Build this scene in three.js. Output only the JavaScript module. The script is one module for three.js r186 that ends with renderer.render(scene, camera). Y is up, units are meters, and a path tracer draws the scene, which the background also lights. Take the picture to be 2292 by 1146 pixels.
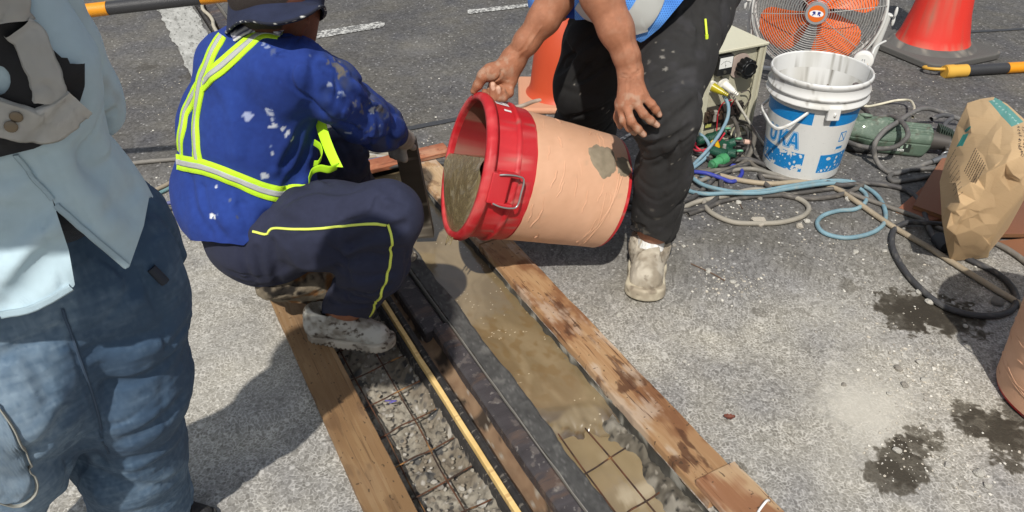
import * as THREE from 'three';
import { mergeGeometries } from 'three/addons/utils/BufferGeometryUtils.js';
import { RoundedBoxGeometry } from 'three/addons/geometries/RoundedBoxGeometry.js';
import { ConvexGeometry } from 'three/addons/geometries/ConvexGeometry.js';

// ---------------------------------------------------------------- camera, sky, sun, exposure
const scene = new THREE.Scene();
const FOC = 1720, EYE = 1.25, PITCH = 34.75 * Math.PI / 180, CP = Math.cos(PITCH), SP = Math.sin(PITCH);
const camera = new THREE.PerspectiveCamera(2 * Math.atan(573 / FOC) * 180 / Math.PI, 2, 0.05, 400);
camera.position.set(0, EYE, 0);
camera.rotation.x = -PITCH;
const renderer = new THREE.WebGLRenderer({ antialias: true });
renderer.toneMapping = THREE.LinearToneMapping;
renderer.toneMappingExposure = 1.28;
renderer.shadowMap.enabled = true;
renderer.setSize(1024, 512);

const SKY_L = 0.24;                          // brightness of the sky
const SUN_AZ = 9 * Math.PI / 180, SUN_ALT = 51 * Math.PI / 180;          // shadows run away from the camera and a little to the right
const sunDir = new THREE.Vector3(-Math.sin(SUN_AZ) * Math.cos(SUN_ALT), Math.sin(SUN_ALT), Math.cos(SUN_AZ) * Math.cos(SUN_ALT));
{                                             // hazy bright noon sky, paler towards the horizon and round the sun
  const w = 256, h = 128, d = new Float32Array(w * h * 4), dir = new THREE.Vector3();
  for (let y = 0, i = 0; y < h; y++) for (let x = 0; x < w; x++, i += 4) {
    const el = ((y + 0.5) / h - 0.5) * Math.PI, az = ((x + 0.5) / w - 0.5) * 2 * Math.PI; dir.set(Math.cos(el) * Math.cos(az), Math.sin(el), Math.cos(el) * Math.sin(az));
    const up = Math.max(0, Math.sin(el)), a = Math.acos(Math.min(1, Math.max(-1, dir.dot(sunDir)))), glow = 0.5 * Math.exp(-a * a * 5) + 0.12 * Math.exp(-a * a * 0.9), k = Math.pow(1 - up, 2.2);
    d[i] = SKY_L * (0.76 + 0.44 * k) + glow; d[i + 1] = SKY_L * (0.93 + 0.29 * k) + glow * 0.97; d[i + 2] = SKY_L * (1.24 - 0.04 * k) + glow * 0.9; d[i + 3] = 1;
  }
  const t = new THREE.DataTexture(d, w, h, THREE.RGBAFormat, THREE.FloatType); t.mapping = THREE.EquirectangularReflectionMapping; t.magFilter = THREE.LinearFilter; t.needsUpdate = true; t.name = 'sky';
  scene.background = t; scene.environment = t;
}
const sun = new THREE.DirectionalLight(new THREE.Color(1, 0.955, 0.88), 3.4);
sun.target.position.set(0, 0, -2); sun.position.copy(sunDir).multiplyScalar(12).add(sun.target.position);
sun.castShadow = true; sun.shadow.radius = 1.6; sun.shadow.mapSize.set(2048, 2048);
Object.assign(sun.shadow.camera, { left: -4, right: 4, top: 4, bottom: -4, near: 1, far: 30 });
scene.add(sun, sun.target);

// ---------------------------------------------------------------- measuring helpers
const V = (x, y, z) => new THREE.Vector3(x, y, z);
const lerp = (a, b, t) => a + (b - a) * t, clamp = (x, a = 0, b = 1) => Math.min(b, Math.max(a, x));
const sstep = (a, b, x) => { const t = clamp((x - a) / (b - a)); return t * t * (3 - 2 * t); };
// a point of the place seen at a spot of the photograph, at a depth along the view (PD) or at a height over the road (PH)
const PD = (px, py, d) => { const x = (px - 1146) / FOC, y = (573 - py) / FOC; return V(x * d, EYE + (y * CP - SP) * d, -(CP + y * SP) * d); };
const PH = (px, py, h = 0) => { const y = (573 - py) / FOC; return PD(px, py, (h - EYE) / (y * CP - SP)); };
// joint frame: u across the expansion joint, v along it
const JA = 28 * Math.PI / 180, JC = Math.cos(JA), JS = Math.sin(JA);
const J = (u, v, h = 0) => V(u * JC - v * JS, h, -(u * JS + v * JC));
const UV = (p) => [p.x * JC - p.z * JS, -p.x * JS - p.z * JC];
const UVP = (px, py, h = 0) => UV(PH(px, py, h));

let seed = 7;
const rnd = () => { seed = (seed * 1664525 + 1013904223) >>> 0; return seed / 4294967296; };
const rr = (a, b) => a + (b - a) * rnd();
const h2 = (x, y) => { let h = (Math.imul(x, 0x27d4eb2d) + Math.imul(y, 0x165667b1) + 0x5bd1e995) | 0; h = Math.imul(h ^ (h >>> 15), 0x85ebca6b); h = Math.imul(h ^ (h >>> 13), 0xc2b2ae35); return ((h ^ (h >>> 16)) >>> 0) / 4294967296; };
const h3 = (x, y, z) => { let h = (Math.imul(x, 0x27d4eb2d) + Math.imul(y, 0x165667b1) + Math.imul(z, 0x9e3779b1)) | 0; h = Math.imul(h ^ (h >>> 15), 0x85ebca6b); h = Math.imul(h ^ (h >>> 13), 0xc2b2ae35); return ((h ^ (h >>> 16)) >>> 0) / 4294967296; };
function n2(x, y) {
  const xi = Math.floor(x), yi = Math.floor(y); let fx = x - xi, fy = y - yi; fx = fx * fx * (3 - 2 * fx); fy = fy * fy * (3 - 2 * fy);
  const a = h2(xi, yi), b = h2(xi + 1, yi), c = h2(xi, yi + 1), d = h2(xi + 1, yi + 1);
  return a + (b - a) * fx + (c - a) * fy + (a - b - c + d) * fx * fy;
}
function n3(x, y, z) {
  const xi = Math.floor(x), yi = Math.floor(y), zi = Math.floor(z); let fx = x - xi, fy = y - yi, fz = z - zi;
  fx = fx * fx * (3 - 2 * fx); fy = fy * fy * (3 - 2 * fy); fz = fz * fz * (3 - 2 * fz);
  const q = (k) => { const a = h3(xi, yi, zi + k), b = h3(xi + 1, yi, zi + k), c = h3(xi, yi + 1, zi + k), d = h3(xi + 1, yi + 1, zi + k); return a + (b - a) * fx + (c - a) * fy + (a - b - c + d) * fx * fy; };
  const u = q(0); return u + (q(1) - u) * fz;
}
const fbm2 = (x, y, o = 4) => { let s = 0, a = 0.5, t = 0; for (let i = 0; i < o; i++) { s += a * n2(x, y); t += a; a *= 0.5; x = x * 2.03 + 17.1; y = y * 2.03 + 5.7; } return s / t; };
const fbm3 = (x, y, z, o = 3) => { let s = 0, a = 0.5, t = 0; for (let i = 0; i < o; i++) { s += a * n3(x, y, z); t += a; a *= 0.5; x = x * 2.03 + 17.1; y = y * 2.03 + 5.7; z = z * 2.03 + 9.2; } return s / t; };
const W = { e: 0, id: 0, f1: 0 };
function worley(x, y) {                       // W.e: distance to the border of the cell, W.id: its random number
  const xi = Math.floor(x), yi = Math.floor(y); let d1 = 9, d2 = 9, id = 0;
  for (let j = -1; j <= 1; j++) for (let i = -1; i <= 1; i++) {
    const a = h2(xi + i, yi + j), b = h2(xi + i + 91, yi + j - 57), dx = xi + i + a - x, dy = yi + j + b - y, d = dx * dx + dy * dy;
    if (d < d1) { d2 = d1; d1 = d; id = a * 7.31 + b; } else if (d < d2) d2 = d;
  }
  W.f1 = Math.sqrt(d1); W.e = Math.sqrt(d2) - W.f1; W.id = id - Math.floor(id); return W;
}
const s2l = (c) => { c /= 255; return c <= 0.04045 ? c / 12.92 : Math.pow((c + 0.055) / 1.055, 2.4); };
const mixc = (a, b, t) => [a[0] + (b[0] - a[0]) * t, a[1] + (b[1] - a[1]) * t, a[2] + (b[2] - a[2]) * t];

// ---------------------------------------------------------------- textures and materials
function tex(w, h, fn, o = {}) {              // fn(u, v) -> [r, g, b] 0..255 (colours as sRGB)
  const d = new Uint8Array(w * h * 4);
  for (let y = 0, i = 0; y < h; y++) for (let x = 0; x < w; x++, i += 4) { const c = fn((x + 0.5) / w, (y + 0.5) / h); d[i] = clamp(c[0], 0, 255); d[i + 1] = clamp(c[1], 0, 255); d[i + 2] = clamp(c[2], 0, 255); d[i + 3] = 255; }
  const t = new THREE.DataTexture(d, w, h); t.magFilter = THREE.LinearFilter; t.minFilter = THREE.LinearMipmapLinearFilter; t.generateMipmaps = true;
  t.wrapS = t.wrapT = o.clamp ? THREE.ClampToEdgeWrapping : THREE.RepeatWrapping; if (!o.data) t.colorSpace = THREE.SRGBColorSpace; t.needsUpdate = true; return t;
}
function canvasTex(w, h, draw, o = {}) {
  const c = document.createElement('canvas'); c.width = w; c.height = h; draw(c.getContext('2d'), w, h);
  const t = new THREE.CanvasTexture(c); t.colorSpace = THREE.SRGBColorSpace; t.wrapS = t.wrapT = o.clamp ? THREE.ClampToEdgeWrapping : THREE.RepeatWrapping; return t;
}
const col = (c) => Array.isArray(c) ? new THREE.Color().setRGB(s2l(c[0]), s2l(c[1]), s2l(c[2])) : new THREE.Color(c);
const mat = (c, roughness = 0.8, o = {}) => new THREE.MeshStandardMaterial({ color: col(c), roughness, metalness: 0, ...o });
const phys = (c, roughness = 0.8, o = {}) => new THREE.MeshPhysicalMaterial({ color: col(c), roughness, metalness: 0, ...o });
// tiling bumps with uv in metres
const tile = (t, s) => { t = t.clone(); t.repeat.set(1 / s, 1 / s); t.needsUpdate = true; return t; };
const grainT = tex(256, 256, (u, v) => { const g = 255 * (0.5 * h2(u * 256 | 0, v * 256 | 0) + 0.5 * h2((u * 128) | 0, (v * 128 + 999) | 0)); return [g, g, g]; }, { data: true });
const weaveT = tex(256, 256, (u, v) => { const a = Math.sin(u * Math.PI * 2 * 64), b = Math.sin(v * Math.PI * 2 * 64); const g = 128 + 60 * a * b + 66 * (h2(u * 256 | 0, v * 256 | 0) - 0.5); return [g, g, g]; }, { data: true });
const vmat = (roughness = 0.85, o = {}) => mat([255, 255, 255], roughness, { vertexColors: true, ...o });   // colour from the vertices
const cloth = (o = {}) => vmat(0.92, { bumpMap: tile(weaveT, 0.07), bumpScale: 0.0007, ...o });
const rough = (s = 0.04, b = 0.001) => ({ bumpMap: tile(grainT, s), bumpScale: b });

// ---------------------------------------------------------------- naming helpers
const taken = new Map();
const numbered = (n) => { const k = taken.get(n) ?? 0; taken.set(n, k + 1); return k ? n + '_' + String(k).padStart(3, '0') : n; };
const tag = (o, label, category, group) => { o.userData.label = label; o.userData.category = category; if (group) o.userData.group = group; return o; };
function thing(name, label, category, at = V(0, 0, 0), group) { const o = new THREE.Group(); o.name = numbered(name); o.position.copy(at); scene.add(o); return tag(o, label, category, group); }
const shadows = (m) => { m.castShadow = m.receiveShadow = true; return m; };
const rootOf = (o) => { while (o.parent && o.parent !== scene) o = o.parent; return o; };
function part(name, geo, m, parent, label) {   // geometry in the thing's own axes
  const o = shadows(new THREE.Mesh(Array.isArray(geo) ? merge(geo) : geo, m)); o.name = name; parent.add(o); if (label) o.userData.label = label; return o;
}
function partW(name, geo, m, parent, label) {  // geometry in world axes
  geo = Array.isArray(geo) ? merge(geo) : geo; const r = rootOf(parent).position; geo.translate(-r.x, -r.y, -r.z); return part(name, geo, m, parent, label);
}
function solo(name, geo, m, label, category, group) {       // a thing that is one mesh, its geometry in world axes
  geo = Array.isArray(geo) ? merge(geo) : geo; geo.computeBoundingBox(); const c = geo.boundingBox.getCenter(V()); c.y = geo.boundingBox.min.y; geo.translate(-c.x, -c.y, -c.z);
  const o = shadows(new THREE.Mesh(geo, m)); o.name = numbered(name); o.position.copy(c); scene.add(o); return tag(o, label, category, group);
}
function struct(name, geo, m, parent = scene) { const o = shadows(new THREE.Mesh(Array.isArray(geo) ? merge(geo) : geo, m)); o.name = parent === scene ? numbered(name) : name; parent.add(o); if (parent === scene) o.userData.kind = 'structure'; return o; }
function merge(list) {
  const keep = list.some((g) => g.attributes.color);
  return mergeGeometries(list.map((g) => {
    g = g.index ? g.toNonIndexed() : g; if (!g.attributes.normal) g.computeVertexNormals();
    if (!g.attributes.uv) g.setAttribute('uv', new THREE.BufferAttribute(new Float32Array(g.attributes.position.count * 2), 2));
    if (keep && !g.attributes.color) g.setAttribute('color', new THREE.BufferAttribute(new Float32Array(g.attributes.position.count * 3).fill(1), 3));
    for (const k of Object.keys(g.attributes)) if (!['position', 'normal', 'uv', 'color'].includes(k)) g.deleteAttribute(k);
    return g;
  }));
}
const mv = (g, x, y, z) => g.translate(x, y, z);
const rbox = (w, h, d, r = 0.004, s = 2) => new RoundedBoxGeometry(w, h, d, s, Math.min(r, w / 2.01, h / 2.01, d / 2.01));
const cyl = (r0, r1, h, s = 20) => new THREE.CylinderGeometry(r0, r1, h, s);
function rod(a, b, r, s = 8, r2 = r) { const d = b.clone().sub(a), g = new THREE.CylinderGeometry(r2, r, d.length(), s); g.applyQuaternion(new THREE.Quaternion().setFromUnitVectors(V(0, 1, 0), d.normalize())); return mv(g, ...a.clone().add(b).multiplyScalar(0.5).toArray()); }
const tube = (pts, r, n = 0, s = 8, closed = false) => new THREE.TubeGeometry(new THREE.CatmullRomCurve3(pts, closed, 'centripetal'), n || pts.length * 8, r, s, closed);
function basisM(x, y, z, p) { return new THREE.Matrix4().makeBasis(x, y, z).setPosition(p); }
function paint(g, f) { const p = g.attributes.position, n = g.attributes.normal, c = new Float32Array(p.count * 3); for (let i = 0; i < p.count; i++) { const k = f(p.getX(i), p.getY(i), p.getZ(i), n ? n.getX(i) : 0, n ? n.getY(i) : 1, n ? n.getZ(i) : 0); c[i * 3] = s2l(clamp(k[0], 0, 255)); c[i * 3 + 1] = s2l(clamp(k[1], 0, 255)); c[i * 3 + 2] = s2l(clamp(k[2], 0, 255)); } g.setAttribute('color', new THREE.BufferAttribute(c, 3)); return g; }
// a grid of points pos(s, t) -> Vector3, s and t in 0..1; uv in metres if uvs is given
function sheet(ns, nt, pos, uvf) {
  const p = new Float32Array((ns + 1) * (nt + 1) * 3), uv = new Float32Array((ns + 1) * (nt + 1) * 2), ix = [];
  for (let j = 0, k = 0; j <= nt; j++) for (let i = 0; i <= ns; i++, k++) { const q = pos(i / ns, j / nt); p.set([q.x, q.y, q.z], k * 3); const t = uvf ? uvf(i / ns, j / nt, q) : [i / ns, j / nt]; uv.set(t, k * 2); }
  for (let j = 0; j < nt; j++) for (let i = 0; i < ns; i++) { const a = j * (ns + 1) + i, b = a + 1, c = a + ns + 1, d = c + 1; ix.push(a, b, d, a, d, c); }
  const g = new THREE.BufferGeometry(); g.setAttribute('position', new THREE.BufferAttribute(p, 3)); g.setAttribute('uv', new THREE.BufferAttribute(uv, 2)); g.setIndex(ix); g.computeVertexNormals(); return g;
}
// the same with a second face behind it and a closed edge
function slab(ns, nt, pos, th, uvf) {
  const g = sheet(ns, nt, pos, uvf), p = g.attributes.position, n = g.attributes.normal, N = p.count, P2 = new Float32Array(N * 6), u = g.attributes.uv, U2 = new Float32Array(N * 4), ix = [...g.index.array];
  for (let i = 0; i < N; i++) { P2.set([p.getX(i), p.getY(i), p.getZ(i)], i * 3); P2.set([p.getX(i) - n.getX(i) * th, p.getY(i) - n.getY(i) * th, p.getZ(i) - n.getZ(i) * th], (N + i) * 3); U2.set([u.getX(i), u.getY(i)], i * 2); U2.set([u.getX(i), u.getY(i)], (N + i) * 2); }
  for (let k = 0, M = g.index.count; k < M; k += 3) { const a = g.index.getX(k), b = g.index.getX(k + 1), c = g.index.getX(k + 2); ix.push(N + a, N + c, N + b); }
  const edge = (a, b) => ix.push(a, N + b, b, a, N + a, N + b), w = ns + 1;
  for (let i = 0; i < ns; i++) { edge(i, i + 1); edge(nt * w + i + 1, nt * w + i); }
  for (let j = 0; j < nt; j++) { edge((j + 1) * w, j * w); edge(j * w + ns, (j + 1) * w + ns); }
  const o = new THREE.BufferGeometry(); o.setAttribute('position', new THREE.BufferAttribute(P2, 3)); o.setAttribute('uv', new THREE.BufferAttribute(U2, 2)); o.setIndex(ix); o.computeVertexNormals(); return o;
}
// rows of control points (Vector3) smoothed into a surface
function net(rows) { const cr = rows.map((r) => new THREE.CatmullRomCurve3(r, false, 'centripetal')); return (s, t) => { const c = new THREE.CatmullRomCurve3(cr.map((k) => k.getPoint(s)), false, 'centripetal'); return c.getPoint(t); }; }

// ---------------------------------------------------------------- solid modelling by distance fields
function bones(list, k = 0.05) {              // list of [a, b, ra, rb, k?]; returns the blended field
  const n = list.length, A = new Float64Array(n * 10);
  list.forEach(([a, b, ra, rb, kk], i) => A.set([a.x, a.y, a.z, b.x - a.x, b.y - a.y, b.z - a.z, ra, rb - ra, Math.max(1e-9, a.distanceToSquared(b)), kk ?? k], i * 10));
  return (x, y, z) => {
    let d = 1e3;
    for (let i = 0, o = 0; i < n; i++, o += 10) {
      const px = x - A[o], py = y - A[o + 1], pz = z - A[o + 2], bx = A[o + 3], by = A[o + 4], bz = A[o + 5];
      let t = (px * bx + py * by + pz * bz) / A[o + 8]; t = t < 0 ? 0 : t > 1 ? 1 : t;
      const qx = px - bx * t, qy = py - by * t, qz = pz - bz * t, e = Math.sqrt(qx * qx + qy * qy + qz * qz) - A[o + 6] - A[o + 7] * t, k = A[o + 9];
      const h = k - Math.abs(d - e); d = Math.min(d, e); if (h > 0) d -= h * h / (4 * k);
    }
    return d;
  };
}
// thin creases drawn out along a direction (0 flat .. 1 in the crease)
function pleat(x, y, z, ax, ay, az, f, w = 0.2) { const t = 0.78 * (x * ax + y * ay + z * az); x -= t * ax; y -= t * ay; z -= t * az; const r = Math.abs(fbm3(x * f + 11, y * f + 3, z * f + 7, 2) - 0.5) * 2, m = sstep(0.38, 0.62, fbm3(x * f * 0.6 + 31, y * f * 0.6, z * f * 0.6, 2)); return (1 - sstep(0, w, r)) * m; }
const smin = (a, b, k) => { const h = k - Math.abs(a - b); return h > 0 ? Math.min(a, b) - h * h / (4 * k) : Math.min(a, b); };
const smax = (a, b, k) => -smin(-a, -b, k);
const grad = (f, p, e = 0.003) => V(f(p.x + e, p.y, p.z) - f(p.x - e, p.y, p.z), f(p.x, p.y + e, p.z) - f(p.x, p.y - e, p.z), f(p.x, p.y, p.z + e) - f(p.x, p.y, p.z - e)).normalize();
const snap = (f, p, n = 4) => { p = p.clone(); for (let i = 0; i < n; i++) p.addScaledVector(grad(f, p), -f(p.x, p.y, p.z)); return p; };
function onto(f, px, py) {                    // where the sight line of a spot of the photograph meets a field
  const dir = PD(px, py, 1).sub(V(0, EYE, 0)); let d = 0.35, best = 9, bd = 1;
  for (let i = 0; i < 160; i++) { const p = V(0, EYE, 0).addScaledVector(dir, d), e = f(p.x, p.y, p.z); if (e < best) { best = e; bd = d; } if (e < 0.0004) break; d += Math.max(0.0008, e * 0.7); if (d > 6) break; }
  return snap(f, V(0, EYE, 0).addScaledVector(dir, bd));
}
function polyDist(pts) {                      // distance to a polyline
  const n = pts.length - 1; let lo = pts[0].clone(), hi = pts[0].clone(); pts.forEach((p) => { lo.min(p); hi.max(p); });
  return (x, y, z, lim) => {
    if (x < lo.x - lim || x > hi.x + lim || y < lo.y - lim || y > hi.y + lim || z < lo.z - lim || z > hi.z + lim) return 9;
    let m = 9;
    for (let i = 0; i < n; i++) { const a = pts[i], b = pts[i + 1], bx = b.x - a.x, by = b.y - a.y, bz = b.z - a.z; let t = ((x - a.x) * bx + (y - a.y) * by + (z - a.z) * bz) / (bx * bx + by * by + bz * bz + 1e-12); t = t < 0 ? 0 : t > 1 ? 1 : t; const d = (x - a.x - bx * t) ** 2 + (y - a.y - by * t) ** 2 + (z - a.z - bz * t) ** 2; if (d < m) m = d; }
    return Math.sqrt(m);
  };
}
// folds of cloth: [pixel points, depth in metres (minus: a ridge), width]
function folded(f, list) {
  const L = list.map(([pts, a, w]) => { const c = []; for (let i = 0; i < pts.length; i++) c.push(onto(f, pts[i][0], pts[i][1])); const cv = c.length > 2 ? new THREE.CatmullRomCurve3(c).getPoints(c.length * 4) : c; return [polyDist(cv), a, w, list.sharp]; });
  return (x, y, z) => { let d = f(x, y, z); if (d > 0.05 || d < -0.05) return d; for (const [pd, a, w, sh] of L) { const e = pd(x, y, z, w * 2.4); if (e < w * 2.4) d += sh ? a * Math.max(0, 1 - e / (w * 1.5)) : a * Math.exp(-(e * e) / (w * w)); } return d; };
}
function mesher(f, lo, hi, cell, color, o = {}) {
  const nx = Math.ceil((hi.x - lo.x) / cell) + 1, ny = Math.ceil((hi.y - lo.y) / cell) + 1, nz = Math.ceil((hi.z - lo.z) / cell) + 1, B = 8, D = new Float32Array(nx * ny * nz), at = (i, j, k) => (k * ny + j) * nx + i;
  for (let k0 = 0; k0 < nz; k0 += B) for (let j0 = 0; j0 < ny; j0 += B) for (let i0 = 0; i0 < nx; i0 += B) {
    const m = f(lo.x + (i0 + B / 2) * cell, lo.y + (j0 + B / 2) * cell, lo.z + (k0 + B / 2) * cell), far = Math.abs(m) > (o.lip ?? 1.25) * 0.87 * B * cell + (o.slack ?? 0.012);
    for (let k = k0; k < Math.min(k0 + B, nz); k++) for (let j = j0; j < Math.min(j0 + B, ny); j++) for (let i = i0; i < Math.min(i0 + B, nx); i++) D[at(i, j, k)] = far ? m : f(lo.x + i * cell, lo.y + j * cell, lo.z + k * cell);
  }
  const idx = new Int32Array(nx * ny * nz).fill(-1), P = [], ix = [], E = [[0, 1], [2, 3], [4, 5], [6, 7], [0, 2], [1, 3], [4, 6], [5, 7], [0, 4], [1, 5], [2, 6], [3, 7]], c = new Float64Array(8);
  for (let k = 0; k < nz - 1; k++) for (let j = 0; j < ny - 1; j++) for (let i = 0; i < nx - 1; i++) {
    let m = 0; for (let q = 0; q < 8; q++) { c[q] = D[at(i + (q & 1), j + ((q >> 1) & 1), k + (q >> 2))]; if (c[q] < 0) m++; }
    if (m === 0 || m === 8) continue;
    let x = 0, y = 0, z = 0, n = 0;
    for (const [a, b] of E) if ((c[a] < 0) !== (c[b] < 0)) { const t = c[a] / (c[a] - c[b]); x += (a & 1) + ((b & 1) - (a & 1)) * t; y += ((a >> 1) & 1) + (((b >> 1) & 1) - ((a >> 1) & 1)) * t; z += (a >> 2) + ((b >> 2) - (a >> 2)) * t; n++; }
    idx[at(i, j, k)] = P.length / 3; P.push(lo.x + (i + x / n) * cell, lo.y + (j + y / n) * cell, lo.z + (k + z / n) * cell);
  }
  const quad = (a, b, cc, d, flip) => { if (a < 0 || b < 0 || cc < 0 || d < 0) return; if (flip) ix.push(a, cc, b, a, d, cc); else ix.push(a, b, cc, a, cc, d); };
  for (let k = 1; k < nz - 1; k++) for (let j = 1; j < ny - 1; j++) for (let i = 1; i < nx - 1; i++) {
    const s = D[at(i, j, k)] < 0;
    if (s !== D[at(i + 1, j, k)] < 0) quad(idx[at(i, j - 1, k - 1)], idx[at(i, j, k - 1)], idx[at(i, j, k)], idx[at(i, j - 1, k)], !s);
    if (s !== D[at(i, j + 1, k)] < 0) quad(idx[at(i - 1, j, k - 1)], idx[at(i - 1, j, k)], idx[at(i, j, k)], idx[at(i, j, k - 1)], !s);
    if (s !== D[at(i, j, k + 1)] < 0) quad(idx[at(i - 1, j - 1, k)], idx[at(i, j - 1, k)], idx[at(i, j, k)], idx[at(i - 1, j, k)], !s);
  }
  const g = new THREE.BufferGeometry(), n = P.length / 3, N = new Float32Array(n * 3), U = new Float32Array(n * 2), e = cell * 0.45;
  for (let i = 0; i < n; i++) {
    const x = P[i * 3], y = P[i * 3 + 1], z = P[i * 3 + 2]; let a = f(x + e, y, z) - f(x - e, y, z), b = f(x, y + e, z) - f(x, y - e, z), d = f(x, y, z + e) - f(x, y, z - e); const l = Math.hypot(a, b, d) || 1;
    N.set([a / l, b / l, d / l], i * 3); U.set([x * 0.9 + z * 0.45, y + z * 0.3], i * 2);
  }
  g.setAttribute('position', new THREE.BufferAttribute(new Float32Array(P), 3)); g.setAttribute('normal', new THREE.BufferAttribute(N, 3)); g.setAttribute('uv', new THREE.BufferAttribute(U, 2)); g.setIndex(ix);
  if (color) paint(g, color);
  return g;
}
const boundsOf = (list, pad = 0.03) => { const lo = V(9, 9, 9), hi = V(-9, -9, -9); for (const [a, b, ra, rb] of list) { const r = Math.max(ra, rb) + pad; for (const p of [a, b]) { lo.min(p.clone().subScalar(r)); hi.max(p.clone().addScalar(r)); } } return [lo, hi]; };
// a strap lying on a field, led along spots of the photograph
function strap(f, pts, w, th, lift = 0, n = 0, colorf, M = 4) {
  const P = pts.map((q) => q.isVector3 ? q.clone() : onto(f, q[0], q[1])), cv = new THREE.CatmullRomCurve3(P, false, 'centripetal'), N = n || Math.max(8, Math.round(cv.getLength() / 0.008));
  const wf = typeof w === 'function' ? w : () => w;
  const ps = [], ns = [], sd = [];
  for (let i = 0; i <= N; i++) { const p = snap(f, cv.getPointAt(i / N), 3); ps.push(p); ns.push(grad(f, p, 0.008)); }
  for (let r = 0; r < 2; r++) for (let i = 1; i < N; i++) ns[i].add(ns[i - 1]).add(ns[i + 1]).normalize();
  for (let i = 0; i <= N; i++) sd.push(V().crossVectors(ns[i], ps[Math.min(N, i + 1)].clone().sub(ps[Math.max(0, i - 1)])).normalize());
  const pos = (s, t) => {
    const i = Math.round(t * N), a = Math.round(s * (M + 2)), k = a === 0 ? 0 : a === M + 2 ? M : a - 1, edge = a === 0 || a === M + 2, o = (k / M - 0.5) * wf(t);
    let p = ps[i].clone().addScaledVector(sd[i], o); const q = snap(f, p, 2); p = p.lerp(q, 0.8);
    return p.addScaledVector(ns[i], edge ? lift - 0.002 : lift + th);
  };
  const g = sheet(M + 2, N, pos, (s, t) => [s * 0.05, t]); if (colorf) paint(g, colorf); return g;
}

// ---------------------------------------------------------------- the road
const GX = (px, py) => { const p = PH(px, py); return [p.x, -p.z]; };
// wet spots and dust on the road: centre and size as seen, strength; they end in a ragged outline
const wet = [[2040, 690, .085, 1], [2110, 712, .075, 1], [2085, 700, .08, 1], [1985, 688, .035, .8], [2025, 1035, .052, 1], [1985, 1070, .045, .9], [2075, 980, .05, .85], [2050, 1000, .04, .9], [2160, 915, .05, .9], [2210, 950, .07, 1], [2262, 985, .075, 1], [2290, 930, .06, .9], [1905, 640, .035, .35], [2040, 588, .05, .3], [2140, 640, .06, .3], [1655, 1050, .02, .5], [1700, 700, .02, .2],
  [700, 640, .03, .4], [380, 480, .06, .25], [1000, 300, .05, .2], [2010, 300, .1, .4], [2160, 330, .1, .35], [330, 150, .07, .35], [440, 170, .05, .4], [760, 140, .12, .2]].map(([x, y, r, a]) => [...GX(x, y), r, a]);
const dusty = [[1940, 880, .1, .75], [1930, 960, .09, .75], [1960, 920, .09, .7], [1870, 1040, .06, .4], [1860, 700, .08, .35], [2060, 860, .07, .35], [560, 820, .14, .35], [450, 620, .16, .35], [1980, 780, .07, .3], [940, 105, .1, .3], [1350, 620, .08, .2], [1550, 560, .06, .2], [1000, 300, .12, .25], [1130, 300, .1, .2]].map(([x, y, r, a]) => [...GX(x, y), r, a]);
const GC = [0, 0, 0, 0];
function road(x, f) {                         // colour and height (0..1) of the worn road at a place, f metres ahead
  const big = fbm2(x * 1.7 + 3, f * 1.7 + 9, 3), mid = fbm2(x * 9 + 1, f * 9, 3), fine = fbm2(x * 60, f * 60, 2);
  // the worn, cement-dusted exposed stone near the joint gives way to plain dark asphalt farther on
  let L = 1 - sstep(1.35, 2.25, f + (big - 0.5) * 0.9 - (x < -0.4 ? 0.25 : 0) + (mid - 0.5) * 0.35);
  L = clamp(L * 0.9 + (mid - 0.5) * 0.35 * L);
  const s = lerp(0.0088, 0.0078, L), wx = x + (fine - 0.5) * 0.010, wf = f + (n2(x * 90, f * 90) - 0.5) * 0.010;
  worley(wx / s, wf / s); const e = W.e, id = W.id, tiny = n2(x * 330, f * 330);
  const cell = lerp(85, 138, L) + (id - 0.5) * lerp(24, 30, L) + (fine - 0.5) * 14 + (tiny - 0.5) * 26;
  const net = sstep(0.12, 0.62, 0.56 - e * 1.25 + (n2(x * 210, f * 210) - 0.5) * 0.45 + (fbm2(x * 33 + 40, f * 33, 2) - 0.5) * 0.3 - lerp(0.24, 0.0, L));
  let r = lerp(cell, lerp(120, 192, L) + (tiny - 0.5) * 24, net * lerp(0.6, 0.9, L)), h = lerp(0.75 - e * 0.4 + id * 0.2, 0.25, net * L);
  worley(x / 0.021 + 7, f / 0.021); if (W.f1 < 0.10 + 0.16 * n2(x * 80, f * 80) * W.id && W.id > 0.84) { r = lerp(r, lerp(120, 196, W.id), 0.55); h += 0.3; }
  r += (big - 0.5) * 26 + (mid - 0.5) * 16; const warm = lerp(2, 7, L) + (mid - 0.5) * 10;
  let g = r - 1.5, b = r - warm - 2; r += warm * 0.3;
  for (const [qx, qf, rad, a] of dusty) { const dx = x - qx, df = f - qf; if (dx * dx + df * df < rad * rad * 6) { const d = Math.hypot(dx, df) / rad + (mid - 0.5) * 1.3 + (fine - 0.5) * 0.7, k = 0.6 * a * sstep(1.9, 0.1, d); r = lerp(r, 192, k); g = lerp(g, 187, k); b = lerp(b, 174, k); h = lerp(h, 0.6, k * 0.6); } }
  for (const [qx, qf, rad, a] of wet) { const dx = x - qx, df = f - qf; if (dx * dx + df * df < rad * rad * 5) { const d = Math.hypot(dx, df) / rad + (mid - 0.5) * 1.5 + (fine - 0.5) * 0.9 + (id - 0.5) * 0.25, k = a * sstep(1.1, 0.78, d); r = lerp(r, 32 + r * 0.31, k); g = lerp(g, 28 + g * 0.31, k); b = lerp(b, 22 + b * 0.30, k); } }
  GC[0] = r; GC[1] = g; GC[2] = b; GC[3] = clamp(h); return GC;
}
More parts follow.
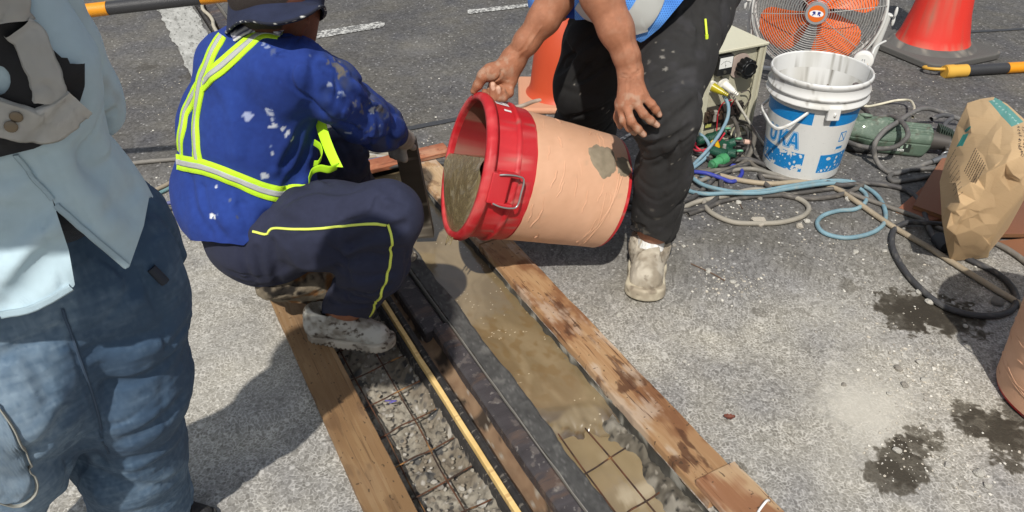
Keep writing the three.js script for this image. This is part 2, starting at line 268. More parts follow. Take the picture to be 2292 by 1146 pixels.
const UL = 0.272, UR = 0.776, UM0 = 0.446, UM1 = 0.617, VL = 1.98, VR = 2.25;      // edges of the two open troughs
const ground = new THREE.Group(); ground.name = 'ground'; ground.userData.kind = 'structure'; scene.add(ground);
function roadSheet(u0, u1, v0, v1, mm) {
  const w = Math.min(2048, Math.round((u1 - u0) / mm * 1000)), h = Math.min(2048, Math.round((v1 - v0) / mm * 1000)), D = new Uint8Array(w * h * 4);
  const ct = tex(w, h, (s, t) => { const u = lerp(u0, u1, s), v = lerp(v0, v1, t), c = road(u * JC - v * JS, u * JS + v * JC), o = (Math.floor(t * h) * w + Math.floor(s * w)) * 4; D[o] = D[o + 1] = D[o + 2] = c[3] * 255; D[o + 3] = 255; return c; }, { clamp: true });
  const bt = new THREE.DataTexture(D, w, h); bt.magFilter = THREE.LinearFilter; bt.wrapS = bt.wrapT = THREE.ClampToEdgeWrapping; bt.needsUpdate = true;
  struct('road_surface', sheet(8, 8, (s, t) => J(lerp(u0, u1, s), lerp(v0, v1, t), 0)), new THREE.MeshStandardMaterial({ map: ct, roughness: 0.92, bumpMap: bt, bumpScale: 0.0022 }), ground);
}
roadSheet(UR, 2.60, 0.2, VR, 1.25);
roadSheet(2.60, 4.9, 0.2, VR, 2.4);
roadSheet(UM1, 4.9, VR, 5.3, 2.2);
roadSheet(-0.95, UL, 0.5, VL, 1.2);
roadSheet(-1.8, UM0, VL, 5.3, 2.2);
{                                             // the rest of the road, out to the horizon
  const far = mat([255, 255, 255], 0.93, { map: tile(tex(512, 512, (u, v) => road(u * 0.6 + 30, v * 0.6 + 4)), 0.6) }), near = mat([255, 255, 255], 0.93, { map: tile(tex(512, 512, (u, v) => road(u * 0.6 + 30, v * 0.6 + 0.3)), 0.6) });
  const q = (u0, u1, v0, v1, m) => struct('road_surface', sheet(2, 2, (s, t) => J(lerp(u0, u1, s), lerp(v0, v1, t), 0), (s, t) => [lerp(u0, u1, s), lerp(v0, v1, t)]), m, ground);
  for (const [a, b, m] of [[-60, 1.2, near], [1.2, 60, far]]) { q(-60, -1.8, a, b, m); q(4.9, 60, a, b, m); }
  q(-1.8, UM0, 5.3, 60, far); q(UM1, 4.9, 5.3, 60, far); q(UM0, UM1, 5.3, 60, far); q(-1.8, -0.95, -60, VL, near); q(-0.95, UL, -60, 0.5, near); q(UR, 4.9, -60, 0.2, near); q(UL, UR, -60, 0.2, near);
}
// thin dark lines across the road and the worn white paint
const roadLineM = mat([62, 64, 68], 0.9, rough(0.05, 0.001));
function ragged(pts, n, wob, h) {             // a closed outline in road pixels -> flat shape with a ragged edge
  const P = pts.map(([x, y]) => { const p = PH(x, y); return new THREE.Vector2(p.x, p.z); }), o = [];
  for (let i = 0; i < P.length; i++) { const a = P[i], b = P[(i + 1) % P.length], d = b.clone().sub(a), L = d.length(), m = Math.max(2, Math.round(L / n)), nn = new THREE.Vector2(-d.y, d.x).divideScalar(L || 1); for (let k = 0; k < m; k++) { const q = a.clone().addScaledVector(d, k / m); o.push(q.addScaledVector(nn, (fbm2(q.x * 40, q.y * 40, 3) - 0.5) * wob * 2)); } }
  const g = new THREE.ShapeGeometry(new THREE.Shape(o.map((q) => new THREE.Vector2(q.x, -q.y)))); g.rotateX(-Math.PI / 2); mv(g, 0, h, 0);
  const p = g.attributes.position, uv = g.attributes.uv; for (let i = 0; i < p.count; i++) uv.setXY(i, p.getX(i), p.getZ(i)); return g;
}
struct('road_line', ragged([[820, 303], [1240, 222], [1240, 230], [820, 312]], 0.02, 0.004, 0.004), roadLineM);
struct('road_line', ragged([[2080, 75], [2400, 58], [2400, 62], [2080, 80]], 0.02, 0.004, 0.004), roadLineM);
const paintT = tex(512, 512, (u, v) => { const w = fbm2(u * 26, v * 26, 4), k = sstep(0.43, 0.56, w + (h2(u * 512 | 0, v * 512 | 0) - 0.5) * 0.12); return mixc([112, 111, 109], [206, 205, 200], k * 0.9); });
const paintM = mat([255, 255, 255], 0.85, { map: tile(paintT, 0.25), ...rough(0.05, 0.001) });
struct('road_marking', ragged([[640, 82], [850, 50], [862, 53], [858, 62], [650, 98], [640, 96]], 0.015, 0.006, 0.004), paintM);
struct('road_marking', ragged([[1046, 24], [1190, 8], [1190, 15], [1048, 33]], 0.015, 0.008, 0.004), paintM);
struct('road_marking', ragged([[1375, 318], [1460, 272], [1460, 277], [1378, 325]], 0.015, 0.004, 0.004), paintM);

// finished, pale concrete strips on both sides of the joint farther on
const paleT = tex(512, 1024, (u, v) => { let g = 182 + (fbm2(u * 6, v * 30, 4) - 0.5) * 60 + (n2(u * 90, v * 190) - 0.5) * 26; worley(u * 9, v * 60); if (W.f1 < 0.3 && W.id > 0.72) g -= 62 * sstep(0.3, 0.1, W.f1); g -= 30 * sstep(0.58, 0.75, fbm2(u * 12 + 9, v * 40, 3)); return [g, g - 1, g - 7]; });
const paleM = mat([255, 255, 255], 0.9, { map: paleT, ...rough(0.06, 0.0015) });
function ragStrip(u0, u1, v0, v1, wob, hh, n = 120, uvs = 1) { const a = (v, k) => (fbm2(v * 14 + k, k * 3.3, 3) - 0.5) * wob; return sheet(6, n, (s, t) => { const v = lerp(v0, v1, t), x = lerp(u0 + a(v, 1), u1 + a(v, 7), s); return J(x, v, hh + (fbm2(x * 40, v * 40, 2) - 0.5) * 0.003); }, (s, t) => [s, t * (v1 - v0) * uvs]); }
struct('concrete_strip', ragStrip(0.262, 0.43, 2.4, 5.28, 0.03, 0.006, 160, 0.5), paleM);
struct('concrete_strip', ragStrip(0.65, 0.80, 2.62, 5.28, 0.02, 0.006, 160, 0.5), paleM);

// ---------------------------------------------------------------- the expansion joint
const along = (prof, v0, v1, n, wob = 0.0015, jit = 0) => {          // a profile [[u, h], ...] drawn out along the joint, ends closed
  const g = sheet(prof.length - 1, n, (s, t) => { const [u, h] = prof[Math.round(s * (prof.length - 1))], v = lerp(v0, v1, t); return J(u + (fbm2(v * 9 + jit, u * 30, 2) - 0.5) * wob * 2, v, h + (n2(v * 22 + jit, u * 90) - 0.5) * wob * 1.4); }, (s, t) => { let a = 0; const k = Math.round(s * (prof.length - 1)); for (let i = 1; i <= k; i++) a += Math.hypot(prof[i][0] - prof[i - 1][0], prof[i][1] - prof[i - 1][1]); return [a, lerp(v0, v1, t)]; });
  const cap = (v) => { const sh = new THREE.Shape(prof.map(([u, h]) => new THREE.Vector2(u, h))), c = new THREE.ShapeGeometry(sh), p = c.attributes.position; for (let i = 0; i < p.count; i++) { const q = J(p.getX(i), v, p.getY(i)); p.setXYZ(i, q.x, q.y, q.z); } c.computeVertexNormals(); return c; };
  return merge([toFlat(g), cap(v0), cap(v1)]);
};
const toFlat = (g) => { const f = g.index ? g.toNonIndexed() : g; f.computeVertexNormals(); return f; };
const bevel = (u0, u1, h0, h1, b = 0.003) => [[u0, h0], [u0, h1 - b], [u0 + b, h1], [u1 - b, h1], [u1, h1 - b], [u1, h0]];
struct('joint_bed', along([[0.2, -0.16], [0.2, -0.075], [0.85, -0.075], [0.85, -0.16]], -0.5, 5.4, 4, 0), mat([70, 66, 60], 0.95));
// walls of the two troughs
const wallM = vmat(0.95, rough(0.03, 0.002));
const wallPaint = (x, y, z) => { const k = fbm3(x * 60, y * 60, z * 60), w = sstep(0.55, 0.68, fbm3(x * 24, y * 24, z * 24 + 4)); return mixc([54 + k * 46, 52 + k * 44, 47 + k * 40], [182, 178, 166], w); };
const wall = (u, v0, v1, h1, bulge) => paint(sheet(Math.round((v1 - v0) / 0.008), 9, (s, t) => { const v = lerp(v0, v1, s), h = lerp(-0.08, h1, t); return J(u + bulge * (fbm2(v * 40, h * 60, 3) - 0.35) * (1 - t * 0.75), v, h); }), wallPaint);
struct('trench_wall', [wall(UL, 0.3, VL, 0, 0.02), wall(UR, 0.1, VR, 0.0, -0.03)], wallM);
// left trough: hacked concrete with broken stone in it
{
  const g = sheet(76, 620, (s, t) => {
    const u = lerp(UL - 0.005, UM0, s), v = lerp(0.3, VL + 0.04, t), k = fbm2(u * 30, v * 30, 4); worley(u * 62, v * 62); let h = -0.062 + (k - 0.5) * 0.028 + sstep(0.45, 0.1, W.f1) * 0.006 * (W.id > 0.4 ? 1 : -0.6);
    h += sstep(0.40, 0.445, u + (fbm2(v * 16, 3, 3) - 0.5) * 0.05) * 0.022 * fbm2(u * 70, v * 70, 2) * 1.6; if (t > 0.97) h += (t - 0.97) * 2; return J(u, v, h);
  });
  paint(g, (x, y, z) => {
    const k = fbm2(x * 70, z * 70, 3), big = fbm2(x * 11, z * 11, 3); let c = mixc([142, 134, 120], [196, 188, 172], k); c = mixc(c, [112, 98, 80], sstep(0.52, 0.7, big) * 0.5);
    worley(x * 82 + 3, z * 82); const a = W.f1, id = W.id; if (id > 0.55) c = mixc(c, id > 0.9 ? [212, 206, 196] : id > 0.8 ? [64, 62, 62] : id > 0.68 ? [110, 104, 96] : [150, 138, 122], sstep(0.5, 0.3, a) * 0.85);
    worley(x * 30, z * 30 + 5); if (W.id > 0.83) c = mixc(c, [92, 92, 92], sstep(0.42, 0.34, W.f1) * 0.8); return c;
  });
  struct('trench_floor', toSmooth(g), vmat(0.92, rough(0.02, 0.0015)));
}
function toSmooth(g) { g.computeVertexNormals(); return g; }
// steel edge, batten, rails
const steelT = tex(256, 1024, (u, v) => { let c = mixc([56, 52, 54], [88, 83, 85], fbm2(u * 8, v * 34, 4)); c = mixc(c, [120, 92, 74], sstep(0.56, 0.72, fbm2(u * 5 + 9, v * 16, 4)) * 0.55); c = mixc(c, [186, 180, 170], sstep(0.73, 0.80, fbm2(u * 60 + 2, v * 44, 3)) * 0.5); c = mixc(c, [150, 140, 128], sstep(0.62, 0.72, fbm2(u * 24 + 2, v * 26, 4)) * 0.4); return c; });
const steelM = phys([255, 255, 255], 0.5, { map: tile(steelT, 0.5), metalness: 0.1, ...rough(0.05, 0.0012) });
const darkT = tex(128, 512, (u, v) => { let c = mixc([44, 42, 42], [78, 74, 72], fbm2(u * 10, v * 40, 4)); c = mixc(c, [150, 142, 130], sstep(0.66, 0.74, fbm2(u * 22, v * 60, 3)) * 0.8); return c; });
const darkM = mat([255, 255, 255], 0.7, { map: tile(darkT, 0.4), ...rough(0.03, 0.002) });
solo('steel_edge_plate', along([[0.437, -0.075], [0.437, -0.012], [0.4425, -0.010], [0.4425, -0.075]], 0.2, VL, 80, 0.001), darkM, 'dark upright steel plate lining the mesh trough under the yellow batten', 'steel plate');
const battenT = tex(64, 1024, (u, v) => { let c = mixc([206, 170, 104], [232, 202, 140], fbm2(u * 5, v * 60, 3)); c = mixc(c, [150, 110, 62], sstep(0.66, 0.8, fbm2(u * 8, v * 60, 3)) * 0.4); worley(u * 2, v * 26); if (W.id > 0.8) c = mixc(c, [96, 74, 48], sstep(0.10, 0.05, W.f1)); return c; });
solo('wooden_batten', along(bevel(0.4435, 0.4545, -0.03, 0.0035, 0.001), 0.2, 1.62, 60, 0.0012), mat([255, 255, 255], 0.75, { map: battenT }), 'thin pale yellow wooden batten running along the steel rail', 'batten');
solo('steel_rail', along([[0.4585, -0.07], [0.4585, -0.004], [0.461, 0], [0.467, 0.001], [0.4685, -0.006], [0.473, -0.005], [0.4765, -0.009], [0.477, -0.07]], 0.1, 5.3, 200, 0.001), darkM, 'narrow dark steel rail between the batten and the dirt groove', 'rail');
const R2 = bevel(0.5185, 0.563, -0.07, 0.006, 0.006);
solo('steel_rail', along(R2, 0.05, 1.40, 90, 0.0012, 3), steelM, 'broad worn steel rail, near length with splashes of mortar', 'rail');
solo('steel_rail', along([[0.499, -0.07], [0.501, -0.013], [0.506, -0.008], [0.553, -0.006], [0.558, -0.012], [0.558, -0.07]], 1.402, 5.3, 180, 0.001, 8), steelM, 'dark steel rail continuing beside the squatting worker to the far road', 'rail');
{
  const g = sheet(14, 420, (s, t) => { const u = lerp(0.474, 0.522, s), v = lerp(0.05, 5.3, t), e = Math.abs(s - 0.5) * 2; return J(u, v, -0.042 + e * e * e * 0.024 + (fbm2(u * 60, v * 50, 3) - 0.5) * 0.012); });
  paint(g, (x, y, z) => { const k = fbm2(x * 60, z * 60, 3); let c = mixc([140, 108, 82], [188, 158, 126], k); c = mixc(c, [66, 54, 44], sstep(0.56, 0.64, fbm2(x * 24, z * 24 + 5, 4)) * 0.9); worley(x * 90, z * 90); if (W.id > 0.8) c = mixc(c, [190, 180, 164], sstep(0.35, 0.2, W.f1)); return c; });
  struct('dirt_groove', toSmooth(g), vmat(0.95, rough(0.02, 0.002)));
}
solo('joint_filler', along(bevel(0.5648, 0.5664, -0.05, 0.003, 0.0005), 0.05, 5.3, 200, 0.002), mat([138, 134, 128], 0.9), 'thin whitish filler line along the broad steel rail', 'filler');
{                                             // dark rough concrete between rail and trough
  const edge = (v) => UM1 + (fbm2(v * 12, 2, 4) - 0.5) * 0.02;
  const g = merge([sheet(22, 300, (s, t) => { const v = lerp(0.05, 2.26, t), u = lerp(0.5685, edge(v), s); return J(u, v, 0.001 + (fbm2(u * 45, v * 45, 4) - 0.5) * 0.009 - sstep(0.86, 1, s) * 0.008); }),
    sheet(5, 300, (s, t) => { const v = lerp(0.05, 2.26, t); return J(edge(v) + (fbm2(v * 50, s * 4, 2) - 0.5) * 0.012 * s, v, lerp(-0.008, -0.075, s)); }), sheet(8, 160, (s, t) => { const v = lerp(2.26, 5.3, t); return J(lerp(0.5685, 0.66, s), v, 0.004); })].map(toSmooth));
  paint(g, (x, y, z) => { const k = fbm2(x * 120, z * 120, 3), b = fbm2(x * 16, z * 16 + 3, 3); let c = mixc([64, 63, 62], [122, 121, 118], k * 0.7 + b * 0.4); c = mixc(c, [150, 148, 142], sstep(0.64, 0.76, fbm2(x * 30 + 5, z * 30, 3)) * 0.6); worley(x * 130, z * 130); if (W.id > 0.8) c = mixc(c, [150, 148, 144], sstep(0.4, 0.2, W.f1) * 0.5); return c; });
  struct('concrete_strip', g, vmat(0.9, rough(0.02, 0.002)));
}
// right trough: rubble floor, muddy water at the near end, wet mortar poured on top
{
  const g = sheet(60, 500, (s, t) => { const u = lerp(0.585, UR + 0.004, s), v = lerp(-0.1, VR, t), k = fbm2(u * 36, v * 36, 4); const rise = sstep(0.715, 0.76, u + (fbm2(v * 13, 8, 3) - 0.5) * 0.06) * 0.034 + sstep(0.75, 0.55, v + (n2(u * 30, 2) - 0.5) * 0.2) * 0.02; return J(u, v, -0.062 + (k - 0.5) * 0.03 + rise); });
  paint(g, (x, y, z) => { const k = fbm2(x * 80, z * 80, 3); let c = mixc([78, 72, 62], [152, 144, 128], k); c = mixc(c, [196, 190, 178], sstep(0.56, 0.7, fbm2(x * 32, z * 32 + 9, 3)) * 0.5); worley(x * 90, z * 90); if (W.id > 0.7) c = mixc(c, W.id > 0.86 ? [60, 57, 52] : [170, 162, 148], sstep(0.4, 0.25, W.f1)); return c; });
  struct('trench_floor', toSmooth(g), vmat(0.7, rough(0.02, 0.0015)));
}
const front = (u) => 1.03 - (u - 0.62) * 0.55 + (fbm2(u * 20, 4, 3) - 0.5) * 0.07;
{
  const mc = (u, v) => {
    const sx = u * 10 + fbm2(u * 6, v * 5, 3) * 3, sw = fbm2(sx * 1.4, v * 3.2 + fbm2(u * 8 + 3, v * 4, 3) * 2.6, 4), fine = fbm2(u * 90, v * 60, 3); let c = mixc([117, 102, 76], [148, 132, 104], sstep(0.30, 0.68, sw) * 0.65 + (fine - 0.5) * 0.14);
    c = mixc(c, [104, 86, 60], sstep(0.50, 0.66, fbm2(u * 14 + 7, v * 4, 4)) * 0.45 * sstep(0.76, 0.64, u)); c = mixc(c, [112, 90, 58], sstep(0.5, 0.72, fbm2(u * 60, v * 40, 2)) * sstep(1.55, 1.35, v) * sstep(1.0, 1.15, v) * 0.5);
    const e = v - front(u); c = mixc(c, [74, 62, 50], sstep(0.07, 0.0, e) * 0.8 * sstep(0.35, 0.6, fbm2(u * 18, v * 22 + 2, 3))); worley(u * 150, v * 150); if (W.id > 0.93 && fbm2(u * 12, v * 12, 2) > 0.55) c = mixc(c, [212, 198, 170], sstep(0.3, 0.1, W.f1)); return c;
  };
  const g = sheet(70, 560, (s, t) => { const u = lerp(0.598, UR + 0.002, s), v = lerp(front(u) - 0.035, VR, t), e = v - front(u), lump = (fbm2(u * 9, v * 7, 3) - 0.5) * 0.006 + (fbm2(u * 40, v * 30, 3) - 0.5) * 0.0012; return J(u, v, -0.019 + lump - 0.024 * Math.pow(sstep(0.055, -0.035, e), 1.2) * (0.7 + 0.6 * n2(u * 50, v * 50))); });
  paint(g, (x, y, z) => { const [u, v] = UV(V(x, 0, z)); return mc(u, v); });
  struct('wet_mortar', toSmooth(g), new THREE.MeshPhysicalMaterial({ vertexColors: true, color: 0xffffff, roughness: 0.22, clearcoat: 0.7, clearcoatRoughness: 0.1 }));
  const w = sheet(30, 60, (s, t) => J(lerp(0.59, 0.765, s), lerp(0.2, 1.12, t), -0.0435 + (fbm2(s * 7, t * 12, 3) - 0.5) * 0.001));
  paint(w, (x, y, z) => { const [u, v] = UV(V(x, 0, z)), k = fbm2(u * 22, v * 22, 4); return mixc(mixc([122, 106, 79], [148, 131, 101], k), [168, 154, 128], sstep(0.55, 0.72, fbm2(u * 26 + 4, v * 18, 3)) * sstep(0.95, 0.75, v)); });
  struct('muddy_water', toSmooth(w), new THREE.MeshPhysicalMaterial({ vertexColors: true, color: 0xffffff, roughness: 0.12, clearcoat: 0.6, clearcoatRoughness: 0.06 }));
}

// ---------------------------------------------------------------- reinforcing mesh
const rustM = vmat(0.8, rough(0.01, 0.001)), rustPaint = (x, y, z) => { const k = fbm3(x * 90, y * 90, z * 90); return mixc(mixc([60, 46, 38], [116, 72, 46], sstep(0.35, 0.7, k)), [176, 128, 74], sstep(0.64, 0.74, fbm3(x * 40, y * 40, z * 40 + 3))); };
function meshMat(label, us, vs, v0, v1, u0, u1, h) {
  const t = thing('reinforcing_mesh', label, 'steel mesh', J((u0 + u1) / 2, (v0 + v1) / 2, h)), wob = (a, b) => (n2(a * 8, b * 40) - 0.5) * 0.008;
  for (const u of us) partW('rod', paint(tube(Array.from({ length: 14 }, (_, i) => { const v = lerp(v0, v1, i / 13); return J(u + wob(v, u), v, h + wob(v + 5, u)); }), 0.0018, 60, 6), rustPaint), rustM, t);
  for (const v of vs) partW('rod', paint(tube(Array.from({ length: 6 }, (_, i) => { const u = lerp(u0, u1, i / 5); return J(u, v + wob(u * 3, v) + (u - u0) * 0.13, h + 0.0042 + wob(u * 3 + 9, v)); }), 0.0018, 24, 6), rustPaint), rustM, t);
}
const lv = [[700, 780], [716, 700], [843, 915], [868, 975], [905, 1042], [935, 1098], [985, 1140]];
meshMat('rusty steel mesh lying in the hacked trough beside the left plank', [0.298, 0.372], [0.62, 0.7, 0.785, 0.875, 0.965, 1.055, 1.15, 1.25, 1.35, 1.46], 0.4, 1.75, 0.278, 0.428, -0.033);
meshMat('rusty steel mesh standing out of the muddy water at the mortar front', [0.638, 0.702], [0.50, 0.61, 0.735, 0.86], 0.25, 0.995, 0.605, 0.745, -0.040);

// ---------------------------------------------------------------- planks
function plankTex(base, dark, light, o = {}) {
  const sd = o.seed ?? 1;
  return tex(256, 2048, (u, v) => {
    const x = u * (o.w ?? 0.1), y = v * (o.l ?? 1.5); const gr = fbm2(x * 190 + fbm2(x * 20, y * 2 + sd, 3) * 6, y * 5 + sd, 4), st = fbm2(x * 16 + sd * 7, y * 7 + 3, 4), st2 = fbm2(x * 34 + sd, y * 12 + 11, 4); let c = mixc(base, light, sstep(0.4, 0.62, gr) * 0.6);
    c = mixc(c, dark, sstep(0.44, 0.66, st + (gr - .5) * .3) * (o.stain ?? 0.7)); c = mixc(c, [dark[0] * 0.62, dark[1] * 0.56, dark[2] * 0.52], sstep(0.58, 0.72, st2 + (gr - .5) * .25) * (o.stain ?? 0.7) * 0.8);
    c = mixc(c, [212, 192, 172], sstep(0.5, 0.7, fbm2(x * 20 + 33, y * 8 + sd, 5) + (gr - .5) * .3) * (o.pale ?? 0.5)); c = mixc(c, [dark[0] * 0.5, dark[1] * 0.42, dark[2] * 0.38], sstep(0.70, 0.78, fbm2(x * 240, y * 7 + sd, 4)) * 0.75 * (o.stain ?? .7));
    c = mixc(c, [70, 52, 36], sstep(0.80, 0.86, fbm2(x * 150, y * 90 + sd, 2)) * 0.6); return c;
  });
}
function plank(label, u0, u1, v0, v1, h0, h1, t, o = {}) {
  const n = Math.max(12, Math.round((v1 - v0) / 0.012)), prof = [[u0, h0], [u0, h1 - 0.0015], [u0 + 0.0015, h1], [(u0 + u1) / 2, h1 + 0.0006], [u1 - 0.0015, h1], [u1, h1 - 0.0015], [u1, h0]];
  const per = [0, .06, .07, .5, .93, .94, 1], g = sheet(6, n, (s, q) => { const [u, h] = prof[Math.round(s * 6)], v = lerp(v0, v1, q) + (q === 0 || q === 1 ? (u - u0) * (q ? o.skew1 ?? 0 : o.skew0 ?? 0) : 0); return J(u + (fbm2(v * 22 + u0, u * 40, 3) - 0.5) * (o.wob ?? 0.004) + (o.turn ?? 0) * (v - v0), v, h + (fbm2(v * 6, u0, 2) - 0.5) * 0.004); }, (s, q) => [per[Math.round(s * 6)], q]);
  const cap = (q) => { const k = q ? n : 0, p = g.attributes.position, c = new THREE.BufferGeometry(), a = []; for (let i = 1; i < 6; i++) for (const j of [0, i, i + 1]) a.push(p.getX(k * 7 + j), p.getY(k * 7 + j), p.getZ(k * 7 + j)); c.setAttribute('position', new THREE.BufferAttribute(new Float32Array(a), 3)); c.computeVertexNormals(); return c; };
  return solo('wooden_plank', merge([toFlat(g), cap(0), cap(1)]), mat([255, 255, 255], 0.78, { map: t, ...rough(0.02, 0.0012) }), label, 'plank', o.group);
}
plank('smooth brown plank on the left edge of the mesh trough', 0.186, 0.276, 0.35, 1.9, 0.001, 0.016, plankTex([152, 118, 80], [120, 88, 56], [170, 138, 98], { stain: 0.35, pale: 0.1, seed: 3 }), { wob: 0.002 });
plank('long stained plank along the right edge of the wet mortar', 0.777, 0.873, 0.655, 1.66, -0.004, 0.019, plankTex([182, 140, 98], [138, 92, 58], [200, 164, 122], { stain: 0.9, pale: 0.7, seed: 5 }));
plank('far pale plank beside the mortar, behind the bucket mouth', 0.779, 0.878, 1.668, 2.22, -0.004, 0.017, plankTex([196, 164, 124], [158, 112, 72], [214, 184, 148], { stain: 0.5, pale: 0.6, seed: 9 }), { skew1: -0.5 });
plank('short pale plank overlapping the near end of the stained plank', 0.779, 0.878, 0.35, 0.700, 0.0215, 0.036, plankTex([206, 172, 132], [150, 92, 58], [224, 196, 160], { stain: 0.7, pale: 0.7, seed: 12, l: 0.4 }), { wob: 0.003 });
solo('reddish_board', (() => { const g = rbox(0.46, 0.016, 0.075, 0.002); g.applyMatrix4(basisM(V(JC, 0, -JS), V(0, 1, 0), V(JS, 0, JC), J(0.72, 2.275, 0.010))); return g; })(), mat([255, 255, 255], 0.8, { map: plankTex([160, 98, 68], [128, 70, 48], [178, 122, 88], { stain: 0.5, pale: 0.25, seed: 15, l: 0.3 }) }), 'reddish board laid across the far end of the mortar trough', 'board');
{ const a = PH(1697, 1146, 0.04), b = PH(1716, 1121, 0.045); solo('wire_tie', tube([a.clone().add(V(-.012, -.004, .03)), a.clone().add(V(-.006, .004, .012)), a, b, b.clone().add(V(.012, -.016, -.012))], 0.0025, 30, 8), mat([226, 224, 220], 0.5), 'white wire tie round the near pale plank', 'wire'); }

// ---------------------------------------------------------------- people
const B = (ax, ay, ar, ad, bx, by, br, bd, k) => [PD(ax, ay, ad), PD(bx, by, bd), ar * ad / FOC, br * bd / FOC, k];
const chain = (pts, k) => pts.slice(1).map((q, i) => B(...pts[i], ...q, k));         // [px, py, r px, depth] ...
const proj = (x, y, z) => { const f = -z, dz = f * CP + (EYE - y) * SP, dy = f * SP - (EYE - y) * CP; return [1146 + x / dz * FOC, 573 - dy / dz * FOC]; };
function clip(g, s) {                         // keeps the part of a surface where s > 0
  const p = g.attributes.position, names = Object.keys(g.attributes), S = new Float32Array(p.count), out = Object.fromEntries(names.map((n) => [n, []])), ix = g.index.array;
  for (let i = 0; i < p.count; i++) S[i] = s(p.getX(i), p.getY(i), p.getZ(i));
  const put = (a, b, t) => { for (const n of names) { const A = g.attributes[n], m = A.itemSize; for (let c = 0; c < m; c++) out[n].push(lerp(A.array[a * m + c], A.array[b * m + c], t)); } };
  for (let k = 0; k < ix.length; k += 3) {
    const v = [ix[k], ix[k + 1], ix[k + 2]]; if (S[v[0]] <= 0 && S[v[1]] <= 0 && S[v[2]] <= 0) continue;
    const poly = []; for (let i = 0; i < 3; i++) { const a = v[i], b = v[(i + 1) % 3]; if (S[a] > 0) poly.push([a, a, 0]); if ((S[a] > 0) !== (S[b] > 0)) poly.push([a, b, S[a] / (S[a] - S[b])]); }
    for (let i = 1; i + 1 < poly.length; i++) { put(...poly[0]); put(...poly[i]); put(...poly[i + 1]); }
  }
  const o = new THREE.BufferGeometry(); for (const n of names) o.setAttribute(n, new THREE.BufferAttribute(new Float32Array(out[n]), g.attributes[n].itemSize)); return o;
}
// signed side of the line through two spots (positive on the left hand when walking from the first to the second on the photograph)
const side = (ax, ay, bx, by) => { const l = Math.hypot(bx - ax, by - ay); return (q) => ((bx - ax) * (ay - q[1]) + (by - ay) * (q[0] - ax)) / l; };
const splats = (f, list) => list.map(([px, py, r, c, a]) => { const p = onto(f, px, py), d = Math.hypot(p.x, p.y - EYE, p.z); return [p.x, p.y, p.z, r * d / FOC * 0.85, c, a ?? 0.9]; });
const dab = (S, c, x, y, z) => { for (const [a, b, d, r, k, w] of S) { const dx = x - a, dy = y - b, dz = z - d, e = dx * dx + dy * dy + dz * dz; if (e < r * r * 4) { const q = Math.sqrt(e) / r + (fbm3(x * 130, y * 130, z * 130, 3) - 0.5) * 4; c = mixc(c, k, w * sstep(1.05, 0.8, q)); } } return c; };
const skinC = (x, y, z) => { const k = fbm3(x * 45, y * 45, z * 45, 3), m = fbm3(x * 260, y * 260, z * 260, 2); return [160 + (k - 0.5) * 34 + (m - .5) * 18, 105 + (k - 0.5) * 26 + (m - .5) * 16, 76 + (k - 0.5) * 22 + (m - .5) * 14]; };
const skinM = phys([255, 255, 255], 0.5, { vertexColors: true, ...rough(0.012, 0.0005) });
function headField(c, fwd, up) {              // skull, jaw, nose, brow, ears round a centre
  const rt = V().crossVectors(fwd, up).normalize(), P = (f, u, r) => c.clone().addScaledVector(fwd, f).addScaledVector(up, u).addScaledVector(rt, r);
  const L = [[P(-.018, .02, 0), P(.012, .022, 0), .083, .080, .03], [P(.02, -.035, 0), P(.05, -.085, 0), .062, .034, .04], [P(.025, -.05, .03), P(.035, -.05, -.03), .048, .048, .03], [P(.086, .005, 0), P(.104, -.03, 0), .009, .015, .015], [P(.076, .025, .03), P(.076, .025, -.03), .014, .014, .02],
    [P(-.005, -.008, .079), P(-.012, -.04, .075), .014, .009, .008], [P(-.005, -.008, -.079), P(-.012, -.04, -.075), .014, .009, .008], [P(.085, -.064, .016), P(.085, -.064, -.016), .008, .008, .01]];
  const f = bones(L, 0.03), e1 = P(.082, .004, .032), e2 = P(.082, .004, -.032);
  return [L, (x, y, z) => { const d = f(x, y, z), a = Math.hypot(x - e1.x, y - e1.y, z - e1.z), b = Math.hypot(x - e2.x, y - e2.y, z - e2.z); return smin(smax(d, 0.015 - Math.min(a, b), 0.012), Math.min(a, b) - 0.0125, 0.003); }];
}
const meshOf = (L, f, cell, color, pad = 0.02, o) => mesher(f, ...boundsOf(L, pad), cell, color, o);
